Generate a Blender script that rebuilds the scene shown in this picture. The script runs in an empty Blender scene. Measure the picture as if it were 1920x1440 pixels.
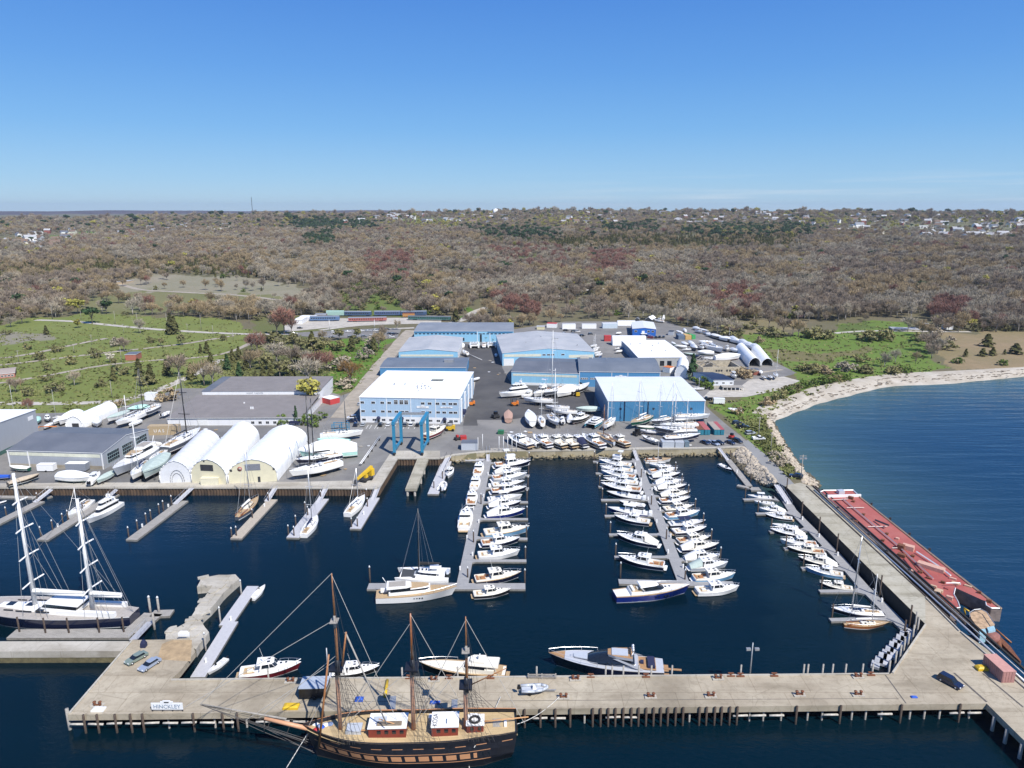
import bpy,bmesh,math,random
import numpy as np
from mathutils import Vector,Matrix
R=math.radians
C=bpy.context.scene.collection
random.seed(7)
RNG=np.random.default_rng(7)
# --- camera
CAM_H=100.0
FPX=1331.0
PITCH=math.atan(329.0/FPX)
cam_d=bpy.data.cameras.new('camera')
cam_d.sensor_width=36.0
cam_d.lens=36.0*FPX/1920.0
cam_d.clip_start=1.0
cam_d.clip_end=40000.0
cam=bpy.data.objects.new('camera',cam_d)
cam.location=(0,0,CAM_H)
cam.rotation_euler=(math.pi/2-PITCH,0,0)
C.objects.link(cam)
bpy.context.scene.camera=cam
# --- light
SUN_EL,SUN_AZ=R(50),R(38)
to_sun=Vector((math.sin(SUN_AZ)*math.cos(SUN_EL),-math.cos(SUN_AZ)*math.cos(SUN_EL),math.sin(SUN_EL)))
sd=bpy.data.lights.new('sun','SUN')
sd.energy=4.8
sd.angle=R(0.53)
sd.color=(1.0,0.96,0.90)
sun=bpy.data.objects.new('sun',sd)
sun.rotation_euler=to_sun.to_track_quat('Z','Y').to_euler()
C.objects.link(sun)
world=bpy.data.worlds.new('World')
bpy.context.scene.world=world
world.use_nodes=True
wn=world.node_tree
wn.nodes.clear()
w_out=wn.nodes.new('ShaderNodeOutputWorld')
w_bg=wn.nodes.new('ShaderNodeBackground')
w_sky=wn.nodes.new('ShaderNodeTexSky')
w_sky.sky_type='NISHITA'
w_sky.sun_disc=False
w_sky.sun_elevation=SUN_EL
w_sky.sun_rotation=math.pi-SUN_AZ
w_sky.altitude=100
w_sky.air_density=1.0
w_sky.dust_density=0.0
w_sky.ozone_density=2.0
w_bg.inputs['Strength'].default_value=0.13
w_tc=wn.nodes.new('ShaderNodeTexCoord');w_sep=wn.nodes.new('ShaderNodeSeparateXYZ');wn.links.new(w_tc.outputs['Generated'],w_sep.inputs[0])
w_rmp=wn.nodes.new('ShaderNodeValToRGB');wn.links.new(w_sep.outputs['Z'],w_rmp.inputs[0])
_e=w_rmp.color_ramp.elements
while len(_e)<6:_e.new(.5)
for _el,(_p,_c)in zip(_e,((0.,(.32,.55,.76)),(.035,(.235,.49,.78)),(.10,(.135,.39,.78)),(.17,(.085,.305,.75)),(.26,(.05,.225,.69)),(1.,(.02,.09,.36)))):
 _el.position=_p;_el.color=(*_c,1)
w_gain=wn.nodes.new('ShaderNodeVectorMath');w_gain.operation='SCALE';w_gain.inputs['Scale'].default_value=.80/.13
wn.links.new(w_rmp.outputs[0],w_gain.inputs[0])
w_mix=wn.nodes.new('ShaderNodeMix');w_mix.data_type='RGBA';w_mix.inputs[0].default_value=.88
wn.links.new(w_sky.outputs[0],w_mix.inputs[6]);wn.links.new(w_gain.outputs[0],w_mix.inputs[7])
w_map=wn.nodes.new('ShaderNodeMapping');w_map.inputs['Scale'].default_value=(3.,3.,90.)
wn.links.new(w_tc.outputs['Generated'],w_map.inputs['Vector'])
w_nz=wn.nodes.new('ShaderNodeTexNoise');w_nz.inputs['Scale'].default_value=1.6;w_nz.inputs['Detail'].default_value=6
wn.links.new(w_map.outputs[0],w_nz.inputs['Vector'])
w_cr=wn.nodes.new('ShaderNodeMapRange');w_cr.inputs['From Min'].default_value=.5;w_cr.inputs['From Max'].default_value=.72;w_cr.inputs['To Max'].default_value=.5
wn.links.new(w_nz.outputs[0],w_cr.inputs['Value'])
w_bd=wn.nodes.new('ShaderNodeMapRange');w_bd.inputs['From Min'].default_value=.05;w_bd.inputs['From Max'].default_value=.012
wn.links.new(w_sep.outputs['Z'],w_bd.inputs['Value'])
w_ml=wn.nodes.new('ShaderNodeMath');w_ml.operation='MULTIPLY';wn.links.new(w_cr.outputs[0],w_ml.inputs[0]);wn.links.new(w_bd.outputs[0],w_ml.inputs[1])
w_rt=wn.nodes.new('ShaderNodeMapRange');w_rt.inputs['From Min'].default_value=-.05;w_rt.inputs['From Max'].default_value=.25
wn.links.new(w_sep.outputs['X'],w_rt.inputs['Value'])
w_ml2=wn.nodes.new('ShaderNodeMath');w_ml2 .operation='MULTIPLY';wn.links.new(w_ml.outputs[0],w_ml2 .inputs[0]);wn.links.new(w_rt.outputs[0],w_ml2 .inputs[1])
w_cl=wn.nodes.new('ShaderNodeMix');w_cl.data_type='RGBA';w_cl.inputs[7].default_value=(4.6,5.0,5.4,1)
wn.links.new(w_mix.outputs[2],w_cl.inputs[6]);wn.links.new(w_ml2 .outputs[0],w_cl.inputs[0])
wn.links.new(w_cl.outputs[2],w_bg.inputs['Color'])
wn.links.new(w_bg.outputs[0],w_out.inputs['Surface'])
vs=bpy.context.scene.view_settings
vs.view_transform='Standard'
vs.look='None'
vs.gamma=1.0
vs.exposure=0.38
vs.use_curve_mapping=False
bpy.context.scene.cycles.max_bounces=6
bpy.context.scene.cycles.volume_bounces=0
# --- pixels of the photograph -> places
def raydir(px,py):
 dx=(px-960.0)/FPX
 dy=(720.0-py)/FPX
 return Vector((dx,math.cos(PITCH)+dy*math.sin(PITCH),-math.sin(PITCH)+dy*math.cos(PITCH)))
def P(px,py,z=0.0):
 d=raydir(px,py)
 t=(z-CAM_H)/d.z
 return Vector((d.x*t,d.y*t,z))
def zat(Y,py):
 d=raydir(960,py)
 return CAM_H+Y*d.z/d.y
def crop(x0,y0,s):
 return lambda x,y:(x0+x/s,y0+y/s)
cA=crop(0,680,4);cB=crop(440,680,4);cC=crop(860,580,4);cD=crop(1300,560,4)
cE=crop(0,1000,4);cF=crop(480,1080,4);cG=crop(840,840,4);cH=crop(1320,830,4)
cI=crop(960,1080,4);cJ=crop(1440,1080,4)
cK=crop(0,360,3);cL=crop(640,360,3);cM=crop(1280,360,3)
n1=crop(1240,590,8);n2=crop(920,680,8);n3=crop(1120,740,8);n4=crop(540,570,8)
n5=crop(1020,590,8);n6=crop(780,590,8);n7=crop(0,730,8);n8=crop(200,720,8)
o1=crop(0,860,6);o2=crop(540,1200,8);o3=crop(740,1260,8);o4=crop(1520,900,8)
o5=crop(1680,1060,8);o6=crop(680,1000,8);o7=crop(840,840,8);o8=crop(1100,840,8)
def ident(x,y):return(x,y)
LAND,PIER=3.0,4.0
def terrain_h(X,Y):
 X=np.asarray(X,float);Y=np.asarray(Y,float)
 d=np.sqrt(X*X+Y*Y)
 prof=np.interp(d,[0,700,1000,1500,2000,2600,3200,4200,6500,12000],[3,3,9,24,41,60,75,78,60,40])
 az=np.degrees(np.arctan2(X,Y))
 k=np.interp(az,[-45,-30,-22,-10,0,12,45],[.66,.70,.80,.93,1.0,1.03,1.02])
 bumps=5*np.sin(X/310.+1)*np.sin(Y/260.)*np.clip((d-800)/900.,0,1)
 bumps=bumps+3.5*np.sin(X/97.+2.)*np.sin(Y/140.+1)*np.clip((d-1400)/900.,0,1)
 bumps=bumps+(4.5*np.sin(az*3.1+1)*np.sin(az*1.37)+2.2*np.sin(az*8.3+d/300.))*np.clip((d-2300)/600.,0,1)*(d<6000)
 return 3+(prof-3)*k+bumps
def TP(px,py):
 d=raydir(px,py)
 t=250.0
 for _ in range(4000):
  x,y,z=d.x*t,d.y*t,CAM_H+d.z*t
  if z<=float(terrain_h(x,y)):break
  t*=1.004
  if t>20000:break
 return Vector((d.x*t,d.y*t,float(terrain_h(d.x*t,d.y*t))))
def proj(X,Y,Z):
 fx,fz=math.cos(PITCH),math.sin(PITCH)
 dz=Z-CAM_H
 depth=Y*fx-dz*fz
 up=Y*fz+dz*fx
 return 960+FPX*X/depth,720-FPX*up/depth
 # --- materials
_M={}
def srgb(r,g,b):
 return tuple(((c/255.)/12.92 if c/255.<=.04045 else((c/255.+.055)/1.055)**2.4)for c in(r,g,b))
def mat(name,col,rough=.55,metal=0.,var=.10,scale=1.5,bump=0.,detail=4.,coat=0.,spec=.5,trans=None):
 if name in _M:return _M[name]
 m=bpy.data.materials.new(name);m.use_nodes=True
 nt=m.node_tree;b=nt.nodes['Principled BSDF']
 b.inputs['Roughness'].default_value=rough
 b.inputs['Metallic'].default_value=metal
 b.inputs['Specular IOR Level'].default_value=spec
 if coat:b.inputs['Coat Weight'].default_value=coat
 tc=nt.nodes.new('ShaderNodeTexCoord')
 nz=nt.nodes.new('ShaderNodeTexNoise');nz.inputs['Scale'].default_value=scale;nz.inputs['Detail'].default_value=detail
 nz.inputs['Roughness'].default_value=.65
 nt.links.new(tc.outputs['Object'],nz.inputs['Vector'])
 mp=nt.nodes.new('ShaderNodeMapRange')
 mp.inputs['From Min'].default_value=.3;mp.inputs['From Max'].default_value=.7
 mp.inputs['To Min'].default_value=1-var;mp.inputs['To Max'].default_value=1+var
 nt.links.new(nz.outputs[0],mp.inputs['Value'])
 mx=nt.nodes.new('ShaderNodeVectorMath');mx.operation='SCALE'
 mx.inputs[0].default_value=col[:3]
 nt.links.new(mp.outputs[0],mx.inputs['Scale'])
 nt.links.new(mx.outputs[0],b.inputs['Base Color'])
 if bump:
  bp=nt.nodes.new('ShaderNodeBump');bp.inputs['Strength'].default_value=bump
  bp.inputs['Distance'].default_value=.05
  nt.links.new(nz.outputs[0],bp.inputs['Height']);nt.links.new(bp.outputs[0],b.inputs['Normal'])
 _M[name]=m
 return m
class NT:
 def __init__(s,m):s.t=m.node_tree;s.b=s.t.nodes['Principled BSDF']
 def n(s,typ,**kw):
  nd=s.t.nodes.new(typ)
  for k,v in kw.items():
   if k.startswith('i_'):
    key=k[2:].replace('_',' ')
    nd.inputs[int(key)if key.isdigit()else key].default_value=v
   else:setattr(nd,k,v)
  return nd
 def l(s,a,b):s.t.links.new(a,b)
 def coord(s,scale=None,rot=None):
  tc=s.n('ShaderNodeTexCoord')
  if scale is None and rot is None:return tc.outputs['Object']
  mp=s.n('ShaderNodeMapping')
  if scale:mp.inputs['Scale'].default_value=scale
  if rot:mp.inputs['Rotation'].default_value=rot
  s.l(tc.outputs['Object'],mp.inputs['Vector']);return mp.outputs[0]
 def noise(s,vec,scale,detail=5,rough=.6):
  nz=s.n('ShaderNodeTexNoise',i_Scale=scale,i_Detail=detail,i_Roughness=rough)
  s.l(vec,nz.inputs['Vector']);return nz.outputs[0]
 def ramp(s,fac,stops):
  r=s.n('ShaderNodeValToRGB');e=r.color_ramp.elements
  while len(e)<len(stops):e.new(.5)
  for el,(p,c)in zip(e,stops):el.position=p;el.color=(*c[:3],1)if not isinstance(c,(int,float))else(c,c,c,1)
  s.l(fac,r.inputs[0]);return r.outputs[0]
 def mix(s,fac,a,b,mode='MIX'):
  m=s.n('ShaderNodeMix',data_type='RGBA',blend_type=mode)
  for v,i in((fac,0),(a,6),(b,7)):
   if hasattr(v,'is_output'):s.l(v,m.inputs[i])
   else:m.inputs[i].default_value=v if i==0 else(*v[:3],1)
  return m.outputs[2]
 def bump(s,h,strength,dist=.1):
  bp=s.n('ShaderNodeBump',i_Strength=strength,i_Distance=dist)
  s.l(h,bp.inputs['Height']);s.l(bp.outputs[0],s.b.inputs['Normal'])
def newmat(name,rough=.7,spec=.5):
 m=bpy.data.materials.new(name);m.use_nodes=True
 m.node_tree.nodes['Principled BSDF'].inputs['Roughness'].default_value=rough
 m.node_tree.nodes['Principled BSDF'].inputs['Specular IOR Level'].default_value=spec
 _M[name]=m
 return m,NT(m)
def concrete_mat(name,c1,c2,stain):
 m,g=newmat(name,.85,.3)
 v=g.coord()
 a=g.noise(v,.12,6,.65);b=g.noise(v,.9,5,.7);c=g.noise(g.coord((.05,.3,.3)),.8,4,.6)
 col=g.mix(g.ramp(a,[(.35,0),(.65,1)]),c1,c2)
 col=g.mix(g.ramp(b,[(.5,0),(.78,.55)]),col,stain)
 col=g.mix(g.ramp(c,[(.52,0),(.68,.5)]),col,stain)
 col=g.mix(g.ramp(g.noise(v,.05,4,.6),[(.5,0),(.68,.5)]),col,tuple(x*.85 for x in stain))
 vo=g.n('ShaderNodeTexVoronoi',feature='DISTANCE_TO_EDGE',i_Scale=.13);g.l(v,vo.inputs['Vector'])
 col=g.mix(g.ramp(vo.outputs['Distance'],[(0,.4),(.012,0)]),col,stain)
 br=g.n('ShaderNodeTexBrick',i_Scale=.045);br.inputs['Mortar Size'].default_value=.0035
 br.inputs['Color1'].default_value=(1,1,1,1);br.inputs['Color2'].default_value=(.94,.94,.94,1);br.inputs['Mortar'].default_value=(.75,.73,.7,1)
 g.l(v,br.inputs['Vector'])
 col=g.mix(1.0,col,br.outputs[0],'MULTIPLY')
 g.l(col,g.b.inputs['Base Color']);g.bump(b,.4,.06)
 return m
def siding_mat(name,col,pitch=.6,dirt=(.3,.3,.3),rough=.5,axis='x'):
 m,g=newmat(name,rough)
 v=g.coord()
 w=g.n('ShaderNodeTexWave',wave_type='BANDS',bands_direction='X',i_Scale=1./pitch/3.14,i_Distortion=0.)
 g.l(v,w.inputs['Vector'])
 a=g.noise(g.coord((1,1,.15)),.8,4)
 c=g.mix(g.ramp(a,[(.45,0),(.85,.35)]),col,tuple(x*.6+d*.15 for x,d in zip(col,dirt)))
 c=g.mix(g.ramp(w.outputs[0],[(.0,.12),(.15,0)]),c,(col[0]*.55,col[1]*.55,col[2]*.55))
 g.l(c,g.b.inputs['Base Color']);g.bump(w.outputs[0],.35,.05)
 return m
def plank_mat(name,c1,c2,w=.2,rot=0.,rough=.75):
 m,g=newmat(name,rough,.3)
 v=g.coord(None,(0,0,rot))
 br=g.n('ShaderNodeTexBrick',i_Scale=1.0,offset=.37)
 br.inputs['Brick Width'].default_value=3.2;br.inputs['Row Height'].default_value=w
 br.inputs['Mortar Size'].default_value=.012
 br.inputs['Color1'].default_value=(*c1,1);br.inputs['Color2'].default_value=(*c2,1)
 br.inputs['Mortar'].default_value=(*[x*.45 for x in c1],1)
 g.l(v,br.inputs['Vector'])
 a=g.noise(v,.6,4)
 c=g.mix(g.ramp(a,[(.4,0),(.8,.4)]),br.outputs[0],tuple(x*.65 for x in c1))
 g.l(c,g.b.inputs['Base Color'])
 return m
WHITE=mat('white_paint',(.80,.80,.79),.35,var=.04,coat=.2)
GEL=mat('white_gelcoat',(.80,.79,.76),.25,var=.03,coat=.4)
CREAM=mat('cream_gelcoat',(.78,.74,.64),.3,var=.03,coat=.3)
CANVAS=mat('white_canvas',(.78,.77,.73),.85,var=.08,scale=1.2,bump=.5)
WRAP=mat('shrink_wrap',(.80,.81,.81),.45,var=.06,scale=.8,bump=.6)
NAVY=mat('navy_gelcoat',(.008,.012,.035),.18,var=.1,coat=.6)
BLACKP=mat('black_paint',(.012,.012,.014),.35,var=.15)
ROYAL=mat('royal_blue_gelcoat',(.008,.022,.16),.15,var=.1,coat=.6)
LBLUE=mat('light_blue_gelcoat',(.17,.36,.55),.22,var=.05,coat=.5)
GREYH=mat('grey_gelcoat',(.45,.48,.52),.25,var=.05,coat=.5)
TEALP=mat('teal_gelcoat',(.03,.22,.32),.3,var=.1,coat=.3)
RED_AF=mat('red_antifouling',(.16,.025,.02),.7,var=.2)
BLUE_AF=mat('blue_antifouling',(.015,.03,.08),.7,var=.2)
GREEN_AF=mat('green_antifouling',(.02,.13,.11),.7,var=.2)
BLACK_AF=mat('black_antifouling',(.015,.015,.017),.75,var=.2)
GLASS=mat('dark_glass',(.012,.016,.022),.06,var=.2,spec=.8)
GREENGLASS=mat('green_tinted_glass',(.05,.16,.15),.08,var=.2,spec=.8)
TEAK=mat('teak',(.36,.21,.10),.6,var=.2,scale=3)
TEAKP=mat('pale_teak',(.42,.30,.17),.65,var=.18,scale=3)
VARN=mat('varnished_wood',(.25,.09,.03),.3,var=.25,scale=3,coat=.4)
CUSH=mat('tan_cushion',(.35,.16,.07),.7,var=.15)
NAVYC=mat('navy_canvas',(.015,.02,.06),.85,var=.15,bump=.4)
ALU=mat('aluminium',(.62,.63,.64),.35,.7,var=.1)
STEEL=mat('dark_steel',(.06,.06,.065),.5,.4,var=.25)
GALV=mat('galvanised_steel',(.38,.39,.40),.5,.5,var=.2)
RUBBER=mat('rubber',(.015,.015,.016),.8,var=.2)
MASTW=mat('white_mast',(.72,.72,.71),.35,var=.04)
MASTB=mat('black_carbon',(.012,.012,.015),.3,var=.2)
MASTWOOD=mat('wood_spar',(.30,.13,.05),.45,var=.25,scale=2)
WIRE=mat('rigging_wire',(.34,.34,.34),.4,.3,var=.1)
PILEW=mat('pile_timber',(.07,.05,.038),.9,var=.4,scale=3,bump=.8)
PILEG=mat('grey_pile_timber',(.30,.28,.25),.9,var=.3,scale=3,bump=.8)
RUST=mat('rust',(.16,.06,.028),.85,var=.45,scale=2.5,bump=.6)
ORANGE=mat('orange_paint',(.62,.18,.02),.45,var=.15)
YELLOW=mat('yellow_paint',(.62,.40,.02),.45,var=.15)
REDP=mat('red_paint',(.42,.035,.03),.45,var=.2)
GREENP=mat('green_paint',(.03,.16,.07),.5,var=.2)
LIFTB=mat('travel_lift_blue',(.025,.20,.34),.4,var=.12,coat=.2)
TARP_G=mat('grey_green_tarp',(.42,.50,.46),.8,var=.1,bump=.5)
TARP_M=mat('mint_tarp',(.40,.66,.58),.8,var=.1,bump=.5)
TARP_T=mat('tan_tarp',(.46,.38,.28),.85,var=.12,bump=.5)
TARP_B=mat('blue_tarp',(.02,.09,.45),.7,var=.15,bump=.5)
TREADM=mat('black_trim',(.02,.02,.022),.5,var=.1)
# --- mesh builder
class MB:
 def __init__(s,T=None):s.v=[];s.f=[];s.m=[];s.s=[];s.T=T
 def add(s,vs,fs,mi=0,smooth=False):
  o=len(s.v)
  for p in vs:
   p=Vector(p)
   if s.T is not None:p=s.T@p
   s.v.append(tuple(p))
  for k,f in enumerate(fs):
   s.f.append([i+o for i in f]);s.m.append(mi[k]if isinstance(mi,(list,tuple))else mi);s.s.append(smooth)
  return s
 def bx(s,x0,x1,y0,y1,z0,z1,mi=0,top=None):
  vs=[(x0,y0,z0),(x1,y0,z0),(x1,y1,z0),(x0,y1,z0),(x0,y0,z1),(x1,y0,z1),(x1,y1,z1),(x0,y1,z1)]
  fs=[(0,3,2,1),(4,5,6,7),(0,1,5,4),(1,2,6,5),(2,3,7,6),(3,0,4,7)]
  return s.add(vs,fs,[mi,mi if top is None else top,mi,mi,mi,mi])
 def box(s,c,size,rz=0.,mi=0,top=None):
  M=Matrix.Translation(c)@Matrix.Rotation(rz,4,'Z')
  o=len(s.v);a,b,d=size[0]/2,size[1]/2,size[2]/2
  t=s.T;s.T=M if t is None else t@M
  s.bx(-a,a,-b,b,-d,d,mi,top);s.T=t
  return s
 def tube(s,p0,p1,r0,r1=None,n=6,mi=0,caps=True):
  r1=r0 if r1 is None else r1
  p0,p1=Vector(p0),Vector(p1);d=p1-p0
  if d.length<1e-6:return s
  q=d.to_track_quat('Z','Y');vs=[]
  for p,r in((p0,r0),(p1,r1)):
   for k in range(n):
    a=2*math.pi*k/n
    vs.append(p+q@Vector((r*math.cos(a),r*math.sin(a),0)))
  fs=[(k,(k+1)%n,n+(k+1)%n,n+k)for k in range(n)]
  if caps:fs+=[tuple(range(n))[::-1],tuple(range(n,2*n))]
  return s.add(vs,fs,mi,n>4)
 def path(s,pts,r,n=5,mi=0):
  for a,b in zip(pts[:-1],pts[1:]):s.tube(a,b,r,None,n,mi)
  return s
 def prism(s,pts,z0,z1,mi=0,top=None):
  n=len(pts)
  ar=sum(pts[i][0]*pts[(i+1)%n][1]-pts[(i+1)%n][0]*pts[i][1]for i in range(n))
  if ar<0:pts=pts[::-1]
  zz0=z0 if isinstance(z0,(list,tuple))else[z0]*n
  vs=[(p[0],p[1],zz0[i])for i,p in enumerate(pts)]+[(p[0],p[1],z1)for p in pts]
  fs=[(i,(i+1)%n,n+(i+1)%n,n+i)for i in range(n)]+[tuple(range(n))[::-1],tuple(range(n,2*n))]
  return s.add(vs,fs,[mi]*n+[mi,mi if top is None else top])
 def frus(s,b,t,mi=0,top=None,ch=.35):
  def ring(q):
   xa,xb,wa,wb,z=q;c=min((xb-xa)*.3,ch)
   return[(xa,-wa,z),(xb-c,-wb,z),(xb,-wb*.62,z),(xb,wb*.62,z),(xb-c,wb,z),(xa,wa,z)]
  vs=ring(b)+ring(t);n=6
  fs=[(i,(i+1)%n,n+(i+1)%n,n+i)for i in range(n)]+[tuple(range(n))[::-1],tuple(range(n,2*n))]
  return s.add(vs,fs,[mi]*(n+1)+[mi if top is None else top])
 def loft(s,secs,mi=0,closed=False,smooth=True,caps=False):
  n=len(secs[0]);vs=[p for sec in secs for p in sec];fs=[];mm=[]
  for i in range(len(secs)-1):
   for j in range(n if closed else n-1):
    k=(j+1)%n
    fs.append((i*n+j,i*n+k,(i+1)*n+k,(i+1)*n+j))
    mm.append(mi(i,j)if callable(mi)else mi)
  s.add(vs,fs,mm,smooth)
  if caps:
   m0=mi(0,0)if callable(mi)else mi
   s.add(secs[0],[tuple(range(n))],m0);s.add(secs[-1],[tuple(range(n))[::-1]],m0)
  return s
 def sphere(s,c,r,mi=0,n=8,sz=1.):
  secs=[]
  for i in range(n//2+1):
   ph=math.pi*i/(n//2)
   secs.append([(c[0]+r*math.sin(ph)*math.cos(2*math.pi*k/n),c[1]+r*math.sin(ph)*math.sin(2*math.pi*k/n),c[2]-r*sz*math.cos(ph))for k in range(n)])
  return s.loft(secs,mi,True,True)
 def mesh(s,name,mats):
  me=bpy.data.meshes.new(name)
  me.from_pydata(s.v,[],s.f)
  for m in(mats if isinstance(mats,(list,tuple))else[mats]):me.materials.append(m)
  me.polygons.foreach_set('material_index',s.m)
  me.polygons.foreach_set('use_smooth',s.s)
  me.update()
  return me
 def build(s,name,mats,parent=None,loc=None):
  o=bpy.data.objects.new(name,s.mesh(name,mats))
  C.objects.link(o)
  if parent is not None:o.parent=parent
  if loc is not None:o.location=loc
  return o
def tag(o,label,cat,group=None,kind=None):
 if label:o['label']=label
 if cat:o['category']=cat
 if group:o['group']=group
 if kind:o['kind']=kind
 return o
def thing(name,label,cat,loc=(0,0,0),rz=0.,group=None,scale=1.):
 o=bpy.data.objects.new(name,None)
 o.empty_display_size=.5
 C.objects.link(o);o.location=loc;o.rotation_euler=(0,0,rz)
 o.scale=(scale,)*3 if isinstance(scale,(int,float))else scale
 return tag(o,label,cat,group)
def put(spec,name,label,cat,loc,rz=0.,group=None,scale=1.):
 t=thing(name,label,cat,loc,rz,group,scale)
 for nm,me,subs in spec:
  p=bpy.data.objects.new(nm,me);C.objects.link(p);p.parent=t
  for sn,sm in subs:
   q=bpy.data.objects.new(sn,sm);C.objects.link(q);q.parent=p
 return t
ORD=['first','second','third','fourth','fifth','sixth','seventh','eighth','ninth','tenth','eleventh','twelfth','thirteenth','fourteenth','fifteenth','sixteenth','seventeenth','eighteenth','nineteenth','twentieth','twenty-first','twenty-second','twenty-third','twenty-fourth','twenty-fifth','twenty-sixth']
def text_mesh(body,size,name,m,extrude=.02):
 cu=bpy.data.curves.new(name,'FONT');cu.body=body;cu.size=size
 cu.align_x='CENTER';cu.align_y='CENTER';cu.extrude=extrude
 ob=bpy.data.objects.new(name,cu);C.objects.link(ob)
 bpy.context.view_layer.update()
 me=bpy.data.meshes.new_from_object(ob.evaluated_get(bpy.context.evaluated_depsgraph_get()))
 bpy.data.objects.remove(ob);me.materials.clear();me.materials.append(m)
 return me
def pt_in(poly,x,y):
 inside=np.zeros(x.shape,bool);n=len(poly);j=n-1
 for i in range(n):
  xi,yi=poly[i];xj,yj=poly[j]
  c=((yi>y)!=(yj>y))&(x<(xj-xi)*(y-yi)/(yj-yi+1e-12)+xi)
  inside^=c;j=i
 return inside
 # === SETTING
def Pl(fn,pts,z):return[P(*fn(x,y),z)for x,y in pts]
# --- ground
WATERLINE_PX=[(2150,678),(2020,692),(1920,706),(1780,720),(1725,722),(1675,724),(1637,731),(1600,740),(1537,757),(1487,775),(1458,787),(1452,794)]
BEACHTOP_PX=[(2150,655),(2020,672),(1920,690),(1780,699),(1725,701),(1675,704),(1625,711),(1575,721),(1530,731),(1485,750),(1440,765),(1428,778)]
ROCKTOP_PX=[(1428,778),(1440,795),(1450,822),(1461,843),(1480,872),(1500,895),(1508,912)]
ROCKLOW_PX=[(1452,794),(1460,812),(1476,836),(1490,860),(1514,887),(1534,904),(1538,914)]
drop_px=[(-900,906),(703,906),(738,852),(825,853),(1340,833),(1390,831),(1452,893),(1480,906)]+ROCKTOP_PX[::-1]+BEACHTOP_PX[::-1]+[(2700,600),(2700,1000),(4000,3000),(-3000,3000)]
def grow(px,py):return[(a,b)for a,b in zip(px,py)]
ZONES=[([(-400,640),(0,612),(60,598),(200,590),(420,598),(478,622),(425,678),(500,715),(620,732),(560,790),(-400,800)],(.175,.205,.06)),([(400,690),(430,660),(500,640),(560,628),(610,640),(606,668),(640,690),(615,712),(560,725),(450,725)],(.115,.115,.050)),([(470,598),(540,590),(640,600),(640,622),(560,634),(478,626)],(.13,.14,.055)),([(598,639),(742,634),(700,690),(665,732),(618,738),(606,708),(628,692),(602,665)],(.105,.20,.032)),([(1378,622),(1470,628),(1567,622),(1570,606),(1700,602),(1725,627),(1745,673),(1790,690),(1690,706),(1600,712),(1535,735),(1450,765),(1432,800),(1480,872),(1440,862),(1380,800),(1330,760),(1400,745),(1500,716),(1440,668)],(.13,.20,.042)),([(1440,655),(1530,664),(1625,652),(1640,656),(1560,675),(1500,676),(1450,672)],(.17,.15,.075)),([(1747,623),(2100,623),(2100,690),(1800,695),(1760,668)],(.27,.205,.125)),([(1560,610),(1620,603),(1650,612),(1600,628)],(.10,.14,.04)),([(1390,600),(1480,606),(1500,620),(1400,628)],(.22,.18,.105)),([(205,532),(300,514),(450,519),(560,536),(600,560),(530,572),(330,572),(225,556)],(.28,.25,.19)),([(150,560),(260,545),(520,560),(560,580),(300,590),(150,592)],(.18,.175,.085)),([(0,625),(90,622),(110,634),(30,646),(0,646)],(.26,.235,.19)),([(630,560),(700,540),(730,552),(780,590),(640,595)],(.12,.16,.045)),([(860,595),(880,575),(905,590),(870,600)],(.1,.18,.03)),([(840,478),(1010,470),(1060,462),(1130,470),(1100,480),(880,490)],(.13,.15,.06)),([(700,413),(830,409),(850,416),(760,420)],(.16,.20,.05)),([(90,444),(190,430),(200,440),(110,452)],(.12,.19,.05)),([(1560,428),(1700,420),(1920,425),(1920,440),(1600,440)],(.17,.17,.11)),]
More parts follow.
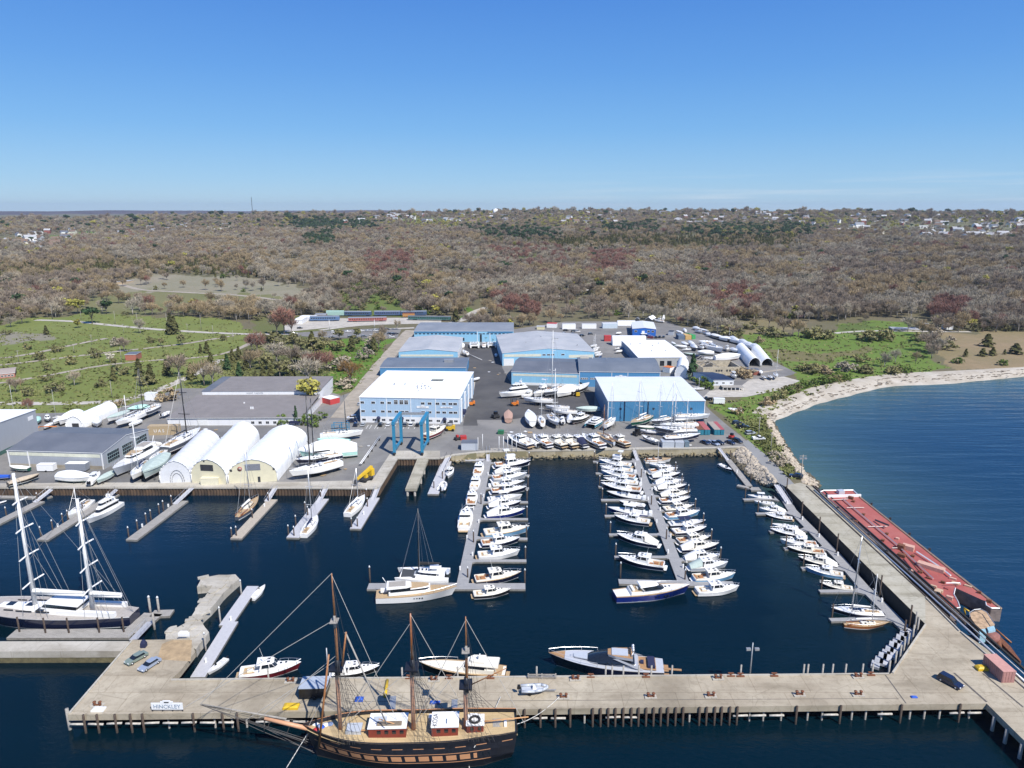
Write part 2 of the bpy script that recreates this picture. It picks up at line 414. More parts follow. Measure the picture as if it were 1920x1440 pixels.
def build_ground():
 az=np.radians(np.linspace(-47,47,900))
 d1=235*1.0075**np.arange(0,260)
 d2=d1[-1]*1.022**np.arange(1,95)
 dd=np.concatenate([d1,d2])
 A,D=np.meshgrid(az,dd)
 X=D*np.sin(A);Y=D*np.cos(A)
 Z=terrain_h(X,Y)-.1
 px,py=proj(X,Y,np.where(D<900,2.9,Z))
 wat=pt_in(drop_px,px,py)
 Z=np.where(wat,-4.,Z)
 jx=9*np.sin(X/7.3+2*np.sin(Y/11.))+5*np.sin(X/3.1);jy=2.5*np.sin(Y/8.7+X/13.)+1.5*np.sin(X/5.)
 col=np.empty(X.shape+(4,),np.float32);col[...,:3]=(.15,.13,.085);col[...,3]=1
 far=np.clip((D-1500)/1500.,0,1)[...,None]
 col[...,:3]=col[...,:3]*(1-far)+np.array((.17,.155,.105))*far
 k=np.clip(900./D,.15,1.)
 for poly,c in ZONES:
  m=pt_in(poly,px+jx*k*.6,py+jy*k)
  col[m,:3]=c
 n0,n1_=X.shape
 verts=np.stack([X,Y,Z],-1).reshape(-1,3).astype(np.float32)
 idx=np.arange(n0*n1_).reshape(n0,n1_)
 q=np.stack([idx[:-1,:-1],idx[:-1,1:],idx[1:,1:],idx[1:,:-1]],-1).reshape(-1,4)
 me=bpy.data.meshes.new('ground')
 me.vertices.add(len(verts));me.vertices.foreach_set('co',verts.ravel())
 me.loops.add(q.size);me.loops.foreach_set('vertex_index',q.ravel().astype(np.int32))
 me.polygons.add(len(q));me.polygons.foreach_set('loop_start',(np.arange(len(q))*4).astype(np.int32))
 me.update(calc_edges=True)
 at=me.color_attributes.new('cover','FLOAT_COLOR','POINT')
 at.data.foreach_set('color',col.reshape(-1,4).ravel())
 me.polygons.foreach_set('use_smooth',np.ones(len(q),bool))
 m,g=newmat('ground_cover',.95,.1)
 ca=g.n('ShaderNodeVertexColor',layer_name='cover')
 v=g.coord()
 a=g.noise(v,.035,6,.7);b=g.noise(v,.22,5,.75);c=g.noise(v,.011,4,.6)
 cc=g.mix(g.ramp(b,[(.42,0),(.72,.75)]),ca.outputs[0],(.12,.105,.055))
 cc=g.mix(g.ramp(a,[(.48,0),(.68,.65)]),cc,(.135,.125,.058))
 cc=g.mix(g.ramp(c,[(.40,.45),(.6,0)]),cc,(.055,.10,.018))
 cc=g.mix(.55,cc,ca.outputs[0])
 g.l(cc,g.b.inputs['Base Color']);g.bump(b,.7,.5)
 me.materials.append(m)
 o=bpy.data.objects.new('ground',me);C.objects.link(o);o['kind']='structure'
build_ground()
def build_hills():
 mb=MB();az=np.radians(np.linspace(-48,48,240))
 secs=[]
 for dist,hh in((8600,-6),(9000,40),(9700,64),(10600,72),(11500,60)):
  row=[]
  for a in az:
   x,y=dist*math.sin(a),dist*math.cos(a)
   deg=math.degrees(a)
   lo=1.0 if deg<-8 else max(.35,1-(deg+8)/14.)
   h=hh*lo+5*math.sin(a*23)*(hh>0)+2.5*math.sin(a*61+1)*(hh>0)
   row.append((x,y,h))
  secs.append(row)
 mb.loft(secs,0,False,True)
 m=mat('far_woods',(.085,.07,.075),1.,var=.35,scale=.004,spec=.1)
 mb.build('hills',m)['kind']='structure'
build_hills()
# --- water
def build_water():
 xs=np.linspace(-700,1100,361);ys=np.linspace(15,760,250)
 X,Y=np.meshgrid(xs,ys)
 wl=np.array([P(x,y,0)[:2]for x,y in WATERLINE_PX+ROCKLOW_PX[1:]])
 dist=np.full(X.shape,1e9)
 for p,q in zip(wl[:-1],wl[1:]):
  d=q-p;L2=(d**2).sum()
  t=np.clip(((X-p[0])*d[0]+(Y-p[1])*d[1])/L2,0,1)
  dist=np.minimum(dist,np.hypot(X-p[0]-t*d[0],Y-p[1]-t*d[1]))
 px,py=proj(X,Y,0*X)
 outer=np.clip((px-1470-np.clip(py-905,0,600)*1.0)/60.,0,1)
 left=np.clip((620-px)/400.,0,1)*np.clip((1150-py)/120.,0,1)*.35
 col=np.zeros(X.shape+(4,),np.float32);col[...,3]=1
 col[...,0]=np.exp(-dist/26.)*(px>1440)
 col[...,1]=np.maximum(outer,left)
 verts=np.stack([X,Y,0*X],-1).reshape(-1,3)
 n0,n1_=X.shape;idx=np.arange(n0*n1_).reshape(n0,n1_)
 q=np.stack([idx[:-1,:-1],idx[:-1,1:],idx[1:,1:],idx[1:,:-1]],-1).reshape(-1,4)
 me=bpy.data.meshes.new('water');me.from_pydata(verts.tolist(),[],q.tolist());me.update()
 at=me.color_attributes.new('depth','FLOAT_COLOR','POINT');at.data.foreach_set('color',col.ravel())  # besides shallows, holds the outer blue, partly reflection put into colour
 me.polygons.foreach_set('use_smooth',np.ones(len(q),bool))
 m,g=newmat('sea_water',.06,.32)
 g.b.inputs['IOR'].default_value=1.333
 ca=g.n('ShaderNodeVertexColor',layer_name='depth');sp=g.n('ShaderNodeSeparateColor');g.l(ca.outputs[0],sp.inputs[0])
 v=g.coord()
 big=g.noise(g.coord((.35,1,1)),.012,4,.6)
 base=g.mix(g.ramp(big,[(.35,0),(.65,1)]),(.0004,.0068,.0112),(.0006,.0100,.0180))
 base=g.mix(sp.outputs[1],base,(.0035,.028,.070))  # open water bluer: own tone plus painted-in reflection
 base=g.mix(g.ramp(sp.outputs[0],[(0,0),(.25,.30),(.7,.75),(1,1)]),base,(.055,.105,.095))
 g.l(base,g.b.inputs['Base Color'])
 r1=g.noise(g.coord((1.,1.7,1),(0,0,.5)),.55,4,.6)
 r2=g.noise(g.coord((.25,1.6,1),(0,0,-.12)),.12,3,.5)
 ws=g.n('ShaderNodeMath',operation='MULTIPLY');g.l(r2,ws.inputs[0]);wo=g.n('ShaderNodeMath',operation='MULTIPLY_ADD');g.l(sp.outputs[1],wo.inputs[0]);wo.inputs[1].default_value=4.5;wo.inputs[2].default_value=.7;g.l(wo.outputs[0],ws.inputs[1])
 ad=g.n('ShaderNodeMath',operation='ADD');g.l(r1,ad.inputs[0]);g.l(ws.outputs[0],ad.inputs[1])
 pm=g.n('ShaderNodeMath',operation='MULTIPLY')
 calm=g.ramp(g.noise(g.coord((.5,1,1)),.006,3,.5),[(.35,.10),(.7,.42)])
 bp=g.n('ShaderNodeBump',i_Distance=.55);g.l(ad.outputs[0],bp.inputs['Height']);g.l(calm,bp.inputs['Strength'])
 g.l(bp.outputs[0],g.b.inputs['Normal'])
 me.materials.append(m)
 o=bpy.data.objects.new('water',me);C.objects.link(o);o['kind']='structure'
build_water()
SAND,gs=newmat('sand',.95,.15)
_v=gs.coord()
_a=gs.noise(_v,.12,5,.7);_b=gs.noise(_v,1.2,4,.8)
_c=gs.mix(gs.ramp(_a,[(.4,0),(.7,1)]),(.37,.33,.27),(.49,.455,.395))
_c=gs.mix(gs.ramp(_b,[(.55,0),(.7,.5)]),_c,(.33,.27,.20))
gs.l(_c,gs.b.inputs['Base Color']);gs.bump(_b,.6,.2)
WRACK=mat('sea_wrack',(.16,.12,.085),.95,var=.4,scale=.7)
def build_beach():
 mb=MB();top=[P(x,y,2.9)for x,y in BEACHTOP_PX];wl=[P(x,y,0)for x,y in WATERLINE_PX]
 n=60
 def res(pl):
  L=[0]
  for a,b in zip(pl[:-1],pl[1:]):L.append(L[-1]+(b-a).length)
  out=[]
  for k in range(n):
   s=L[-1]*k/(n-1);i=max(j for j in range(len(L))if L[j]<=s+1e-6);i=min(i,len(pl)-2)
   out.append(pl[i].lerp(pl[i+1],(s-L[i])/(L[i+1]-L[i])))
  return out
 T,W=res(top),res(wl);secs=[]
 for k in range(n):
  a,b=T[k],W[k];d=(b-a).normalized();d.z=0
  j=.8*math.sin(k*1.7)+.5*math.sin(k*.6)
  secs.append([a-d*14+Vector((0,0,-.4)),a+Vector((0,0,.25)),a.lerp(b,.35)+Vector((0,0,.55)),a.lerp(b,.62)+d*j+Vector((0,0,.25)),b+d*j*.6,b+d*12+Vector((0,0,-1.2)),b+d*40+Vector((0,0,-4))])
 mb.loft(secs,lambda i,j:0,False,True)
 mb.build('beach',[SAND])['kind']='structure'
 mw=MB()
 for off in(.30,.55,.72):
  for k in range(n-1):
   if RNG.random()<.35:continue
   a,b=T[k].lerp(W[k],off),T[k+1].lerp(W[k+1],off)
   za=.62 if off<.4 else(.42 if off<.6 else.26)
   for t in range(5):
    p=a.lerp(b,RNG.random());w=RNG.uniform(.5,2.2);h=RNG.uniform(.15,.5)
    base=2.9*(1-off)+za+.12
    mw.box((p.x+RNG.normal()*.8,p.y+RNG.normal()*.8,base),(w,h,.12),RNG.uniform(-.6,.6))
 o=mw.build('seaweed_line',WRACK);tag(o,'dark strips of washed-up seaweed along the pale sand beach','seaweed',kind='stuff')
build_beach()
# --- rocks
ROCK=mat('riprap_rock',(.42,.36,.28),.9,var=.35,scale=.6,bump=.6)
ROCKD=mat('wet_rock',(.10,.085,.055),.8,var=.4,scale=.8,bump=.6)
def rock(mb,p,r,mi=0):
 n=6;M=Matrix.Translation(p)@Matrix.Rotation(RNG.uniform(0,6.28),4,'Z')@Matrix.Diagonal((r*RNG.uniform(.8,1.5),r*RNG.uniform(.7,1.1),r*RNG.uniform(.55,.8),1))
 vs=[]
 for lat in(-.75,.1,.8):
  rr=math.sqrt(1-lat*lat)
  for k in range(n):
   a=6.283*(k+.5*(lat>0))/n;j=RNG.uniform(.75,1.2)
   vs.append(M@Vector((rr*math.cos(a)*j,rr*math.sin(a)*j,lat*RNG.uniform(.85,1.15))))
 fs=[(k,(k+1)%n,n+(k+1)%n,n+k)for k in range(n)]+[(n+k,n+(k+1)%n,2*n+(k+1)%n,2*n+k)for k in range(n)]+[tuple(range(2*n,3*n))]
 mb.add(vs,fs,mi)
def rock_bank(name,top,low,ztop,zlow,count,rmin,rmax,label,wet=.35):
 mb=MB();T=[P(x,y,ztop)for x,y in top];W=[P(x,y,zlow)for x,y in low]
 mb.loft([[a+Vector((0,0,-.6)),a.lerp(b,.5)+Vector((0,0,-.6)),b+Vector((0,0,-.8))]for a,b in zip(T,W)],0,False,False)
 seg=[(T[i+1]-T[i]).length for i in range(len(T)-1)];tot=sum(seg)
 for i,L in enumerate(seg):
  for _ in range(int(count*L/tot)):
   s,t=RNG.random(),RNG.random()
   p=T[i].lerp(T[i+1],s).lerp(W[i].lerp(W[i+1],s),t)
   rock(mb,p+Vector((0,0,RNG.uniform(-.2,.25))),RNG.uniform(rmin,rmax),1 if p.z<wet else 0)
 o=mb.build(name,[ROCK,ROCKD]);tag(o,label,'rocks',kind='stuff')
rock_bank('riprap',[cH(288,28),cH(420,160),cH(540,296)],[cH(195,112),cH(330,255),cH(470,335)],2.9,-.3,620,.5,1.25,'pale riprap boulders banked below the causeway road beside the marina')
rock_bank('shore_rocks',ROCKTOP_PX,ROCKLOW_PX,2.6,-.2,520,.4,1.15,'tan boulders edging the grassy verge along the bay shore')
# --- pavements
ASPH,ga=newmat('asphalt',.9,.25)
_v=ga.coord();_a=ga.noise(_v,.05,6,.65);_b=ga.noise(_v,.5,5,.75)
_c=ga.mix(ga.ramp(_a,[(.35,0),(.65,1)]),(.155,.152,.148),(.235,.225,.212))
_c=ga.mix(ga.ramp(_b,[(.55,0),(.8,.6)]),_c,(.09,.088,.085))
ga.l(_c,ga.b.inputs['Base Color'])
ASPHD,ga=newmat('dark_asphalt',.9,.25)
_v=ga.coord();_a=ga.noise(_v,.06,6,.65);_b=ga.noise(_v,.35,5,.8)
_c=ga.mix(ga.ramp(_a,[(.35,0),(.65,1)]),(.065,.064,.066),(.10,.097,.095))
_c=ga.mix(ga.ramp(_b,[(.62,0),(.75,.55)]),_c,(.22,.20,.18))
ga.l(_c,ga.b.inputs['Base Color'])
GRAVEL=mat('gravel',(.42,.39,.34),.95,var=.22,scale=.25,detail=7)
DIRT=mat('dirt_track',(.33,.29,.235),.95,var=.25,scale=.2,detail=7)
CONC=concrete_mat('pier_concrete',(.36,.305,.225),(.45,.395,.30),(.17,.14,.095))
CONC2=concrete_mat('pale_concrete',(.42,.39,.33),(.50,.47,.41),(.24,.21,.16))
CONC3=concrete_mat('weathered_concrete',(.36,.33,.25),(.46,.43,.35),(.15,.13,.085))
yard_px=[(-900,914),(709,914),(744,859),(825,859),(845,853),(910,846),(1340,839),(1392,837),(1455,902),(1472,911),(1492,911),(1440,855),(1407,832),(1367,800),(1332,770),(1320,757),(1320,745),(1332,735),(1388,727),(1405,712),(1470,706),(1495,700),(1478,691),(1446,676),(1428,658),(1391,637),(1350,630),(1316,615),(1278,613),(1250,602),(1060,603),(965,617),(780,618),(752,632),(716,672),(672,730),(640,742),(600,728),(335,728),(295,742),(200,772),(60,775),(-200,785),(-900,800)]
def sheet(name,pts,m,z,thick=None):
 mb=MB();mb.prism([(p.x,p.y)for p in pts],z-(thick or.02),z,0)
 o=mb.build(name,m);o['kind']='structure';return o
sheet('yard_pavement',[P(x,y,LAND)for x,y in yard_px],ASPH,LAND,7.)
def shp(name,fn,pts,m,z):return sheet(name,[P(*fn(x,y),z)for x,y in pts],m,z)
shp('dark_pavement',ident,[(868,798),(896,798),(894,787),(955,787),(1030,775),(1114,780),(1115,735),(1090,727),(960,722),(942,690),(940,650),(870,645),(873,700),(880,740)],ASPHD,LAND+.03)
shp('quay_apron',cB,[(-1760,905),(0,893),(520,893),(800,885),(1030,885),(1180,660),(1540,660),(1540,714),(1215,715),(1080,941),(0,936),(-1760,938)],CONC2,LAND+.03)
shp('concrete_pad',n6,[(770,990),(890,1005),(865,1160),(770,1150)],CONC2,LAND+.05)
shp('railway_yard',n4,[(-60,330),(120,250),(700,215),(2300,200),(2300,290),(1300,300),(900,340),(560,360),(-60,420)],GRAVEL,LAND+.05)
shp('car_park',n4,[(0,440),(560,400),(1350,365),(1700,380),(1640,510),(1450,520),(500,500),(0,470)],ASPH,LAND+.06)
shp('front_pavement',ident,[(620,792),(676,796),(868,800),(868,812),(800,858),(744,858),(700,870),(600,872),(575,830),(600,800)],mat('mid_asphalt',(.20,.195,.185),.9,var=.18,scale=.1,detail=7),LAND+.015)
shp('gravel_yard',ident,[(1330,733),(1388,725),(1405,712),(1470,706),(1500,714),(1462,731),(1400,744),(1318,745)],GRAVEL,LAND+.03)
shp('left_pavement',cA,[(0,830),(240,800),(780,800),(900,700),(1050,580),(1400,560),(1480,480),(1900,480),(2200,480),(2200,560),(1500,620),(1200,760),(1180,915),(0,930)],mat('left_asphalt',(.15,.147,.142),.9,var=.2,scale=.12,detail=7),LAND+.02)
shp('road_causeway',cH,[(285,0),(330,-20),(530,150),(690,325),(612,330),(545,295)],mat('road_asphalt',(.24,.24,.235),.9,var=.1,scale=.1,detail=7),LAND+.05)
shp('seawall_walk',n3,[(-1600,800),(0,795),(1380,775),(1380,795),(0,812),(-1600,825)],CONC2,LAND+.04)
PAINT=mat('road_paint',(.75,.75,.72),.7,var=.15)
def stripes():
 mb=MB()
 for x in(985,1010,1048,1068,1125,1190,1262,1300,1345):
  a=P(*cB(x+18,468),LAND+.06);b=P(*cB(x,496),LAND+.06)
  d=(b-a).normalized();n=Vector((-d.y,d.x,0))*.09
  mb.add([a-n,a+n,b+n,b-n],[(0,1,2,3)])
 mb.build('parking_stripes',PAINT)['kind']='structure'
stripes()
def ribbon(name,px,width,m,lift=.12):
 pts=[TP(x,y)for x,y in px];fine=[]
 for a,b in zip(pts[:-1],pts[1:]):
  k=max(2,int((b-a).length/12))
  fine+=[a.lerp(b,i/k)for i in range(k)]
 fine.append(pts[-1])
 for _ in range(3):
  fine=[fine[0]]+[(fine[i-1]+fine[i]*2+fine[i+1])/4 for i in range(1,len(fine)-1)]+[fine[-1]]
 secs=[]
 for i,p in enumerate(fine):
  d=fine[min(i+1,len(fine)-1)]-fine[max(i-1,0)];n=Vector((-d.y,d.x,0)).normalized()*width/2
  row=[]
  for s in(-1,-.4,.4,1):
   q=p+n*s*(1+.06*math.sin(i*2.1+s))
   row.append((q.x,q.y,float(terrain_h(q.x,q.y))-.1+lift))
  secs.append(row)
 mb=MB();mb.loft(secs,0,False,True)
 mb.build(name,m)['kind']='structure'
ribbon('lane',[cK(200,722),cK(420,727),cK(560,745),cK(900,777),cK(1230,797),cK(1400,800),cK(1500,802),cK(1700,800),(640,622),(700,618),(777,615)],6.5,GRAVEL)
ribbon('farm_track',[cK(-300,1000),cK(0,977),cK(400,927),cK(800,882),cK(1000,862),cK(1240,822),cK(1330,806)],4.5,DIRT)
ribbon('farm_track',[cK(-300,1120),cK(0,1077),cK(250,1042),cK(500,987),cK(700,957),cK(1000,937),cK(1230,932),cK(1420,850),cK(1450,815)],4.2,DIRT)
ribbon('lane',[cK(-400,1192),cK(0,1190),cK(650,1190),cK(820,1150),cK(1060,1045),cK(1240,945)],6.,GRAVEL)
ribbon('lane',[(640,785),(655,762),(686,722),(712,688),(740,655),(760,630),(772,620)],10,DIRT,.2)
ribbon('lane',[(800,612),(868,604),(880,590),(893,581),(925,573),(960,570)],8,GRAVEL)
ribbon('access_road',[(1030,560),(1060,552),(1113,541),(1200,541),(1280,548),(1420,556),(1560,560)],7,GRAVEL)
ribbon('lane',[(600,620),(650,612),(700,608),(790,606)],6,GRAVEL)
ribbon('farm_track',[(120,555),(200,534),(222,532),(262,544),(380,550),(440,553),(520,562),(560,572),(590,556),(610,545)],7,DIRT)
ribbon('farm_track',[(1700,570),(1740,572),(1800,572),(1880,573)],5,GRAVEL)
ribbon('farm_track',[(1440,535),(1500,530),(1545,527)],5,GRAVEL)
ribbon('farm_track',[(1565,625),(1590,622),(1640,620),(1740,622),(1820,622)],5,GRAVEL)
ribbon('lane',[cK(-100,945),cK(0,940),cK(180,915),cK(300,885),cK(480,845),cK(600,825)],5,DIRT)
ribbon('access_road',[cM(330,1030),cM(560,1000)],3,DIRT)
# --- walls along the water
SHEETP,gw=newmat('sheet_pile_steel',.85,.3)
_v=gw.coord();_a=gw.noise(gw.coord((1,1,.3)),.5,5,.7)
_c=gw.mix(gw.ramp(_a,[(.35,0),(.65,1)]),(.05,.038,.030),(.13,.085,.055))
gw.l(_c,gw.b.inputs['Base Color'])
WALLC=concrete_mat('seawall_concrete',(.34,.29,.19),(.45,.40,.29),(.14,.12,.07))
def wall_line(name,label,pts,z0,z1,m,capm,corr=0.,thick=.35):
 t=thing(name,label,'sea wall',pts[0].to_tuple()[:2]+(z0,))
 base=Vector((pts[0].x,pts[0].y,z0));mb=MB();cp=MB()
 for a,b in zip(pts[:-1],pts[1:]):
  d=b-a;d.z=0;L=d.length;d.normalize();n=Vector((d.y,-d.x,0))
  if corr:
   k=int(L/1.1);row0=[]
   for i in range(k*4+1):
    s=L*i/(k*4);off=corr*(1 if(i%4)in(1,2)else 0)+.02
    q=a+d*s+n*off-base;row0 .append((q.x,q.y))
   mb.loft([[(x,y,0)for x,y in row0],[(x,y,z1-z0-.35)for x,y in row0]],0,False,False)
  else:
   q0,q1=a-base,b-base
   mb.prism([(q0 .x,q0 .y),(q1 .x,q1 .y),(q1 .x+n.x*thick,q1 .y+n.y*thick),(q0 .x+n.x*thick,q0 .y+n.y*thick)],0,z1-z0-.35)
  q0,q1=a-base-n*.5,b-base-n*.5;w=.5+thick+.12
  cp.prism([(q0 .x,q0 .y),(q1 .x,q1 .y),(q1 .x+n.x*w,q1 .y+n.y*w),(q0 .x+n.x*w,q0 .y+n.y*w)],z1-z0-.35,z1-z0+.12)
 mb.build('wall_face',m,t);cp.build('wall_cap',capm,t)
 return t
wall_line('sheet_pile_wall','long brown steel sheet-pile quay wall below the three white arched sheds',[P(-900,914,3),P(*cA(1920,936),3),P(709,915,3)],-2,3,SHEETP,CONC2,.3)
wall_line('sheet_pile_wall','angled brown sheet-pile wall on the left of the boat lift basin',[P(709.5,915,3),P(744,859.5,3)],-2,3,SHEETP,CONC2,.3)
wall_line('sheet_pile_wall','short brown sheet-pile wall at the head of the boat lift basin',[P(744.5,859,3),P(825,859,3),P(845,853.5,3)],-2,3,SHEETP,CONC2,.3)
wall_line('sea_wall','tan concrete sea wall with wet rocks below between the docks',[P(845.5,853,3),P(910,846,3),P(1340,839,3),P(1392,837,3)],-1,3,WALLC,CONC2,0,.5)
def toe_rocks():
 mb=MB();a,b,c=P(845,853,3),P(910,846,3),P(1392,837,3)
 for p0,p1,n in((a,b,40),(b,c,330)):
  for _ in range(n):
   p=p0 .lerp(p1,RNG.random());o=RNG.uniform(.6,3.4)
   rock(mb,(p.x,p.y-o,1.25-o*.42+RNG.uniform(-.1,.15)),RNG.uniform(.3,.7),0 if o<2.2 else 1)
 o=mb.build('wall_toe_rocks',[mat('mossy_rock',(.23,.19,.11),.9,var=.4,scale=.7,bump=.5),ROCKD])
 tag(o,'brown weedy rocks along the foot of the tan sea wall','rocks',kind='stuff')
toe_rocks()
# --- piers
def pile(mb,x,y,z0,z1,r=.17,mi=0):mb.tube((x,y,z0),(x,y,z1),r,r*.95,7,mi)
def pile_obj(par,p,z0,z1,m,r=.2,name='pile',cap=None):
 mb=MB();q=Vector(p)-par.location
 mb.tube((0,0,z0),(0,0,z1),r,r*.93,8)
 if cap:mb.tube((0,0,z1),(0,0,z1+.45),r*1.25,r*.3,8,1)
 return mb.build(name,[m,cap]if cap else m,par,(q.x,q.y,-par.location.z))
def deck_poly(mb,pts,loc,z0,z1,mi=0,top=None):
 mb.prism([(p.x-loc[0],p.y-loc[1])for p in pts],z0-loc[2],z1-loc[2],mi,top)
pier_px=[(127,1340),(1850,1319),(1995,1462),(2090,1435),(1919,1272),(1865,1227),(1800,1182),(1735,1118),(1735,1170),(1669,1264),(319,1275),(338,1258),(366,1222),(355,1196),(312,1199),(246,1200)]
main_pier=thing('concrete_pier','long concrete pier across the foreground on dark timber piles','pier',P(960,1330,0).to_tuple())
mb=MB();pp=[P(x,y,PIER)for x,y in pier_px]
deck_poly(mb,pp,main_pier.location,PIER-1.35,PIER)
mb.build('pier_deck',CONC,main_pier)
mb=MB()
def kerb(mb,a,b,loc,w=.35,h=.28,z=PIER):
 d=(b-a);d.z=0;n=Vector((-d.y,d.x,0)).normalized()*w
 q=[a-loc,b-loc,b+n-loc,a+n-loc]
 mb.prism([(p.x,p.y)for p in q],z+.002-loc.z,z+h-loc.z)
kerb(mb,P(1666,1263.5,4),P(322,1274.5,4),main_pier.location)
kerb(mb,P(1734,1171,4),P(1672,1262,4),main_pier.location)
kerb(mb,P(246,1202,4),P(129,1338,4),main_pier.location)
kerb(mb,P(1800,1184,4),P(1737,1121,4),main_pier.location,.3,.3)
kerb(mb,P(2085,1433,4),P(1803,1186,4),main_pier.location,.3,.3)
mb.build('kerb',CONC2,main_pier)
a,b=P(128,1340,4),P(1850,1319,4)
d=(b-a).normalized();n=Vector((d.y,-d.x,0))
BLEACH=mat('bleached_timber',(.46,.43,.38),.9,var=.25,scale=2)
for k in range(0,50):
 if RNG.random()<.35:continue
 p=a+d*((b-a).length*k/50.)+n*.1
 q=d*((b-a).length/62.)
 mb=MB();mb.tube((0,0,0),(q.x,q.y,RNG.uniform(-.15,.15)),.22,None,6)
 mb.build('fender_beam',BLEACH,main_pier,(p.x-main_pier.location.x,p.y-main_pier.location.y,1.9))
front_x=[(cI,x,985)for x in(95,213,325,437,606,665,722,776,835,896,950,1007,1063,1117,1170,1228,1284,1407,1460,1522,1573,1635,1690)]+[(cJ,x,975)for x in(215,545,1000,1440)]+[(cE,x,1370)for x in(630,730,865,980,1070,1450,1670,1780)]
low_x=[(cI,x,1040)for x in(550,1345,1800,1905)]+[(cJ,x,1020)for x in(120,320,430,655,760,880,1095,1205,1320,1545)]+[(cE,x,1400)for x in(1240,1590,1720,1830)]
for f,x,y in front_x:
 px,_=f(x,y);t=(px-127)/(1850-127.);p=a.lerp(b,t)+n*.28
 p=P(px,1340-21*t,4)+n*.28
 pile_obj(main_pier,p,-3,4.15,PILEW,.24)
for f,x,y in low_x:
 px,_=f(x,y);t=(px-127)/(1850-127.);p=P(px,1340-21*t,4)-n*.8
 pile_obj(main_pier,p,-3,2.6,PILEG,.22)
for f,x in[(cI,v)for v in(185,703,752,836,952,1046,1201,1718)]+[(cJ,v)for v in(270,301,413,487,585,712,787)]+[(cF,1095),(cF,1512),(cF,90)]:
 px,_=f(x,0);t=(px-319)/(1669-319.);p=P(px,1275-11*t,4)+Vector((0,.35,0))
 pile_obj(main_pier,p,-2,6.3,PILEG,.2,'fender_pile')
for px,py in[(1672,1258),(1684,1240),(1693,1228),(1700,1216),(1708,1205),(1717,1190),(1726,1176),(1722,1165)]:
 pile_obj(main_pier,P(px,py,4)+Vector((-.5,.2,0)),-2,6.4,PILEG,.22,'fender_pile')
for i in range(12):
 t=(i+.5)/12;p=P(127+1723*t,1340-21*t,4)-n*3.5
 pile_obj(main_pier,p,-3,2.64,PILEW,.3,'support_column')
for px,py in[(1890,1360),(1918,1388),(1950,1420),(126,1335),(1866,1337)]:
 pile_obj(main_pier,P(px,py,4),-3,3.2 if px>200 else 4.8,PILEG,.35,'corner_pile')
mb=MB()
for(fa,pa,pb,w)in((cJ,(870,730),(1035,955),.25),(cJ,(1395,727),(1640,945),.45),(cI,(-1500,945),(2900,918),.12),(cJ,(1610,730),(1915,985),.4)):
 p,q=P(*fa(*pa),4)-main_pier.location,P(*fa(*pb),4)-main_pier.location
 dd=(q-p);dd.z=0;nn=Vector((-dd.y,dd.x,0)).normalized()*w/2;zz=4.015
 mb.add([(p.x-nn.x,p.y-nn.y,zz),(q.x-nn.x,q.y-nn.y,zz),(q.x+nn.x,q.y+nn.y,zz),(p.x+nn.x,p.y+nn.y,zz)],[(0,1,2,3)])
mb.build('deck_joint',mat('joint_strip',(.10,.09,.08),.9,var=.3),main_pier)
ep_px=[(1472,910,3.1),(1735,1170,4),(1735,1117.5,4),(1535,916,3.2),(1500,905,3.1)]
east_pier=thing('causeway_pier','straight concrete pier running alongside the red barge','pier',P(1600,1000,0).to_tuple())
mb=MB();q=[P(x,y,z)-east_pier.location for x,y,z in ep_px];N=len(q)
vs=[(p.x,p.y,-3)for p in q]+[(p.x,p.y,p.z)for p in q]
mb.add(vs,[(i,(i+1)%N,N+(i+1)%N,N+i)[::-1]for i in range(N)]+[tuple(range(N,2*N))[::-1]],[1]*N+[0])
mb.build('pier_deck',[CONC3,mat('shadow_black_wall',(.022,.019,.016),.9,var=.4,scale=.8)],east_pier)  # side colour near black: the wall's shadow is painted in
mb=MB()
for off,w,h in((6.9,.3,.3),(9.2,.35,.5),(10.2,.25,.35)):
 a,b=P(1475,912,3.1),P(1736,1171,4);d=(b-a).normalized();nn=Vector((-d.y,d.x,0));nn.z=0
 if nn.x<0:nn=-nn
 pa,pb=a+nn*off-east_pier.location,b+nn*off-east_pier.location
 k=nn*w
 vs=[(pa.x,pa.y,3.1),(pb.x,pb.y,4),(pb.x+k.x,pb.y+k.y,4),(pa.x+k.x,pa.y+k.y,3.1)]
 vs+=[(x,y,z+h)for x,y,z in vs]
 mb.add(vs,[(0,1,5,4),(1,2,6,5),(2,3,7,6),(3,0,4,7),(4,5,6,7)])
mb.build('kerb_beam',PILEW,east_pier)
for x,y in[(735,480),(865,600),(1000,730),(1155,880),(1325,1050),(1548,1280),(622,300)]:
 pile_obj(east_pier,P(*cH(x,y+30),3.5),-2,6.8,PILEW,.22)
def pier_pipe(name,label,off0,off1,r,m,z):
 a,b=P(1475,912,3.1),P(1736,1171,4);d=(b-a).normalized();nn=Vector((-d.y,d.x,0))
 if nn.x<0:nn=-nn
 a2=a+nn*off0+d*4;b2=b+nn*off1+d*28
 mb=MB();mb.tube((0,0,z),(b2 .x-a2 .x,b2 .y-a2 .y,z+.9),r,None,7)
 o=mb.build(name,m,None,(a2 .x,a2 .y,3.1));tag(o,label,'pipe');return o
pier_pipe('service_pipe','long grey service pipe lying along the causeway pier nearest the roadway',8.2,8.6,.22,ALU,.3)
pier_pipe('service_pipe','dark rubber hose line at the outer pier edge beside the red barge',11.,11.3,.3,RUBBER,.4)
pier_pipe('service_pipe','raised steel pipe in the middle of the three pipes on the causeway pier',9.7,10.,.13,GALV,.5)
la=thing('concrete_pier','low pale concrete pier arm at the left edge with weedy sides','pier',P(100,1215,0).to_tuple())
mb=MB();deck_poly(mb,[P(-400,1203,3),P(245,1202,3),P(226,1221,3),(P(-400,1223,3))],la.location,1.4,3.0)
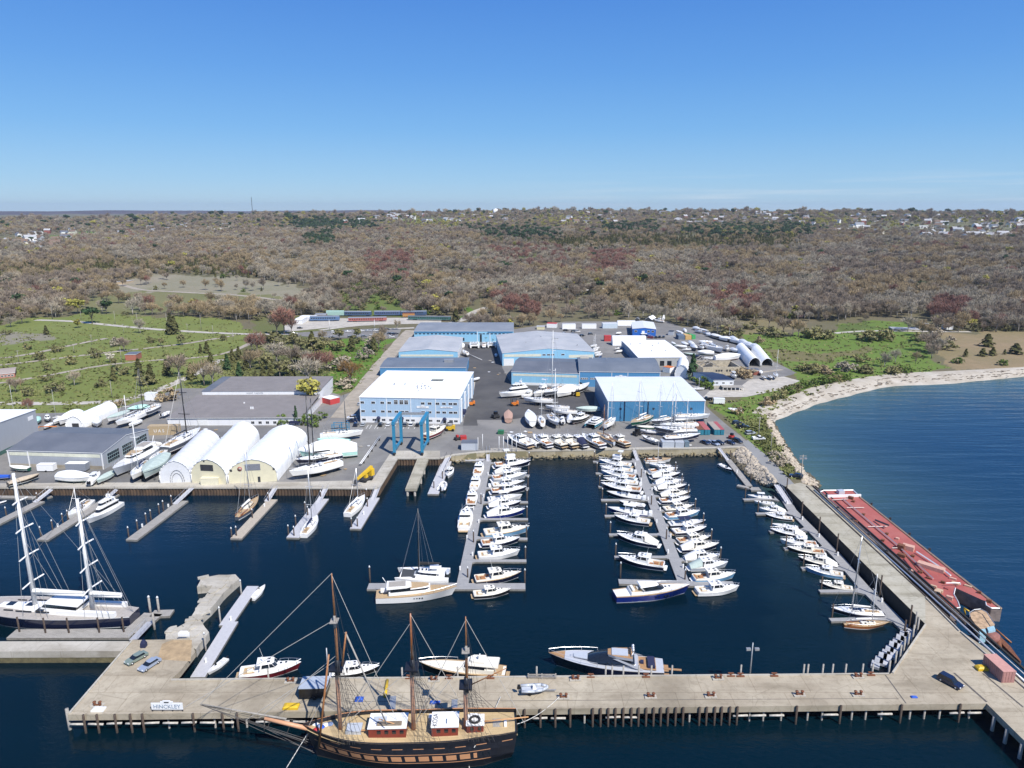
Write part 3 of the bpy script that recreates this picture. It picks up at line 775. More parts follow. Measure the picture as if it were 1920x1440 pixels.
mb.build('pier_deck',CONC2,la)
mb=MB();deck_poly(mb,[P(-400,1203.5,3),P(243,1202.5,3),P(225,1220.5,3),(P(-400,1222.5,3))],la.location,-3,1.4)
mb.build('pier_base',mat('weedy_concrete',(.13,.11,.055),.9,var=.4,scale=.8),la)
for x,y in((140,940),):pile_obj(la,P(*cE(x,y+20),0),-2,1.2,PILEG,.25)
def rough_pier(name,label,px,zt,m):
 t=thing(name,label,'pier',P(px[0][0],px[0][1],0).to_tuple());mb=MB()
 pts=[P(x,y,zt)for x,y in px];fine=[]
 for i in range(len(pts)):
  a,b=pts[i],pts[(i+1)%len(pts)];k=max(1,int((b-a).length/2.2))
  for j in range(k):
   p=a.lerp(b,j/k);fine.append(p+Vector((RNG.normal()*.25,RNG.normal()*.25,0)))
 deck_poly(mb,fine,t.location,-2,zt)
 mb.build('pier_deck',m,t);mb=MB()
 xs=[p.x for p in pts];ys=[p.y for p in pts];pl=[(p.x,p.y)for p in pts];n=0
 while n<34:
  x,y=RNG.uniform(min(xs),max(xs)),RNG.uniform(min(ys),max(ys))
  if pt_in(pl,np.array([x]),np.array([y]))[0]:
   mb=MB();mb.box((x-t.location.x,y-t.location.y,zt+RNG.uniform(-.15,.12)),(RNG.uniform(1.2,3.2),RNG.uniform(.8,1.9),RNG.uniform(.3,.6)),RNG.uniform(0,3));n+=1;mb.build('broken_slab',m,t)
rough_pier('ruined_pier','crumbling pale concrete breakwater stub with an angled broken head',[cE(1240,790),cE(1255,730),cE(1410,660),cE(1590,395),cE(1485,395),cE(1510,325),cE(1760,312),cE(1772,350),cE(1500,640),cE(1560,740),cE(1480,870)],2.1,CONC2)
sheet('rust_patch',[P(*cE(x,y),4)for x,y in((1215,830),(1290,800),(1440,800),(1430,960),(1180,945))],mat('stained_concrete',(.36,.26,.15),.9,var=.3,scale=.5),PIER+.012)
# === BUILDINGS
S_LIGHT=siding_mat('light_blue_siding',(.25,.50,.67),.9)
S_PALE=siding_mat('pale_blue_siding',(.36,.49,.62),.9)
S_MID=siding_mat('mid_blue_siding',(.075,.24,.44),.9)
S_DEEP=siding_mat('deep_blue_siding',(.055,.20,.36),.9)
S_BRIGHT=siding_mat('bright_blue_siding',(.015,.12,.46),.7)
S_GREY=siding_mat('grey_siding',(.34,.36,.39),.7)
S_WHITE=siding_mat('white_siding',(.72,.73,.74),.5)
def roof_mat(name,c1,c2,seam=.9,rough=.5):
 m,g=newmat(name,rough,.4)
 v=g.coord();a=g.noise(v,.09,5,.65)
 w=g.n('ShaderNodeTexWave',wave_type='BANDS',bands_direction='X',i_Scale=1./seam/3.14,i_Distortion=0.);g.l(v,w.inputs['Vector'])
 c=g.mix(g.ramp(a,[(.35,0),(.65,1)]),c1,c2)
 c=g.mix(g.ramp(w.outputs[0],[(0,.22),(.08,0)]),c,tuple(x*.55 for x in c1))
 g.l(c,g.b.inputs['Base Color']);g.bump(w.outputs[0],.3,.04)
 return m
RF_WHITE=mat('white_roof',(.80,.81,.82),.6,var=.035,scale=.15)
RF_DARK=roof_mat('slate_blue_roof',(.125,.145,.175),(.165,.185,.215))
RF_GREY=roof_mat('grey_metal_roof',(.36,.37,.38),(.46,.46,.46))
RF_MID=roof_mat('grey_roof',(.20,.215,.24),(.25,.265,.285))
RF_BROWN=mat('brown_grey_roof',(.20,.184,.178),.85,var=.10,scale=.2)
RF_SLATE=roof_mat('dark_grey_roof',(.115,.125,.145),(.15,.16,.18))
TRIM=mat('white_trim',(.74,.74,.73),.5,var=.04)
WIN=mat('window_glass',(.02,.026,.035),.08,var=.3,spec=.8)
DOORW=mat('white_door',(.70,.71,.70),.5,var=.06)
PANEL=mat('translucent_panel',(.62,.62,.50),.5,var=.10,scale=.6)
UDIR=Vector((52./FPX/math.cos(PITCH),1,0)).normalized()
class Bld:
 def __init__(s,name,label,FL,FR,eave_py,back_py,wall,roofm,rise=1.5,axis='x',cat='building',h=None,depth=None,overhang=.25,trim=TRIM,skew=0.,arch=False,roofname='roof',ridge_t=.5,z0=LAND):
  a,b=P(*FL,z0),P(*FR,z0);s.t=thing(name,label,cat,a.to_tuple())
  v=b-a;s.W=v.length;ang=math.atan2(v.y,v.x);s.t.rotation_euler=(0,0,ang)
  s.ang=ang
  s.h=h if h else zat((a.y+b.y)/2,eave_py)-z0
  if depth is None:
   m=(FL[0]+FR[0])/2;bp=P(m,back_py,z0+s.h+(rise if ridge_t>=.99 else 0));nrm=Vector((-math.sin(ang),math.cos(ang),0))
   depth=(bp-a).dot(nrm)
  s.D=depth;s.rise=rise;s.axis=axis;s.k=skew
  W,D,h=s.W,s.D,s.h;sk=skew
  mb=MB()
  def pt(x,y,z):return(x+sk*y,y,z)
  s.pt=pt
  if axis=='x':
   rt=ridge_t
   prof=[(0,h),(D*rt,h+rise),(D,h)]if not arch else[(D*k/10.,h+rise*math.sin(math.pi*k/10.))for k in range(11)]
   n=len(prof)
   vs=[pt(0,0,0),pt(W,0,0),pt(W,D,0),pt(0,D,0)]+[pt(0,y,z-.02)for y,z in prof]+[pt(W,y,z-.02)for y,z in prof]
   L=list(range(4,4+n));Rr=list(range(4+n,4+2*n))
   mb.add(vs,[(0,1,Rr[0],L[0]),(3,L[-1],Rr[-1],2),[0]+L+[3],[1,2]+Rr[::-1]])
   rf=MB();o=overhang
   up=[pt(-o,y+(-o if i==0 else o if i==n-1 else 0),z)for i,(y,z)in enumerate(prof)];up2=[pt(W+o,y+(-o if i==0 else o if i==n-1 else 0),z)for i,(y,z)in enumerate(prof)]
   t=.22
   rf.loft([up,up2],0,False,False)
   rf.loft([[(x,y,z+t)for x,y,z in up2],[(x,y,z+t)for x,y,z in up]],0,False,False)
   for e in(up,up2):
    for p,q in zip(e[:-1],e[1:]):rf.add([p,q,(q[0],q[1],q[2]+t),(p[0],p[1],p[2]+t)],[(0,1,2,3)],1)
   for i in(0,-1):
    p,q=up[i],up2[i];rf.add([p,q,(q[0],q[1],q[2]+t),(p[0],p[1],p[2]+t)],[(0,1,2,3)],1)
  else:
   prof=[(0,h),(W/2,h+rise),(W,h)]if not arch else[(W*k/12.,h+rise*math.sin(math.pi*k/12.))for k in range(13)]
   n=len(prof)
   vs=[pt(0,0,0),pt(W,0,0),pt(W,D,0),pt(0,D,0)]+[pt(x,0,z-.02)for x,z in prof]+[pt(x,D,z-.02)for x,z in prof]
   F_=list(range(4,4+n));Bk=list(range(4+n,4+2*n))
   mb.add(vs,[(0,F_[0],Bk[0],3)[::-1],(1,2,Bk[-1],F_[-1]),[0,1]+F_[::-1],[3]+Bk+[2]])
   rf=MB();o=overhang;t=.22
   up=[pt(x+(-o if i==0 else o if i==n-1 else 0),-o,z)for i,(x,z)in enumerate(prof)];up2=[pt(x+(-o if i==0 else o if i==n-1 else 0),D+o,z)for i,(x,z)in enumerate(prof)]
   rf.loft([up2,up],0,False,False);rf.loft([[(x,y,z+t)for x,y,z in up],[(x,y,z+t)for x,y,z in up2]],0,False,False)
   for e in(up,up2):
    for p,q in zip(e[:-1],e[1:]):rf.add([p,q,(q[0],q[1],q[2]+t),(p[0],p[1],p[2]+t)],[(0,1,2,3)],1)
   for i in(0,-1):
    p,q=up[i],up2[i];rf.add([p,q,(q[0],q[1],q[2]+t),(p[0],p[1],p[2]+t)],[(0,1,2,3)],1)
  s.wall=mb.build('wall',wall,s.t)
  s.roof=rf.build(roofname,[roofm,trim],s.t)
 def front(s,name,x0,x1,z0,z1,m,proud=.06,label=None,par=None):
  mb=MB();mb.bx(0,(x1-x0)*s.W,-proud,.03,0,z1-z0)
  o=mb.build(name,m,par or s.t,(x0*s.W,0,z0))
  if label:o['label']=label
  return o
 def side(s,name,y0,y1,z0,z1,m,proud=.06,right=True):
  mb=MB();mb.bx(-.03 if right else-proud,proud if right else.03,0,(y1-y0)*s.D,0,z1-z0)
  yy=y0*s.D
  o=mb.build(name,m,s.t,((s.W if right else 0)+s.k*yy,yy,z0))
  if s.k:o.rotation_euler=(0,0,-math.atan(s.k))
  return o
 def window(s,xc,zc,w=1.8,h=1.3,side=False,fm=TRIM):
  f=MB()
  f.bx(-w/2,w/2,-.07,.02,-h/2,h/2)
  o=f.build('window',fm,s.t,(xc,0,zc))if not side else f.build('window',fm,s.t,(s.W+s.k*xc,xc,zc))
  if side:o.rotation_euler=(0,0,math.pi/2-math.atan(s.k))
  g=MB();b=.13
  g.bx(-w/2+b,-.03,-.09,-.02,-h/2+b,h/2-b);g.bx(.03,w/2-b,-.09,-.02,-h/2+b,h/2-b)
  g.build('pane',WIN,o)
  return o
 def roofbox(s,name,x,y,size,m,zoff=0.):
  mb=MB();mb.bx(-size[0]/2,size[0]/2,-size[1]/2,size[1]/2,0,size[2])
  yy=y*s.D
  if s.axis=='x':z=s.h+s.rise*(1-abs(y-.5)*2)
  else:z=s.h+s.rise*(1-abs(x-.5)*2)
  return mb.build(name,m,s.t,(x*s.W+s.k*yy,yy,z+.1+zoff))
def sign_board(par,name,x,z,w,h,word=None,wordm=None,y=-.1,arch=True,m=None,size=None):
 mb=MB();mb.bx(-w/2,w/2,-.05,.05,-h/2,h/2)
 if arch:mb.prism([(-.18*w,0),(.18*w,0),(.12*w,h*.42),(-.12*w,h*.42)],0,.08)if False else mb.bx(-.13*w,.13*w,-.049,.049,h/2,h*.85)
 o=mb.build(name,m or TRIM,par,(x,y,z))
 if word:
  me=text_mesh(word,size or h*.8,'lettering',wordm or mat('sign_blue',(.05,.08,.16),.6))
  q=bpy.data.objects.new('lettering',me);C.objects.link(q);q.parent=o;q.location=(0,-.06,0);q.rotation_euler=(math.pi/2,0,0)
 return o
 # --- main white roofed office hall
b=Bld('boatyard_hall','large pale blue three-storey hall with a bright white roof behind the boat lift',cB(945,447),cB(1690,461),746.5,696,S_PALE,RF_WHITE,.35,'x',ridge_t=.8)
HB=b
WH=(b.h*.245)
b.front('wall_band',0,1,0,WH,S_WHITE,.05,'white lower wall band')
for fx in(.0,.267,.51,.757,.992):b.front('corner_trim',fx,fx+.006,0,b.h-.05,TRIM,.09)
fx=lambda cx:(cx-945)/745.*b.W
for cx in(965,1047,1115,1167,1217,1258,1294,1417,1468,1527,1574,1623,1657):b.window(fx(cx),b.h*.80,1.9,1.3)
for cx in(1217,1258,1294):b.window(fx(cx),b.h*.885,1.9,.9)
for cx in(968,1050,1117,1168,1219,1262,1296,1418,1466,1530,1575,1624,1658):b.window(fx(cx),b.h*.455,1.9,1.2)
for cx in(972,1050,1120,1175,1219,1300,1340,1472,1530,1624,1660):b.window(fx(cx),b.h*.115,1.9,1.2)
for cx in(1082,1257,1417,1576):
 mb=MB();mb.loft([[(-1,.0,2.2),(-.7,0,2.9),(0,0,3.2),(.7,0,2.9),(1,0,2.2)],[(-1,-1.2,2.1),(-.7,-1.2,2.3),(0,-1.2,2.4),(.7,-1.2,2.3),(1,-1.2,2.1)]],0)
 mb.bx(-1,1,-1.2,-1.15,1.9,2.12);mb.build('awning',NAVYC,b.t,(fx(cx),-.06,0))
 mb=MB();mb.bx(-.6,.6,-.08,.02,0,2.1);mb.build('door',WIN,b.t,(fx(cx),0,.02))
sign_board(b.t,'sign',fx(1416),b.h*.655,5.6,1.0,'HINCKLEY',size=.7)
sign_board(b.t,'sign',fx(1592),b.h*.66,5.6,.7,'YACHT SERVICES',size=.5,arch=False)
for x,y,sz in((.24,.42,(1,1,.8)),(.355,.42,(.6,.6,1.4)),(.47,.46,(.5,.5,.5)),(.5,.36,(1,.8,.7)),(.515,.30,(.9,.8,.7)),(.545,.36,(1,.8,.7)),(.575,.38,(1.2,.9,.7)),(.60,.30,(.8,.7,.6)),(.56,.28,(.8,.9,.7)),(.53,.46,(.6,.6,.5)),(.545,.20,(.5,.5,.9)),(.62,.36,(.9,.8,.6)),(.655,.30,(.8,.8,.6))):
 b.roofbox('roof_vent',x,y,tuple(v*.62 for v in sz),GALV,.3)
mb=MB();mb.bx(-3,3,-1.6,1.6,0,.06);mb.build('roof_patch',mat('grey_membrane',(.26,.27,.24),.9,var=.2),b.t,(.665*b.W,.60*b.D,b.h+.75*.9+.27))
for y in(.06,.3,.55,.8):b.side('side_buttress',y,y+.05,0,b.h*.9,TRIM,.5)
b.side('wall_band',.05,.98,b.h*.45,b.h*.6,S_PALE,.12)
b.side('awning',.12,.2,2.6,4.2,NAVYC,1.6)
b2=Bld('boatyard_shed','low blue shed with a dark slate roof directly behind the white roofed hall',(713,706),(874,706),689.5,671,S_MID,RF_DARK,.8,'x')
b2 .roofbox('roof_unit',.78,.45,(5.5,3,1.6),GALV)
b2 .side('corner_trim',0,.04,0,b2 .h,TRIM,.06)
b3=Bld('boatyard_shed','light blue gabled shed with grey roof beside the dirt lane',(748,678),(858,678),659.5,633,S_LIGHT,RF_GREY,1.7,'y')
b3 .front('translucent_strip',.03,.93,b3 .h*.52,b3 .h*.72,PANEL,.07)
b3 .side('wall_panel',.05,.95,0.2,b3 .h*.9,S_WHITE,.07)
b4=Bld('boatyard_shed','long light blue shed with slate roof at the far end of the yard',(777,641),(963,641),621,605,S_LIGHT,RF_MID,1.0,'x')
for i in range(24):b4 .window(b4 .W*(.02+.04*i),b4 .h*.76,2.,1.,fm=S_LIGHT)
b4 .front('eave_band',0,.63,b4 .h*.86,b4 .h*.99,S_DEEP,.3);b4 .front('eave_band',.74,.99,b4 .h*.86,b4 .h*.99,S_DEEP,.3)
b4 .front('door',.66,.68,0,b4 .h*.8,WIN,.06);b4 .front('corner_trim',.632,.637,0,b4 .h,TRIM,.1);b4 .front('corner_trim',.76,.765,0,b4 .h,TRIM,.1)
b4 .front('door',.475,.505,b4 .h*.1,b4 .h*.38,WIN,.06)
b5=Bld('boatyard_shed','wide light blue shed with a broad pale grey gable roof mid-yard',(942,686),(1114,683),664,627,S_LIGHT,RF_GREY,2.6,'y',h=8.2)
b5 .front('translucent_strip',.02,.42,b5 .h*.70,b5 .h*.90,PANEL,.07);b5 .front('translucent_strip',.72,.99,b5 .h*.55,b5 .h*.78,PANEL,.07)
for x in(.45,.50,.545,.655):b5 .window(b5 .W*x,b5 .h*.82,2.2,1.1)
mb=MB();mb.bx(0,6.5,-.2,.02,0,4.5);mb.build('loading_door',DOORW,b5 .t,(.8,0,.1))
for x,y,sz in((.62,.5,(.6,.6,2.6)),(.66,.55,(4,.6,.6)),(.6,.3,(1.2,1.2,.7)),(.50,.62,(.8,.8,.6)),(.3,.4,(.8,.8,.5)),(.86,.25,(.5,.5,1.0))):b5 .roofbox('roof_vent',x,y,sz,GALV)
b6=Bld('boatyard_shed','light blue shed with dark grey roof behind the big white motor yacht',(959,721),(1085,725),699,672,S_LIGHT,RF_SLATE,2.2,'x')
b6 .front('translucent_strip',.02,.97,b6 .h*.70,b6 .h*.86,PANEL,.06);b6 .front('skirt_band',.05,.97,b6 .h*.02,b6 .h*.2,DOORW,.08)
b7=Bld('boatyard_shed','mid blue shed with curved slate roof and window row behind the deep blue hall',(1085.5,725),(1237,727),698,672,S_MID,RF_DARK,3.0,'x',arch=True)
sign_board(b7 .t,'sign',b7 .W*.515,b7 .h*.68,6.3,1.4,'HINCKLEY',size=1.0)
for i in range(16):
 if i==4:continue
 b7 .window(b7 .W*(.03+.0233*i),b7 .h*.55,1.0,1.0)
b7 .front('roller_door',.62,.79,.1,b7 .h*.6,DOORW);b7 .front('roller_door',.83,.985,.1,b7 .h*.6,DOORW)
for x in(0.,.40,.598,.992):b7 .front('corner_trim',x,x+.006,0,b7 .h,TRIM,.09)
b7 .roofbox('roof_unit',.085,.62,(5,3,2.0),mat('roof_unit_tan',(.5,.47,.4),.7,var=.1));b7 .roofbox('roof_vent',.37,.55,(.6,.6,.8),GALV);b7 .roofbox('roof_vent',.19,.6,(.5,.5,.9),TRIM)
b8=Bld('boat_hall','tall deep blue hall with a wide white roof standing nearest the dry-docked sailboats',(1139,790),(1320,789.5),752,707,S_DEEP,mat('pale_blue_grey_roof',(.63,.66,.71),.6,var=.05,scale=.15),.15,'x',ridge_t=.9)
for x in(.13,.47,.86):b8 .window(b8 .W*x,b8 .h*.62,1.2,1.2,fm=mat('blue_frame',(.05,.16,.3),.5))
for x in(.168,.41):b8 .front('downpipe',x,x+.008,0,b8 .h,NAVY,.3)
for x in(0.,.994):b8 .front('corner_trim',x,x+.006,0,b8 .h,TRIM,.09)
b9=Bld('boat_hall','wide white flat-roofed workshop with pale front behind the curved roof shed',(1196,687),(1287,686.5),670.5,638,siding_mat('stone_grey_wall',(.40,.40,.38),2.),RF_WHITE,.4,'x')
for i,x in enumerate((.13,.29,.45,.6,.8)):b9 .front('garage_door' if i<3 else 'window',x,x+.09,.3,b9 .h*.62,GLASS)
b9 .side('side_wall',.02,.98,.0,b9 .h*.97,S_DEEP,.05,False)
for x,y in((.1,.7),(.32,.72),(.55,.6),(.75,.75),(.4,.3),(.7,.3)):b9 .roofbox('roof_vent',x,y,(.7,.7,.8),GALV)
b10=Bld('boatyard_office','small bright blue two-storey office with pale grey roof in the upper yard',n5(1325,318),n5(1675,326),617,604,S_BRIGHT,mat('pale_roof',(.60,.62,.63),.6,var=.06),1.,'y')
for x in(.14,.69,.87):b10 .window(b10 .W*x,b10 .h*.68,2.0,1.6)
b10 .front('door',.40,.52,.1,b10 .h*.75,DOORW);b10 .front('porch',.36,.62,b10 .h*.35,b10 .h*.42,DOORW,2.)
mb=MB();mb.loft([[(0,-1.6,b10 .h*.38),(0,-.4,b10 .h*.38)],[(6,-1.6,.2),(6,-.4,.2)]],0);mb.build('stair',GALV,b10 .t,(b10 .W*.6,0,0))
# --- fabric tunnels
def tunnel(name,label,FL,FR,top_py,back_px,m,endm=None,open_=False,ribs=8,skew_to=None,back=True):
 a,b=P(*FL,LAND),P(*FR,LAND);v=b-a;W=v.length;ang=math.atan2(v.y,v.x)
 t=thing(name,label,'fabric shed',a.to_tuple(),ang)
 H_=zat((a.y+b.y)/2,top_py)-LAND
 bp=P(*back_px,LAND)
 loc=Matrix.Rotation(-ang,3,'Z')@(bp-a);dx,D=loc.x-W,loc.y
 prof=[(0,0),(0,.38),(.03,.55),(.10,.70),(.2,.83),(.34,.945),(.5,1.),(.66,.945),(.8,.83),(.90,.70),(.97,.55),(1,.38),(1,0)]
 N=ribs*4;secs=[]
 for i in range(N+1):
  y=D*i/N;k=1-.018*math.sin(math.pi*(i%4)/4.)
  secs.append([(W/2+(x-.5)*W*(k if z>0 else 1)+dx*i/N,y,z*H_*k)for x,z in prof])
 mb=MB();mb.loft(secs,0,False,True);mb.build('cover',m,t)
 if not open_:
  mb=MB();mb.add([(x*W,.04,z*H_)for x,z in prof],[tuple(range(len(prof)))]);mb.build('end_wall',endm or m,t)
 if back:
  mb=MB();mb.add([(x*W+dx,D-.05,z*H_)for x,z in prof],[tuple(range(len(prof)))[::-1]]);mb.build('back_wall',m,t)
 mb=MB();mb.path([(x*W,-.06,z*H_)for x,z in prof],.14,5);mb.build('end_hoop',TRIM,t)
 return t,W,H_
SH_CREAM=mat('cream_end_panel',(.62,.58,.42),.7,var=.06,scale=.5)
SH_TRANS=mat('pale_grey_fabric',(.62,.63,.65),.6,var=.08,scale=.5)
t,W,Hh=tunnel('arched_shed','smallest arched fabric shed of the quay trio, grey-white with a hooped doorway',cA(1203,905),cA(1435,895),864,cA(1660,640),SH_TRANS)
mb=MB()
for r in(.23,.17):
 mb.path([(W*.56+W*r*math.cos(math.pi*k/12),-.15,Hh*.05+Hh*r*2.3*math.sin(math.pi*k/12))for k in range(13)],.10,5)
mb.build('doorway_hoop',GALV,t)
t,W,Hh=tunnel('arched_shed','middle arched fabric shed of the quay trio, white cabinet before its cream end wall',cA(1440,900),cA(1702,912),861,cB(190,600),WRAP,SH_CREAM)
mb=MB();mb.bx(0,W*.36,-.05,.06,0,Hh*.25);mb.build('louvre',STEEL,t,(W*.29,0,Hh*.52))
mb=MB();mb.bx(0,.5,-.06,.05,0,.5);mb.build('vent',STEEL,t,(W*.39,0,Hh*.88))
t,W,Hh=tunnel('arched_shed','largest arched fabric shed of the quay trio with round red emblem and louvre',cA(1716,906),cB(322,890),861,cB(548,610),WRAP,SH_CREAM)
mb=MB();mb.bx(0,W*.31,-.05,.06,0,Hh*.27);mb.build('louvre',mat('grey_louvre',(.19,.20,.23),.5,var=.3,scale=4),t,(W*.36,0,Hh*.52))
mb=MB();mb.tube((0,-.08,0),(0,.05,0),.85,None,16);o=mb.build('emblem',mat('emblem_red',(.33,.10,.08),.6),t,(W*.25,0,Hh*.6))
mb=MB();mb.tube((0,-.10,0),(0,.0,0),.45,None,12);mb.build('emblem_centre',mat('emblem_grey',(.35,.33,.3),.6),o)
for x in(.05,.92):
 mb=MB();mb.bx(0,.7,-.06,.05,0,.8);mb.build('vent',STEEL,t,(W*x,0,Hh*.5))
mb=MB();mb.bx(0,.9,-.06,.05,0,2.1);mb.build('door',WIN,t,(W*.60,0,.02))
t,W,Hh=tunnel('arched_shed','long white rounded tent lying beside the boats at the back of the left yard',n7(995,590),n7(1245,590),n7(0,405)[1],n7(1770,350),WRAP)
mb=MB();mb.bx(0,W*.4,-.05,.06,0,Hh*.42);mb.build('door',STEEL,t,(W*.38,0,.05))
t1,W,Hh=tunnel('tunnel_shed','left one of two open-ended white tunnel sheds at the edge of the upper yard',n1(1310,790),n1(1480,782),n1(0,645)[1],n1(1262,545),WRAP,open_=True)
t1,W,Hh=tunnel('tunnel_shed','right one of two open-ended white tunnel sheds, beside the grass',n1(1500,778),n1(1668,772),n1(0,655)[1],n1(1500,565),WRAP,open_=True)
t1,W,Hh=tunnel('tunnel_shed','white rounded tent behind the dark spruce in the right yard',n1(200,940),n1(390,960),n1(0,755)[1],n1(410,820),WRAP)
def tunnel_x(name,label,FL,FR,top_py,depth,m):
 a,b=P(*FL,LAND),P(*FR,LAND);v=b-a;W=v.length;ang=math.atan2(v.y,v.x)
 t=thing(name,label,'fabric shed',a.to_tuple(),ang);H_=zat(a.y+depth/2,top_py)-LAND
 secs=[]
 for i in range(13):
  secs.append([(W*i/12.,depth/2-depth/2*math.cos(math.pi*k/10),(H_*math.sin(math.pi*k/10)**.75))for k in range(11)])
 mb=MB();mb.loft(secs,0,False,True);mb.build('cover',m,t)
 mb=MB();mb.add(secs[0],[tuple(range(11))]);mb.add(secs[-1],[tuple(range(11))[::-1]]);mb.build('end_wall',m,t)
tunnel_x('arched_shed','white barrel-shaped tent lying crosswise behind the white flat-roofed workshop',n5(1030,465),n5(1530,465),n5(0,312)[1],9,WRAP)
tunnel_x('arched_shed','white barrel tent partly hidden behind the bright blue office',n5(1105,165),n5(1375,165),n5(0,88)[1],7,WRAP)
# --- left yard
g1=Bld('boat_shed','long grey metal shed with dark roof and translucent strip beside the left quay',cA(75,778),cA(785,800),847.5,801,S_GREY,RF_SLATE,2.4,'x',skew=0)
g1 .front('translucent_strip',.02,.97,g1 .h*.72,g1 .h*.92,PANEL,.07)
g1 .front('base_wall',0,1,0,1.3,CONC2,.06)
for x in(0,.21,.985):g1 .front('downpipe',x,x+.01,0,g1 .h,TRIM,.2)
for i in range(3):
 y0=.08+.31*i
 f=g1 .side('window',y0,y0+.24,g1 .h*.22,g1 .h*.85,mat('pale_teal_frame',(.38,.50,.50),.5))
 for r in range(3):
  for c in range(6):
   mb=MB();w=.24*g1 .D/6;hh=g1 .h*.63/3
   mb.bx(.0,.09,w*c+.12,w*(c+1)-.02,hh*r+.15,hh*(r+1)-.05);mb.build('pane',WIN,f)
mb=MB();mb.bx(-.02,1.,-.6,.6,-.15,.1)
g0=Bld('boat_shed','tall pale grey shed with white roof cut off by the left edge of the view',(-330,905),(-105,905),846,778,S_GREY,RF_WHITE,1.2,'x',depth=54)
g0 .h
sgn=g0 .side('sign',.90,.96,g0 .h*.72,g0 .h*.86,TRIM,.08)
g0 .side('base_wall',0,1,0,1.6,mat('green_base',(.05,.12,.10),.8,var=.2),.06)
h1=Bld('yacht_works','long white works building with a two-level brown-grey roof and white clerestory band',(315,798),(566,797),784,748,S_WHITE,RF_BROWN,.0,'x',ridge_t=.5)
dd=h1 .D
mb=MB();W=h1 .W
rise1=2.2
mb.loft([[(-.2,-.3,h1 .h+.30),(-.2,dd,h1 .h+rise1)],[(W+.2,-.3,h1 .h+.30),(W+.2,dd,h1 .h+rise1)]],0);mb.build('lower_roof',RF_BROWN,h1 .t)
zc=h1 .h+rise1
d2=dd*.85
mb=MB();mb.bx(W*.04,W*1.0,dd,dd+d2,0,zc+1.7);mb.build('clerestory',S_WHITE,h1 .t)
mb=MB();mb.loft([[(W*.03,dd-.2,zc+1.72),(W*.03,dd+d2,zc+2.6)],[(W*1.005,dd-.2,zc+1.72),(W*1.005,dd+d2,zc+2.6)]],[0]if False else 0);mb.bx(W*.03,W*1.005,dd+d2,dd+d2+.3,zc,zc+2.6);mb.build('upper_roof',RF_BROWN,h1 .t)
mb=MB();mb.loft([[(W*.03,dd-.18,zc+1.76),(W*.03,dd+d2,zc+2.65)],[(W*.105,dd-.18,zc+1.76),(W*.105,dd+d2,zc+2.65)]],0);mb.build('slate_patch',RF_SLATE,h1 .t)
q=bpy.data.objects.new('lettering',text_mesh('HUNT  YACHTS',1.15,'lettering',mat('sign_grey',(.25,.27,.3),.6)));C.objects.link(q);q.parent=h1 .t;q.location=(W*.47,dd-.06,zc+.75);q.rotation_euler=(math.pi/2,0,0)
for x in(.46,.56,.575):h1 .roofbox('roof_vent',x,.35 if x>.5 else.6,(.6,.6,1.0),TRIM,.9)
for x in(.635,.69,.745,.80,.9):h1 .window(W*x,h1 .h*.38,1.7,1.4)
h1 .front('garage_door',.22,.30,.05,h1 .h*.82,DOORW,.12);h1 .front('awning',.915,.99,h1 .h*.35,h1 .h*.62,NAVYC,1.5)
h1 .front('eave_trim',0,1,h1 .h*.94,h1 .h*1.03,GALV,.4)
h2=Bld('outbuilding','small grey flat-roofed outbuilding at the right end of the white works',cB(395,238),cB(712,240),cB(0,203)[1],cB(0,178)[1],mat('pale_stucco',(.55,.53,.48),.9,var=.1),RF_BROWN,.2,'x')
# --- ruin, cottage, shed
STONE=mat('ruin_stone',(.40,.35,.26),.95,var=.3,scale=.8,bump=.5)
a,bq=P(*n1(620,912),LAND),P(*n1(1250,905),LAND);ang=math.atan2((bq-a).y,(bq-a).x);W=(bq-a).length
t=thing('stone_ruin','roofless tan stone building with bare rafters beside the upper boatyard','ruin',a.to_tuple(),ang)
D=24.;hh=zat(a.y,n1(0,790)[1])-LAND
mb=MB();mb.bx(0,W,0,.7,0,hh);mb.build('front_wall',STONE,t)
mb=MB();mb.bx(0,.7,.7,D,0,hh*.9);mb.build('side_wall',STONE,t)
mb=MB();mb.bx(W-.7,W,.7,D,0,hh*.7);mb.build('side_wall',STONE,t)
mb=MB();mb.bx(.7,W-.7,D-.7,D,0,hh*.8);mb.build('back_wall',STONE,t)
for y in(3,8,13,18,22):
 mb=MB();w2=W*.4
 mb.tube((.4,y,hh*.9),(w2/2,y,hh*1.5),.18);mb.tube((w2/2,y,hh*1.5),(w2,y,hh*.9),.18);mb.tube((.4,y,hh*.92),(w2,y,hh*.92),.15);mb.build('rafter',PILEG,t)
mb=MB();mb.add([(w2,.8,hh),(w2,D-1,hh),(w2+W*.16,D-1,hh*.45),(w2+W*.16,.8,hh*.45)],[(0,1,2,3)]);mb.build('fallen_roof',STEEL,t)
mb=MB();mb.bx(.7,w2,.8,D-.8,0,.25);mb.build('rubble_floor',mat('rubble',(.55,.53,.5),.95,var=.35,scale=.7),t)
for x in(.3,.36,.42,.55,.62):
 mb=MB();mb.bx(0,1.1,-.05,.1,0,1.2);mb.build('window',STEEL,t,(W*x,0,hh*.45))
c1=Bld('cottage','white cottage with a dark navy roof and raised timber deck by the gravel road',n1(775,1105),n1(1078,1105),n1(0,985)[1],n1(0,868)[1],siding_mat('white_clapboard',(.70,.72,.74),.3),roof_mat('navy_roof',(.018,.028,.06),(.028,.04,.08)),1.0,'x',skew=-.35)
for x in(.18,.5,.88):c1 .window(c1 .W*x,c1 .h*.68,1.6,1.0)
mb=MB();mb.bx(0,c1 .W*1.05,-5,-.05,.0,.25);mb.build('deck',PILEG,c1 .t,(c1 .W*.35,0,1.6))
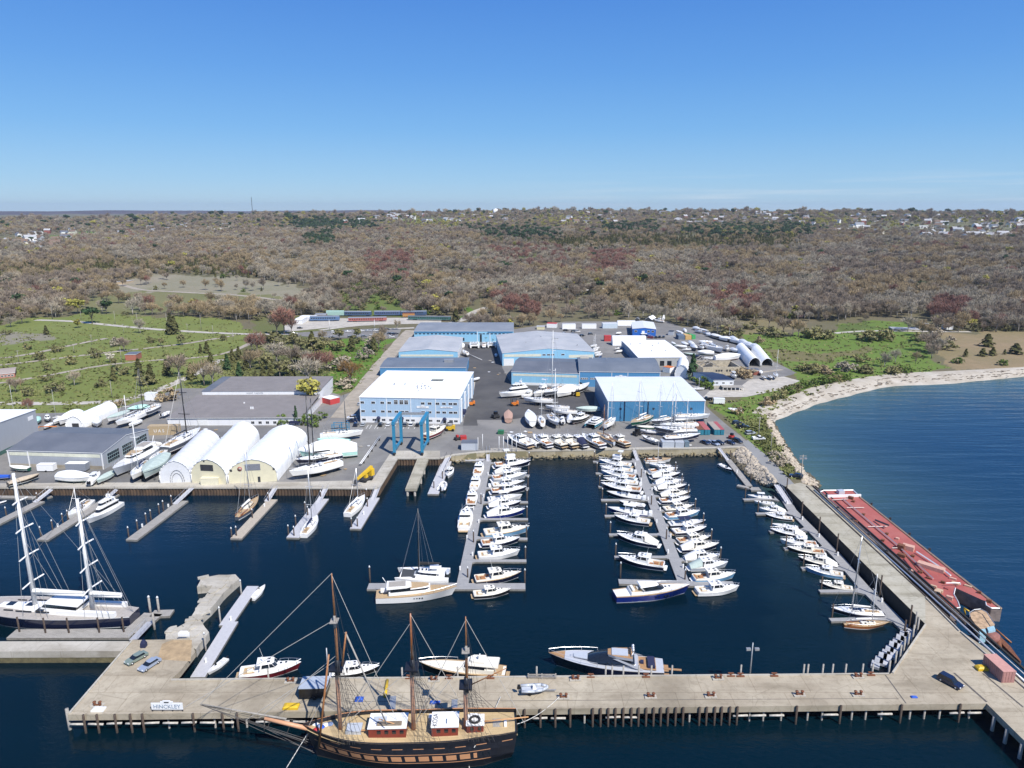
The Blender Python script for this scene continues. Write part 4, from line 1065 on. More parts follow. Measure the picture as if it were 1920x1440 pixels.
for i in range(6):
 mb=MB();mb.bx(-.12,.12,-4.9,-4.7,0,1.6);mb.build('deck_post',TRIM,c1 .t,(c1 .W*(.37+.2*i),0,0))
mb=MB();mb.bx(0,c1 .W,-.1,-.02,0,c1 .h*.35);mb.build('base_wall',CONC2,c1 .t)
c2=Bld('garden_shed','small brick-red shed with dark roof in front of the tunnel sheds',n1(1310,905),n1(1462,908),n1(0,838)[1],n1(0,805)[1],mat('brick_red_wall',(.30,.10,.07),.9,var=.15),RF_SLATE,.3,'x')
c3=Bld('brick_hut','square red-brick hut with dark flat roof alone on the left meadow',(235.5,676),(256,675.5),665,660,mat('hut_brick',(.36,.13,.09),.9,var=.15),RF_SLATE,.1,'x')
c4=Bld('brick_house','low brick house with pale tiled roof at the left edge of the meadow',(-30,713),(29,707),702,692,mat('pale_brick',(.38,.15,.11),.9,var=.2),mat('pale_tile',(.36,.30,.26),.9,var=.15),.6,'x')
for i in range(4):c4 .window(c4 .W*(.58+.11*i),c4 .h*.5,1.3,1.2)
for(FL,FR,ey,by,wm,rm,ri,nm,lb,cat)in((n6(1812,222),n6(1925,224),n6(0,180)[1],n6(0,165)[1],mat('cream_wall',(.62,.57,.36),.7),RF_GREY,.3,'shed','small cream shed beyond the far blue shed','shed'),(n5(1515,118),n5(1612,125),n5(0,75)[1],n5(0,40)[1],mat('dark_front',(.05,.055,.06),.8),RF_WHITE,2.2,'gable_hut','small dark-fronted hut with steep white gable roof behind the bright blue office','hut'),(n5(1365,105),n5(1425,108),n5(0,70)[1],n5(0,60)[1],mat('dark_front',(.05,.055,.06),.8),RF_SLATE,1.5,'gable_hut','tiny black gabled hut left of the white gabled hut','hut'),(n4(100,300),n4(215,300),n4(0,240)[1],n4(0,200)[1],S_WHITE,RF_WHITE,.4,'station_building','small white building at the left end of the railway sidings','building'),(n4(165,250),n4(378,250),n4(0,205)[1],n4(0,172)[1],S_WHITE,RF_WHITE,.5,'freight_shed','white rectangular freight shed beside the blue coach','building'),(n4(405,200),n4(565,200),n4(0,165)[1],n4(0,140)[1],mat('brown_hut_wall',(.20,.13,.1),.9),RF_MID,.8,'station_building','brown railway hut with grey roof by the mint freight wagon','building'),(cK(650,520),cK(700,520),cK(0,507)[1],cK(0,497)[1],mat('tan_ruin',(.45,.36,.25),.9,var=.2),RF_GREY,.1,'ruined_hut','small tan ruined hut beside the track in the scrub','ruin'),(cM(1480,775),cM(1520,775),cM(0,752)[1],cM(0,745)[1],S_WHITE,RF_WHITE,.2,'pump_house','white box-like pump house at the edge of the right-hand woods','building'),(cM(1330,768),cM(1380,768),cM(0,742)[1],cM(0,735)[1],mat('tan_ruin',(.45,.36,.25),.9,var=.2),RF_GREY,.1,'ruined_hut','small tan hut behind the grey bush on the right meadow','ruin'),(cM(1180,778),cM(1330,782),cM(0,772)[1],cM(0,762)[1],CONC2,RF_GREY,.1,'concrete_slab_shed','low pale concrete shelter on the right meadow','building'),(cM(608,705),cM(685,705),cM(0,690)[1],cM(0,680)[1],mat('pink_wall',(.34,.24,.23),.9,var=.15),RF_GREY,.3,'hut','dull pink hut under the bare trees behind the right meadow','hut'),(cL(330,315),cL(425,315),cL(0,298)[1],cL(0,288)[1],S_WHITE,RF_WHITE,.1,'water_works','white flat building alone in the middle of the woods','building'),(cL(1200,222),cL(1280,222),cL(0,212)[1],cL(0,203)[1],S_WHITE,RF_WHITE,.1,'school_building','white low building among the dark pines in the distance','building')):
 bb=Bld(nm,lb,FL,FR,ey,by,wm,rm,ri,'y' if ri>1 else 'x',cat)
 k=TP((FL[0]+FR[0])/2,(FL[1]+FR[1])/2)
 if k.z>4:
  s0=k.length/bb.t.location.length;dv=P(*FL,LAND)
  sc=Vector((k.x,k.y,k.z-100)).length/Vector((dv.x,dv.y,dv.z-100)).length
  q=TP(*FL);bb.t.location=q;bb.t.scale=(sc,sc,sc)
  # === BOATS
def lerp(a,b,t):return a+(b-a)*t
def hull_mesh(L,B,fb,fs,dr,mats,tr=.82,p=2.3,rake=.09,flare=.45,tumble=0.,wide=.45,n=15,full=.75,stern_rake=.0):
 mb=MB();secs=[];sheer=[]
 for i in range(n):
  t=i/(n-1)
  if t<wide:w=tr+(1-tr)*math.sin(t/wide*math.pi/2);s=0
  else:s=(t-wide)/(1-wide);w=max(1-s**p,.015)
  zs=fs+(fb-fs)*t**1.7-.04*L/12*math.sin(math.pi*t)
  fl=full+.2-flare*s**1.5
  k=1-.55*s**2
  lv=[(0,-dr*k),(w*B/2*fl*.72,-dr*.45*k),(w*B/2*fl,0.),(w*B/2*lerp(fl,1,.22),.16),(w*B/2*lerp(fl,1-tumble*(1-t),.8),zs-.16),(w*B/2,zs)]
  row=[]
  for y,z in lv:
   q=min(max((z+dr)/(zs+dr),0),1)
   x=-L/2+t*(L-rake*L*(1-q))-stern_rake*q*(1-t)*(t<.2)
   row.append((x,y,z))
  secs.append([(x,-y,z)for x,y,z in row[::-1]]+row[1:])
  sheer.append((row[-1][0],row[-1][1],row[-1][2]))
 bm=[3,0,2,1,1,1,1,2,0,3]
 mb.loft(secs,lambda i,j:bm[j],False,True)
 mb.add(secs[0],[tuple(range(len(secs[0])))[::-1]],0)
 return mb,sheer
def deck_mesh(sheer,m=0,inner=None,camber=.05,drop=.03,i0=0):
 mb=MB();secs=[]
 for x,y,z in sheer[i0:]:
  z-=drop;yi=y*.8
  secs.append([(x,-y*.99,z),(x,-yi,z+camber*.4),(x,0,z+camber),(x,yi,z+camber*.4),(x,y*.99,z)])
 mm=[m,m if inner is None else inner,m if inner is None else inner,m]
 mb.loft(secs,lambda i,j:mm[j],False,False)
 return mb
def shz(sheer,x):
 for a,b in zip(sheer[:-1],sheer[1:]):
  if a[0]<=x<=b[0]:t=(x-a[0])/(b[0]-a[0]);return a[2]+(b[2]-a[2])*t,a[1]+(b[1]-a[1])*t
 return(sheer[0][2],sheer[0][1])if x<sheer[0][0]else(sheer[-1][2],sheer[-1][1])
_spec={}
def cached(fn):
 def w(*a,**k):
  key=(fn.__name__,a,tuple(sorted(k.items())))
  if key not in _spec:_spec[key]=fn(*a,**k)
  return _spec[key]
 return w
MT=dict(navy=NAVY,black=BLACKP,white=GEL,royal=ROYAL,lblue=LBLUE,grey=GREYH,teal=TEALP,cream=CREAM,green=mat('green_gelcoat',(.01,.08,.05),.25,coat=.4),red=mat('red_gelcoat',(.13,.012,.018),.25,coat=.4),wood=VARN,yellow=YELLOW,pink=mat('primer_pink',(.42,.27,.21),.8,var=.1),canvas=CANVAS,tarp=TARP_G,mint=TARP_M,tan=TARP_T,btarp=TARP_B,wrap=WRAP,dgrey=mat('dark_grey_gelcoat',(.07,.08,.10),.3,coat=.3))
AF=dict(red=RED_AF,blue=BLUE_AF,green=GREEN_AF,black=BLACK_AF)
def me_(mb,name,mats):return mb.mesh(name,mats)
def raise_house(parts,z,k,skip):
 done=set()
 for nm,me,subs in parts:
  if nm in skip:continue
  for m in[me]+[q for _,q in subs]:
   if m.name in done:continue
   done.add(m.name)
   for v in m.vertices:
    if v.co.z>z+.02:v.co.z=z+(v.co.z-z)*k
 return parts
def rails_mb(sheer,x0,h=.65,r=.035,inset=.96):
 mb=MB();pts=[(x,y,z)for x,y,z in sheer if x>x0]
 for sgn in(-1,1):
  top=[(x,sgn*y*inset,z+h)for x,y,z in pts]
  mb.path(top,r,4)
  for x,y,z in pts[::2]:mb.tube((x,sgn*y*inset,z),(x,sgn*y*inset,z+h),r,None,4)
 return mb
@cached
def picnic_boat(hull='navy',af='red',cover='none',deck='white',big=0,fly=0,outb=0,stripe='white'):
 L,B=12.,3.75;parts=[]
 hb,sh=hull_mesh(L,B,1.75,1.05,.75,None,tr=.80,p=2.35,rake=.10,tumble=.06)
 parts.append(('hull',me_(hb,'hull',[MT[hull],AF[af],MT[stripe],GEL if deck!='teak' else TEAKP]),[]))
 dk=GEL if deck=='white' else CREAM
 parts.append(('deck',me_(deck_mesh(sh,0 if deck!='teak' else 1,0),'deck',[dk,TEAKP]),[]))
 z1,_=shz(sh,2);z0,_=shz(sh,-4)
 c=MB();c.frus((.3,4.1,1.35,.62,z1-.05),(.3,3.7,1.15,.42,z1+.42),0,ch=1.)
 c.frus((-2.0,1.35,1.42,1.25,z0),(-2.0,1.2,1.40,1.2,z0+.72),0)
 sub=[]
 g=MB();g.frus((-1.75,1.28,1.37,1.2,z0+.721),(-1.55,.55,1.24,1.05,z0+1.30),0,ch=.3)
 sub.append(('window',me_(g,'window',[GLASS if hull!='white' or cover=='none' else GLASS])))
 pst=MB()
 for sg in(-1,1):
  for(xa,xb,w)in((1.16,.47,.05),(-.05,-.15,.06),(-1.75,-1.6,.16)):
   pst.add([(xa-w,sg*1.40,z0+.72),(xa+w,sg*1.40,z0+.72),(xb+w,sg*1.27,z0+1.32),(xb-w,sg*1.27,z0+1.32)],[(0,1,2,3)if sg<0 else(3,2,1,0)])
 pst.add([(1.31,-.06,z0+.72),(1.31,.06,z0+.72),(.58,.06,z0+1.32),(.58,-.06,z0+1.32)],[(0,1,2,3)])
 sub.append(('window_post',me_(pst,'window_post',[dk])))
 h=MB()
 for x,y in((2.1,0),(3.1,0),(1.2,.55),(1.2,-.55)):h.bx(x-.22,x+.22,y-.22,y+.22,z1+.40,z1+.47)
 sub.append(('hatch',me_(h,'hatch',[GLASS])))
 parts.append(('cabin',me_(c,'cabin',[dk]),sub))
 r=MB();r.frus((-2.55,.85,1.40,1.22,z0+1.301),(-2.5,.75,1.34,1.12,z0+1.42),0,ch=.5)
 rs=[]
 hh=MB()
 for x,y in((-.2,.5),(-.2,-.5)):hh.bx(x-.3,x+.3,y-.25,y+.25,z0+1.41,z0+1.46)
 rs.append(('hatch',me_(hh,'hatch',[GLASS])))
 ra=MB();ra.tube((-1.3,0,z0+1.4),(-1.6,0,z0+2.1),.06);ra.sphere((-1.4,0,z0+1.75),.28,0,8,.5);ra.tube((-1.3,.7,z0+1.4),(-1.9,.7,z0+3.2),.025,None,4)
 rs.append(('radar_mast',me_(ra,'radar_mast',[GEL])))
 parts.append(('hardtop',me_(r,'hardtop',[dk]),rs))
 if fly:
  f=MB();f.frus((-2.2,.5,1.15,.9,z0+1.421),(-2.3,.8,1.2,1.,z0+2.1),0)
  f.tube((-2.0,-.9,z0+2.1),(-2.4,-.9,z0+3.3),.06);f.tube((-2.0,.9,z0+2.1),(-2.4,.9,z0+3.3),.06);f.bx(-3.,-1.2,-1.,1.,z0+3.3,z0+3.38)
  parts.append(('flybridge',me_(f,'flybridge',[dk]),[]))
 if cover=='none':
  k=MB();k.bx(-5.75,-2.05,-1.3,1.3,z0-.02,z0+.03,1)
  for sg in(-1,1):k.bx(-5.85,-2.0,sg*1.48-.12,sg*1.48+.12,z0-.05,z0+.34,0)
  k.bx(-5.95,-5.75,-1.4,1.4,z0-.05,z0+.30,0)
  s=MB();s.bx(-5.7,-5.15,-1.1,1.1,z0+.03,z0+.38);s.bx(-3.2,-2.3,.5,1.3,z0+.03,z0+.45);s.bx(-4.5,-3.4,-.45,.45,z0+.03,z0+.36)
  parts.append(('cockpit',me_(k,'cockpit',[dk,TEAKP]),[('seat',me_(s,'seat',[CUSH if big==0 else CREAM]))]))
 else:
  cv=MB();cm=dict(canvas=CANVAS,grey=TARP_G,cream=CREAM,navyc=NAVYC)[cover]
  cv.loft([[(-2.4,-1.38,z0+.3),(-2.4,-1.2,z0+1.36),(-2.4,0,z0+1.44),(-2.4,1.2,z0+1.36),(-2.4,1.38,z0+.3)],[(-4.2,-1.55,z0+.05),(-4.2,-.9,z0+.85),(-4.2,0,z0+1.0),(-4.2,.9,z0+.85),(-4.2,1.55,z0+.05)],[(-6.05,-1.5,z0-.1),(-6.0,-.8,z0+.22),(-6.0,0,z0+.35),(-6.0,.8,z0+.22),(-6.05,1.5,z0-.1)]],0,False,True)
  parts.append(('cockpit_cover',me_(cv,'cockpit_cover',[cm]),[]))
 pf=MB();pf.frus((-6.75,-5.9,1.25,1.45,.22),(-6.75,-5.9,1.25,1.45,.34))
 parts.append(('swim_platform',me_(pf,'swim_platform',[TEAKP if deck=='teak' or big else GEL]),[]))
 if outb:
  for y in(-.55,.55):
   o=MB();o.frus((-7.3,-6.3,.26,.3,.5),(-7.2,-6.4,.2,.24,1.45));o.tube((-6.8,y*0,.5),(-6.8,0,-.5),.14)
   for i,v in enumerate(o.v):o.v[i]=(v[0],v[1]+y,v[2])
   parts.append(('outboard_motor',me_(o,'outboard_motor',[WHITE]),[]))
 parts.append(('bow_rail',me_(rails_mb(sh,1.5),'bow_rail',[ALU]),[]))
 return raise_house(parts,z0,1.42,('hull','deck','cockpit','swim_platform','bow_rail','outboard_motor'))
@cached
def center_console(hull='navy',af='black',top='t',inside='white',engines=3,cover=0):
 L,B=11.,3.1;parts=[]
 hb,sh=hull_mesh(L,B,1.5,.95,.6,None,tr=.86,p=2.5,rake=.10)
 parts.append(('hull',me_(hb,'hull',[MT[hull],AF[af],GEL,GEL]),[]))
 d=deck_mesh(sh,0,1,-.02,.02);parts.append(('deck',me_(d,'deck',[GEL,mat('deck_grey',(.58,.57,.54),.7,var=.1)]),[]))
 z,_=shz(sh,0)
 c=MB();c.frus((-.6,1.1,.55,.45,z-.2),(-.5,.7,.45,.35,z+.75));c.frus((1.3,3.1,.8,.4,z-.1),(1.4,2.9,.75,.35,z+.28))
 parts.append(('console',me_(c,'console',[GEL]),[]))
 w=MB();w.add([(.85,-.5,z+.75),(.85,.5,z+.75),(.45,.45,z+1.35),(.45,-.45,z+1.35)],[(0,1,2,3),(3,2,1,0)])
 parts.append(('windscreen',me_(w,'windscreen',[GLASS]),[]))
 s=MB();s.bx(-1.6,-1.0,-.7,.7,z-.1,z+.5);s.bx(-4.6,-4.1,-1.,1.,z-.1,z+.3)
 parts.append(('seat',me_(s,'seat',[GEL if inside=='white' else CUSH]),[]))
 if top=='t':
  t=MB();t.frus((-2.2,1.3,1.1,.9,z+1.75),(-2.1,1.2,1.05,.85,z+1.87),0)
  for x in(-1.4,.6):
   for y in(-.75,.75):t.tube((x,y,z-.1),(x,y,z+1.78),.05,None,4)
  parts.append(('t_top',me_(t,'t_top',[GEL]),[]))
 elif top=='blue':
  t=MB();t.frus((-2.8,1.0,1.15,1.05,z+1.45),(-2.7,.9,1.1,1.,z+1.52),0)
  for x in(-2.4,.6):
   for y in(-1.,1.):t.tube((x,y,z-.1),(x,y,z+1.48),.04,None,4)
  parts.append(('bimini',me_(t,'bimini',[NAVYC]),[]))
 for i in range(engines):
  y=(i-(engines-1)/2.)*.75
  o=MB();o.frus((-6.6,-5.55,.27,.3,.55),(-6.5,-5.65,.2,.24,1.5));o.tube((-6.1,0,.55),(-6.1,0,-.4),.14)
  for k,v in enumerate(o.v):o.v[k]=(v[0],v[1]+y,v[2])
  parts.append(('outboard_motor',me_(o,'outboard_motor',[WHITE if hull!='white' else BLACKP]),[]))
 return parts
@cached
def open_launch(hull='white',inside='wood',af='red'):
 L,B=9.,2.6;hb,sh=hull_mesh(L,B,1.2,.8,.5,None,tr=.75,p=2.3)
 parts=[('hull',me_(hb,'hull',[MT[hull],AF[af],GEL,TEAK if inside=='wood' else GEL]),[])]
 parts.append(('deck',me_(deck_mesh(sh,0,0),'deck',[GEL if inside!='wood' else TEAKP]),[]))
 z,_=shz(sh,-1)
 k=MB();k.bx(-4.0,.9,-.85,.85,z-.02,z+.07,1)
 for s in(-1,1):k.bx(-4.1,1.,s*.95-.08,s*.95+.08,z-.05,z+.25,0)
 st=MB();st.bx(-3.8,-3.2,-.8,.8,z+.07,z+.4);st.bx(-1.6,-1.1,-.7,.7,z+.07,z+.45)
 parts.append(('cockpit',me_(k,'cockpit',[GEL,TEAK if inside=='wood' else mat('deck_grey',(.58,.57,.54))]),[('seat',me_(st,'seat',[CUSH if inside=='wood' else GEL]))]))
 w=MB();w.frus((.7,1.5,.9,.7,z),(.7,1.1,.85,.6,z+.6));parts.append(('windscreen',me_(w,'windscreen',[GLASS]),[]))
 return parts
@cached
def sailboat(hull='white',af='red',deck='white',L=12.,mast='white',mh=17.,boomcover='white',keel=0,two=0,wood=0,wheel=1,bare=0,solar=0,rig=1):
 B=L*(.29 if L<20 else.2);fb,fs=(L*.115,L*.088)if L<20 else(L*.074,L*.056)
 if wood:B=L*.25;fb,fs=L*.10,L*.072
 hb,sh=hull_mesh(L,B,fb,fs,L*.05,None,tr=(.3 if wood else.62)if L<30 else.42,p=1.9,rake=.09 if not wood else.2,flare=.3,wide=.5)
 dk=TEAKP if deck=='teak' else mat('weathered_teak',(.36,.33,.30),.75,var=.15,scale=2)if deck=='silver' else(GEL if deck=='white' else CREAM)
 parts=[('hull',me_(hb,'hull',[MT[hull],AF[af],GEL,VARN if wood else GEL]),[]),('deck',me_(deck_mesh(sh,0,0,.08),'deck',[dk]),[])]
 s=L/12.;z,_=shz(sh,0)
 c=MB();c.frus((-1.6*s,2.6*s,B*.28,B*.12,z-.05),(-1.5*s,2.2*s,B*.24,B*.09,z+.42*min(s,1.9)),0,ch=1.2*s)
 g=MB();hh=.42*min(s,1.9)
 for sg in(-1,1):
  for x0,x1 in((-1.2,-.3),(-.1,.9),(1.1,1.7)):
   w0=B*.262 if x1<1 else B*.235
   g.add([(x0*s,sg*(w0+.02),z+hh*.3),(x1*s,sg*(w0+.02),z+hh*.3),(x1*s,sg*(w0-.03),z+hh*.75),(x0*s,sg*(w0-.03),z+hh*.75)],[(0,1,2,3)if sg<0 else(3,2,1,0)])
 ht=MB()
 for x,y in((1.6,0),(.4,0),(-.6,.5*s),(-.6,-.5*s)):ht.bx((x-.22)*s,(x+.22)*s,y-.2*s,y+.2*s,z+hh-.05,z+hh+.04)
 if solar:ht.bx(-.9*s,1.2*s,-.5*s,.5*s,z+hh-.05,z+hh+.05)
 subs=[('window',me_(g,'window',[GLASS])),('hatch',me_(ht,'hatch',[GLASS if not solar else NAVY]))]
 parts.append(('cabin',me_(c,'cabin',[GEL if not wood else CREAM]),subs))
 zc,_=shz(sh,-3.5*s)
 k=MB();k.bx(-5.2*s,-1.7*s,-B*.2,B*.2,zc+.0,zc+.09,1)
 for sg in(-1,1):k.bx(-5.2*s,-1.65*s,sg*B*.23-.12*s,sg*B*.23+.12*s,zc,zc+.28*s,0)
 ks=[]
 if wheel:
  wm=MB();wm.path([(-4.2*s,.5*s*math.cos(6.283*q/12),zc+.75*s+.5*s*math.sin(6.283*q/12))for q in range(13)],.05*s,4);ks.append(('wheel',me_(wm,'wheel',[STEEL])))
 parts.append(('cockpit',me_(k,'cockpit',[GEL if not wood else VARN,TEAKP if L<30 else dk]),ks))
 if L>30:
  ph=MB();ph.frus((-2.9*s,-.3*s,B*.27,B*.2,z+.3),(-2.9*s,-.5*s,B*.26,B*.19,z+1.1));ph.frus((-3.*s,-.7*s,B*.26,B*.18,z+2.0),(-3.*s,-.8*s,B*.25,B*.17,z+2.25));pg=MB();pg.frus((-2.85*s,-.5*s,B*.25,B*.18,z+1.1),(-2.9*s,-.85*s,B*.24,B*.16,z+2.0))
  parts.append(('pilothouse',me_(ph,'pilothouse',[GEL]),[('window',me_(pg,'window',[GLASS]))]))
 MM=dict(white=MASTW,black=MASTB,wood=MASTWOOD,alu=ALU)[mast]
 masts=[(1.3*s,mh)]if not two else[(.15*s,mh),(-3.45*s,mh*.83)]
 if mh and not bare:
  for xm,hm in masts:
   m=MB();r=.13*s**.9*(1.15 if hm>15 else 1);m.tube((xm,0,z),(xm-.012*hm,0,z+hm),r,r*.65,7)
   sb=[]
   ns=1 if hm<12 else 2 if hm<24 else 4
   for q in range(ns):
    sp=MB();hz=z+hm*(q+1)/(ns+1.);w=B*.36*(1-.12*q)
    xx=xm-.012*hm*(q+1)/(ns+1.)
    sp.tube((xx,0,hz),(xx-.15*s,-w,hz+.08),.05*s+.02,None,4);sp.tube((xx,0,hz),(xx-.15*s,w,hz+.08),.05*s+.02,None,4)
    sb.append(('spreader',me_(sp,'spreader',[MM])))
   parts.append(('mast',me_(m,'mast',[MM]),sb))
   bl=L*(.36 if not two else.27 if xm>0 else.16)
   bo=MB();bz=z+hh+.75*s
   bo.tube((xm-.2,0,bz),(xm-bl,0,bz+.1),.09*s+.03,None,6)
   bs=[];kc=.5 if two else 1.
   if boomcover!='none':
    cv=MB();cv.loft([[(xm-.25-(bl-.3)*q/5.,(.22+.12*(1-q/5.))*s*kc*math.cos(a),bz+.17*s+(.26-.12*q/5.)*s*kc*math.sin(a))for a in[6.283*u/8 for u in range(8)]]for q in range(6)],0,True,True,True)
    bs.append(('sail_cover',me_(cv,'sail_cover',[dict(white=CANVAS,blue=NAVYC,black=RUBBER,tan=TARP_T)[boomcover]])))
   parts.append(('boom',me_(bo,'boom',[MM]),bs))
  if rig:
   rg=MB();r=.03 if L<20 else.045
   for xm,hm in masts:
    zt=z+hm;xt=xm-.012*hm
    rg.tube((xt,0,zt-.3),(L/2-.2 if xm>0 else masts[0][0],0,sh[-1][2]if xm>0 else z+3*s),r,None,3,0,False)
    rg.tube((xt,0,zt-.1),(-L/2+.1,0,sh[0][2]),r,None,3,0,False)
    for sg in(-1,1):
     zb,yb=shz(sh,xm-.3)
     rg.tube((xt,0,zt-.4),(xm-.3,sg*yb*.93,zb),r,None,3,0,False)
     rg.tube((xm-.006*hm,0,z+hm*.52),(xm-.9*s,sg*yb*.93,zb),r,None,3,0,False)
     if two:
      rg.tube((xt,0,zt-.4),(xm-1.6*s,sg*yb*.9,zb),r,None,3,0,False)
      rg.tube((xm-.009*hm,0,z+hm*.75),(xm-1.2*s,sg*yb*.9,zb),r,None,3,0,False)
   parts.append(('rigging',me_(rg,'rigging',[WIRE]),[]))
 if L<30:parts.append(('lifelines',me_(rails_mb(sh,-L*.46,.55,.022,.97),'lifelines',[ALU]),[]))
 if keel:
  kk=MB();kk.loft([[(-.9*s,0,-.4*s),(.9*s,-.16*s,-.4*s),(1.5*s,0,-.4*s),(.9*s,.16*s,-.4*s)],[(-.6*s,0,-1.9*s),(.3*s,-.2*s,-1.9*s),(.8*s,0,-1.9*s),(.3*s,.2*s,-1.9*s)]],0,True,False,True)
  parts.append(('keel',me_(kk,'keel',[AF[af]]),[]))
  rd=MB();rd.bx(-L*.44,-L*.40,-.06*s,.06*s,-1.3*s,.1);parts.append(('rudder',me_(rd,'rudder',[AF[af]]),[]))
 return parts
@cached
def wrapped_boat(hull='white',cover='wrap',af='blue',kind='motor',keel=0,peak=1.4):
 L,B=11.,3.4
 hb,sh=hull_mesh(L,B,1.6,1.1,.7,None,tr=.8 if kind=='motor' else.55,p=2.2 if kind=='motor' else 1.9)
 parts=[('hull',me_(hb,'hull',[MT[hull],AF[af],GEL,MT[cover]]),[])]
 cv=MB();secs=[]
 for i,(x,y,z)in enumerate(sh):
  t=i/(len(sh)-1);pk=peak*(math.sin(math.pi*min(1,t*.9+.12))**.8)*(1.0 if kind=='motor' else.75)+.08
  sag=.05*math.sin(i*2.4)
  secs.append([(x,-y*1.02,z-.25),(x,-y*1.0,z+.05),(x,-y*.55,z+pk*.62+sag),(x,0,z+pk),(x,y*.55,z+pk*.62-sag),(x,y*1.0,z+.05),(x,y*1.02,z-.25)])
 cv.loft(secs,0,False,False);cv.add(secs[0],[tuple(range(7))[::-1]])
 parts.append(('winter_cover',me_(cv,'winter_cover',[MT[cover]]),[]))
 if keel:
  kk=MB();kk.bx(-1.2,1.0,-.15,.15,-1.9,-.3);parts.append(('keel',me_(kk,'keel',[AF[af]]),[]))
 return parts
@cached
def motor_yacht(hull='white',af='blue',L=24.,style='tri',deck='teak'):
 B=L*.245;fb,fs=L*.125,L*.085
 hb,sh=hull_mesh(L,B,fb,fs,L*.05,None,tr=.8,p=2.4,rake=.10)
 s=L/24.;parts=[]
 dk=mat('silver_deck',(.44,.46,.50),.35,var=.05)if style=='sport' else TEAKP if deck=='teak' else GEL
 parts.append(('hull',me_(hb,'hull',[MT[hull],AF[af],GEL if hull!='white' else NAVY,TEAK if deck=='teak' else GEL]),[]))
 parts.append(('deck',me_(deck_mesh(sh,0,0 if style in('tri','classic')else 1),'deck',[dk,CREAM if style=='express' else GEL if style=='lobster' else mat('silver_deck',(.44,.46,.50),.35,var=.05)]),[]))
 z,_=shz(sh,0)
 def glassband(xa,xb,wa,wb,z0,h,sl,name='window'):
  g=MB();g.frus((xa,xb,wa,wb,z0),(xa,xb-sl,wa*.97,wb*.93,z0+h),0,ch=.8*s);return(name,me_(g,name,[GLASS]))
 if style=='tri':
  c=MB();c.frus((-8.5*s,5.5*s,B*.40,B*.26,z-.1),(-8.5*s,5.0*s,B*.39,B*.24,z+.55*s),0,ch=2*s)
  c.frus((-8.4*s,4.0*s,B*.375,B*.25,z+1.25*s),(-8.6*s,3.6*s,B*.39,B*.25,z+1.55*s),0,ch=2*s)
  parts.append(('cabin',me_(c,'cabin',[GEL]),[glassband(-8.2*s,4.8*s,B*.372,B*.23,z+.551*s,.7*s,1.*s)]))
  u=MB();u.frus((-4.5*s,3.0*s,B*.30,B*.2,z+1.551*s),(-4.5*s,2.6*s,B*.30,B*.19,z+2.1*s),0,ch=1.2*s)
  u.frus((-6.5*s,2.0*s,B*.32,B*.22,z+2.75*s),(-6.5*s,1.8*s,B*.31,B*.21,z+2.95*s),0,ch=1.2*s)
  for x in(-4.4,-2.4,-.4):
   for y in(-1,1):u.bx((x-.12)*s,(x+.12)*s,y*B*.295-.05,y*B*.295+.05,z+2.0*s,z+2.8*s)
  parts.append(('pilothouse',me_(u,'pilothouse',[GEL]),[glassband(-4.3*s,2.5*s,B*.285,B*.185,z+2.101*s,.65*s,.6*s)]))
  m=MB();m.tube((-4*s,0,z+2.95*s),(-4.8*s,0,z+4.8*s),.14*s,.08*s);m.sphere((-4.3*s,.9*s,z+3.5*s),.45*s,0,8);m.sphere((-4.3*s,-.9*s,z+3.5*s),.45*s,0,8);m.bx(-4.8*s,-4.4*s,-1.2*s,1.2*s,z+3.9*s,z+4.05*s)
  parts.append(('radar_mast',me_(m,'radar_mast',[GEL]),[]))
  tn=MB();tn.frus((-8.2*s,-5.4*s,.7*s,.3*s,z+1.56*s),(-8.2*s,-5.6*s,.6*s,.2*s,z+2.1*s));parts.append(('tender',me_(tn,'tender',[GEL]),[]))
 elif style=='classic':
  c=MB();c.frus((-8.2*s,4.2*s,B*.36,B*.26,z-.05),(-8.2*s,3.8*s,B*.35,B*.24,z+.7*s),0,ch=1.8*s)
  c.frus((-1.8*s,4.0*s,B*.35,B*.25,z+1.25*s),(-1.8*s,3.6*s,B*.34,B*.23,z+1.5*s),0,1,ch=1.6*s)
  parts.append(('deckhouse',me_(c,'deckhouse',[GEL,TEAKP]),[glassband(-7.6*s,3.4*s,B*.33,B*.22,z+.701*s,.56*s,.5*s)]))
  u=MB();u.frus((-8.8*s,-1.5*s,B*.37,B*.30,z+1.55*s),(-8.8*s,-1.8*s,B*.36,B*.28,z+2.05*s),0,ch=1.5*s)
  u.bx(-8.2*s,-3.2*s,-B*.26,B*.26,z+2.05*s,z+2.1*s,1)
  parts.append(('upper_deck',me_(u,'upper_deck',[GEL,mat('grey_teak',(.34,.31,.27),.7,var=.15,scale=2)]),[]))
  t=MB();t.frus((-10.6*s,-8.6*s,.55*s,.35*s,z+.3*s),(-10.6*s,-8.8*s,.5*s,.25*s,z+1.1*s));parts.append(('tender',me_(t,'tender',[GEL]),[]))
  m=MB();m.tube((-9*s,1.2,z+2*s),(-10*s,1.2,z+3.4*s),.1);parts.append(('radar_mast',me_(m,'radar_mast',[GEL]),[]))
  hp=MB()
  for x in(-1,0,1,2):hp.bx(x*.8*s-.2,x*.8*s+.2,-B*.502,B*.502,z*.55,z*.55+.22)
  parts.append(('porthole',me_(hp,'porthole',[GLASS]),[]))
 elif style=='lobster':
  c=MB();c.frus((-7.5*s,7.5*s,B*.40,B*.14,z-.1),(-7.3*s,6.5*s,B*.37,B*.10,z+.5*s),0,ch=4*s)
  parts.append(('cabin',me_(c,'cabin',[GEL]),[glassband(-3.6*s,3.4*s,B*.34,B*.24,z+.501*s,.95*s,2.4*s)]))
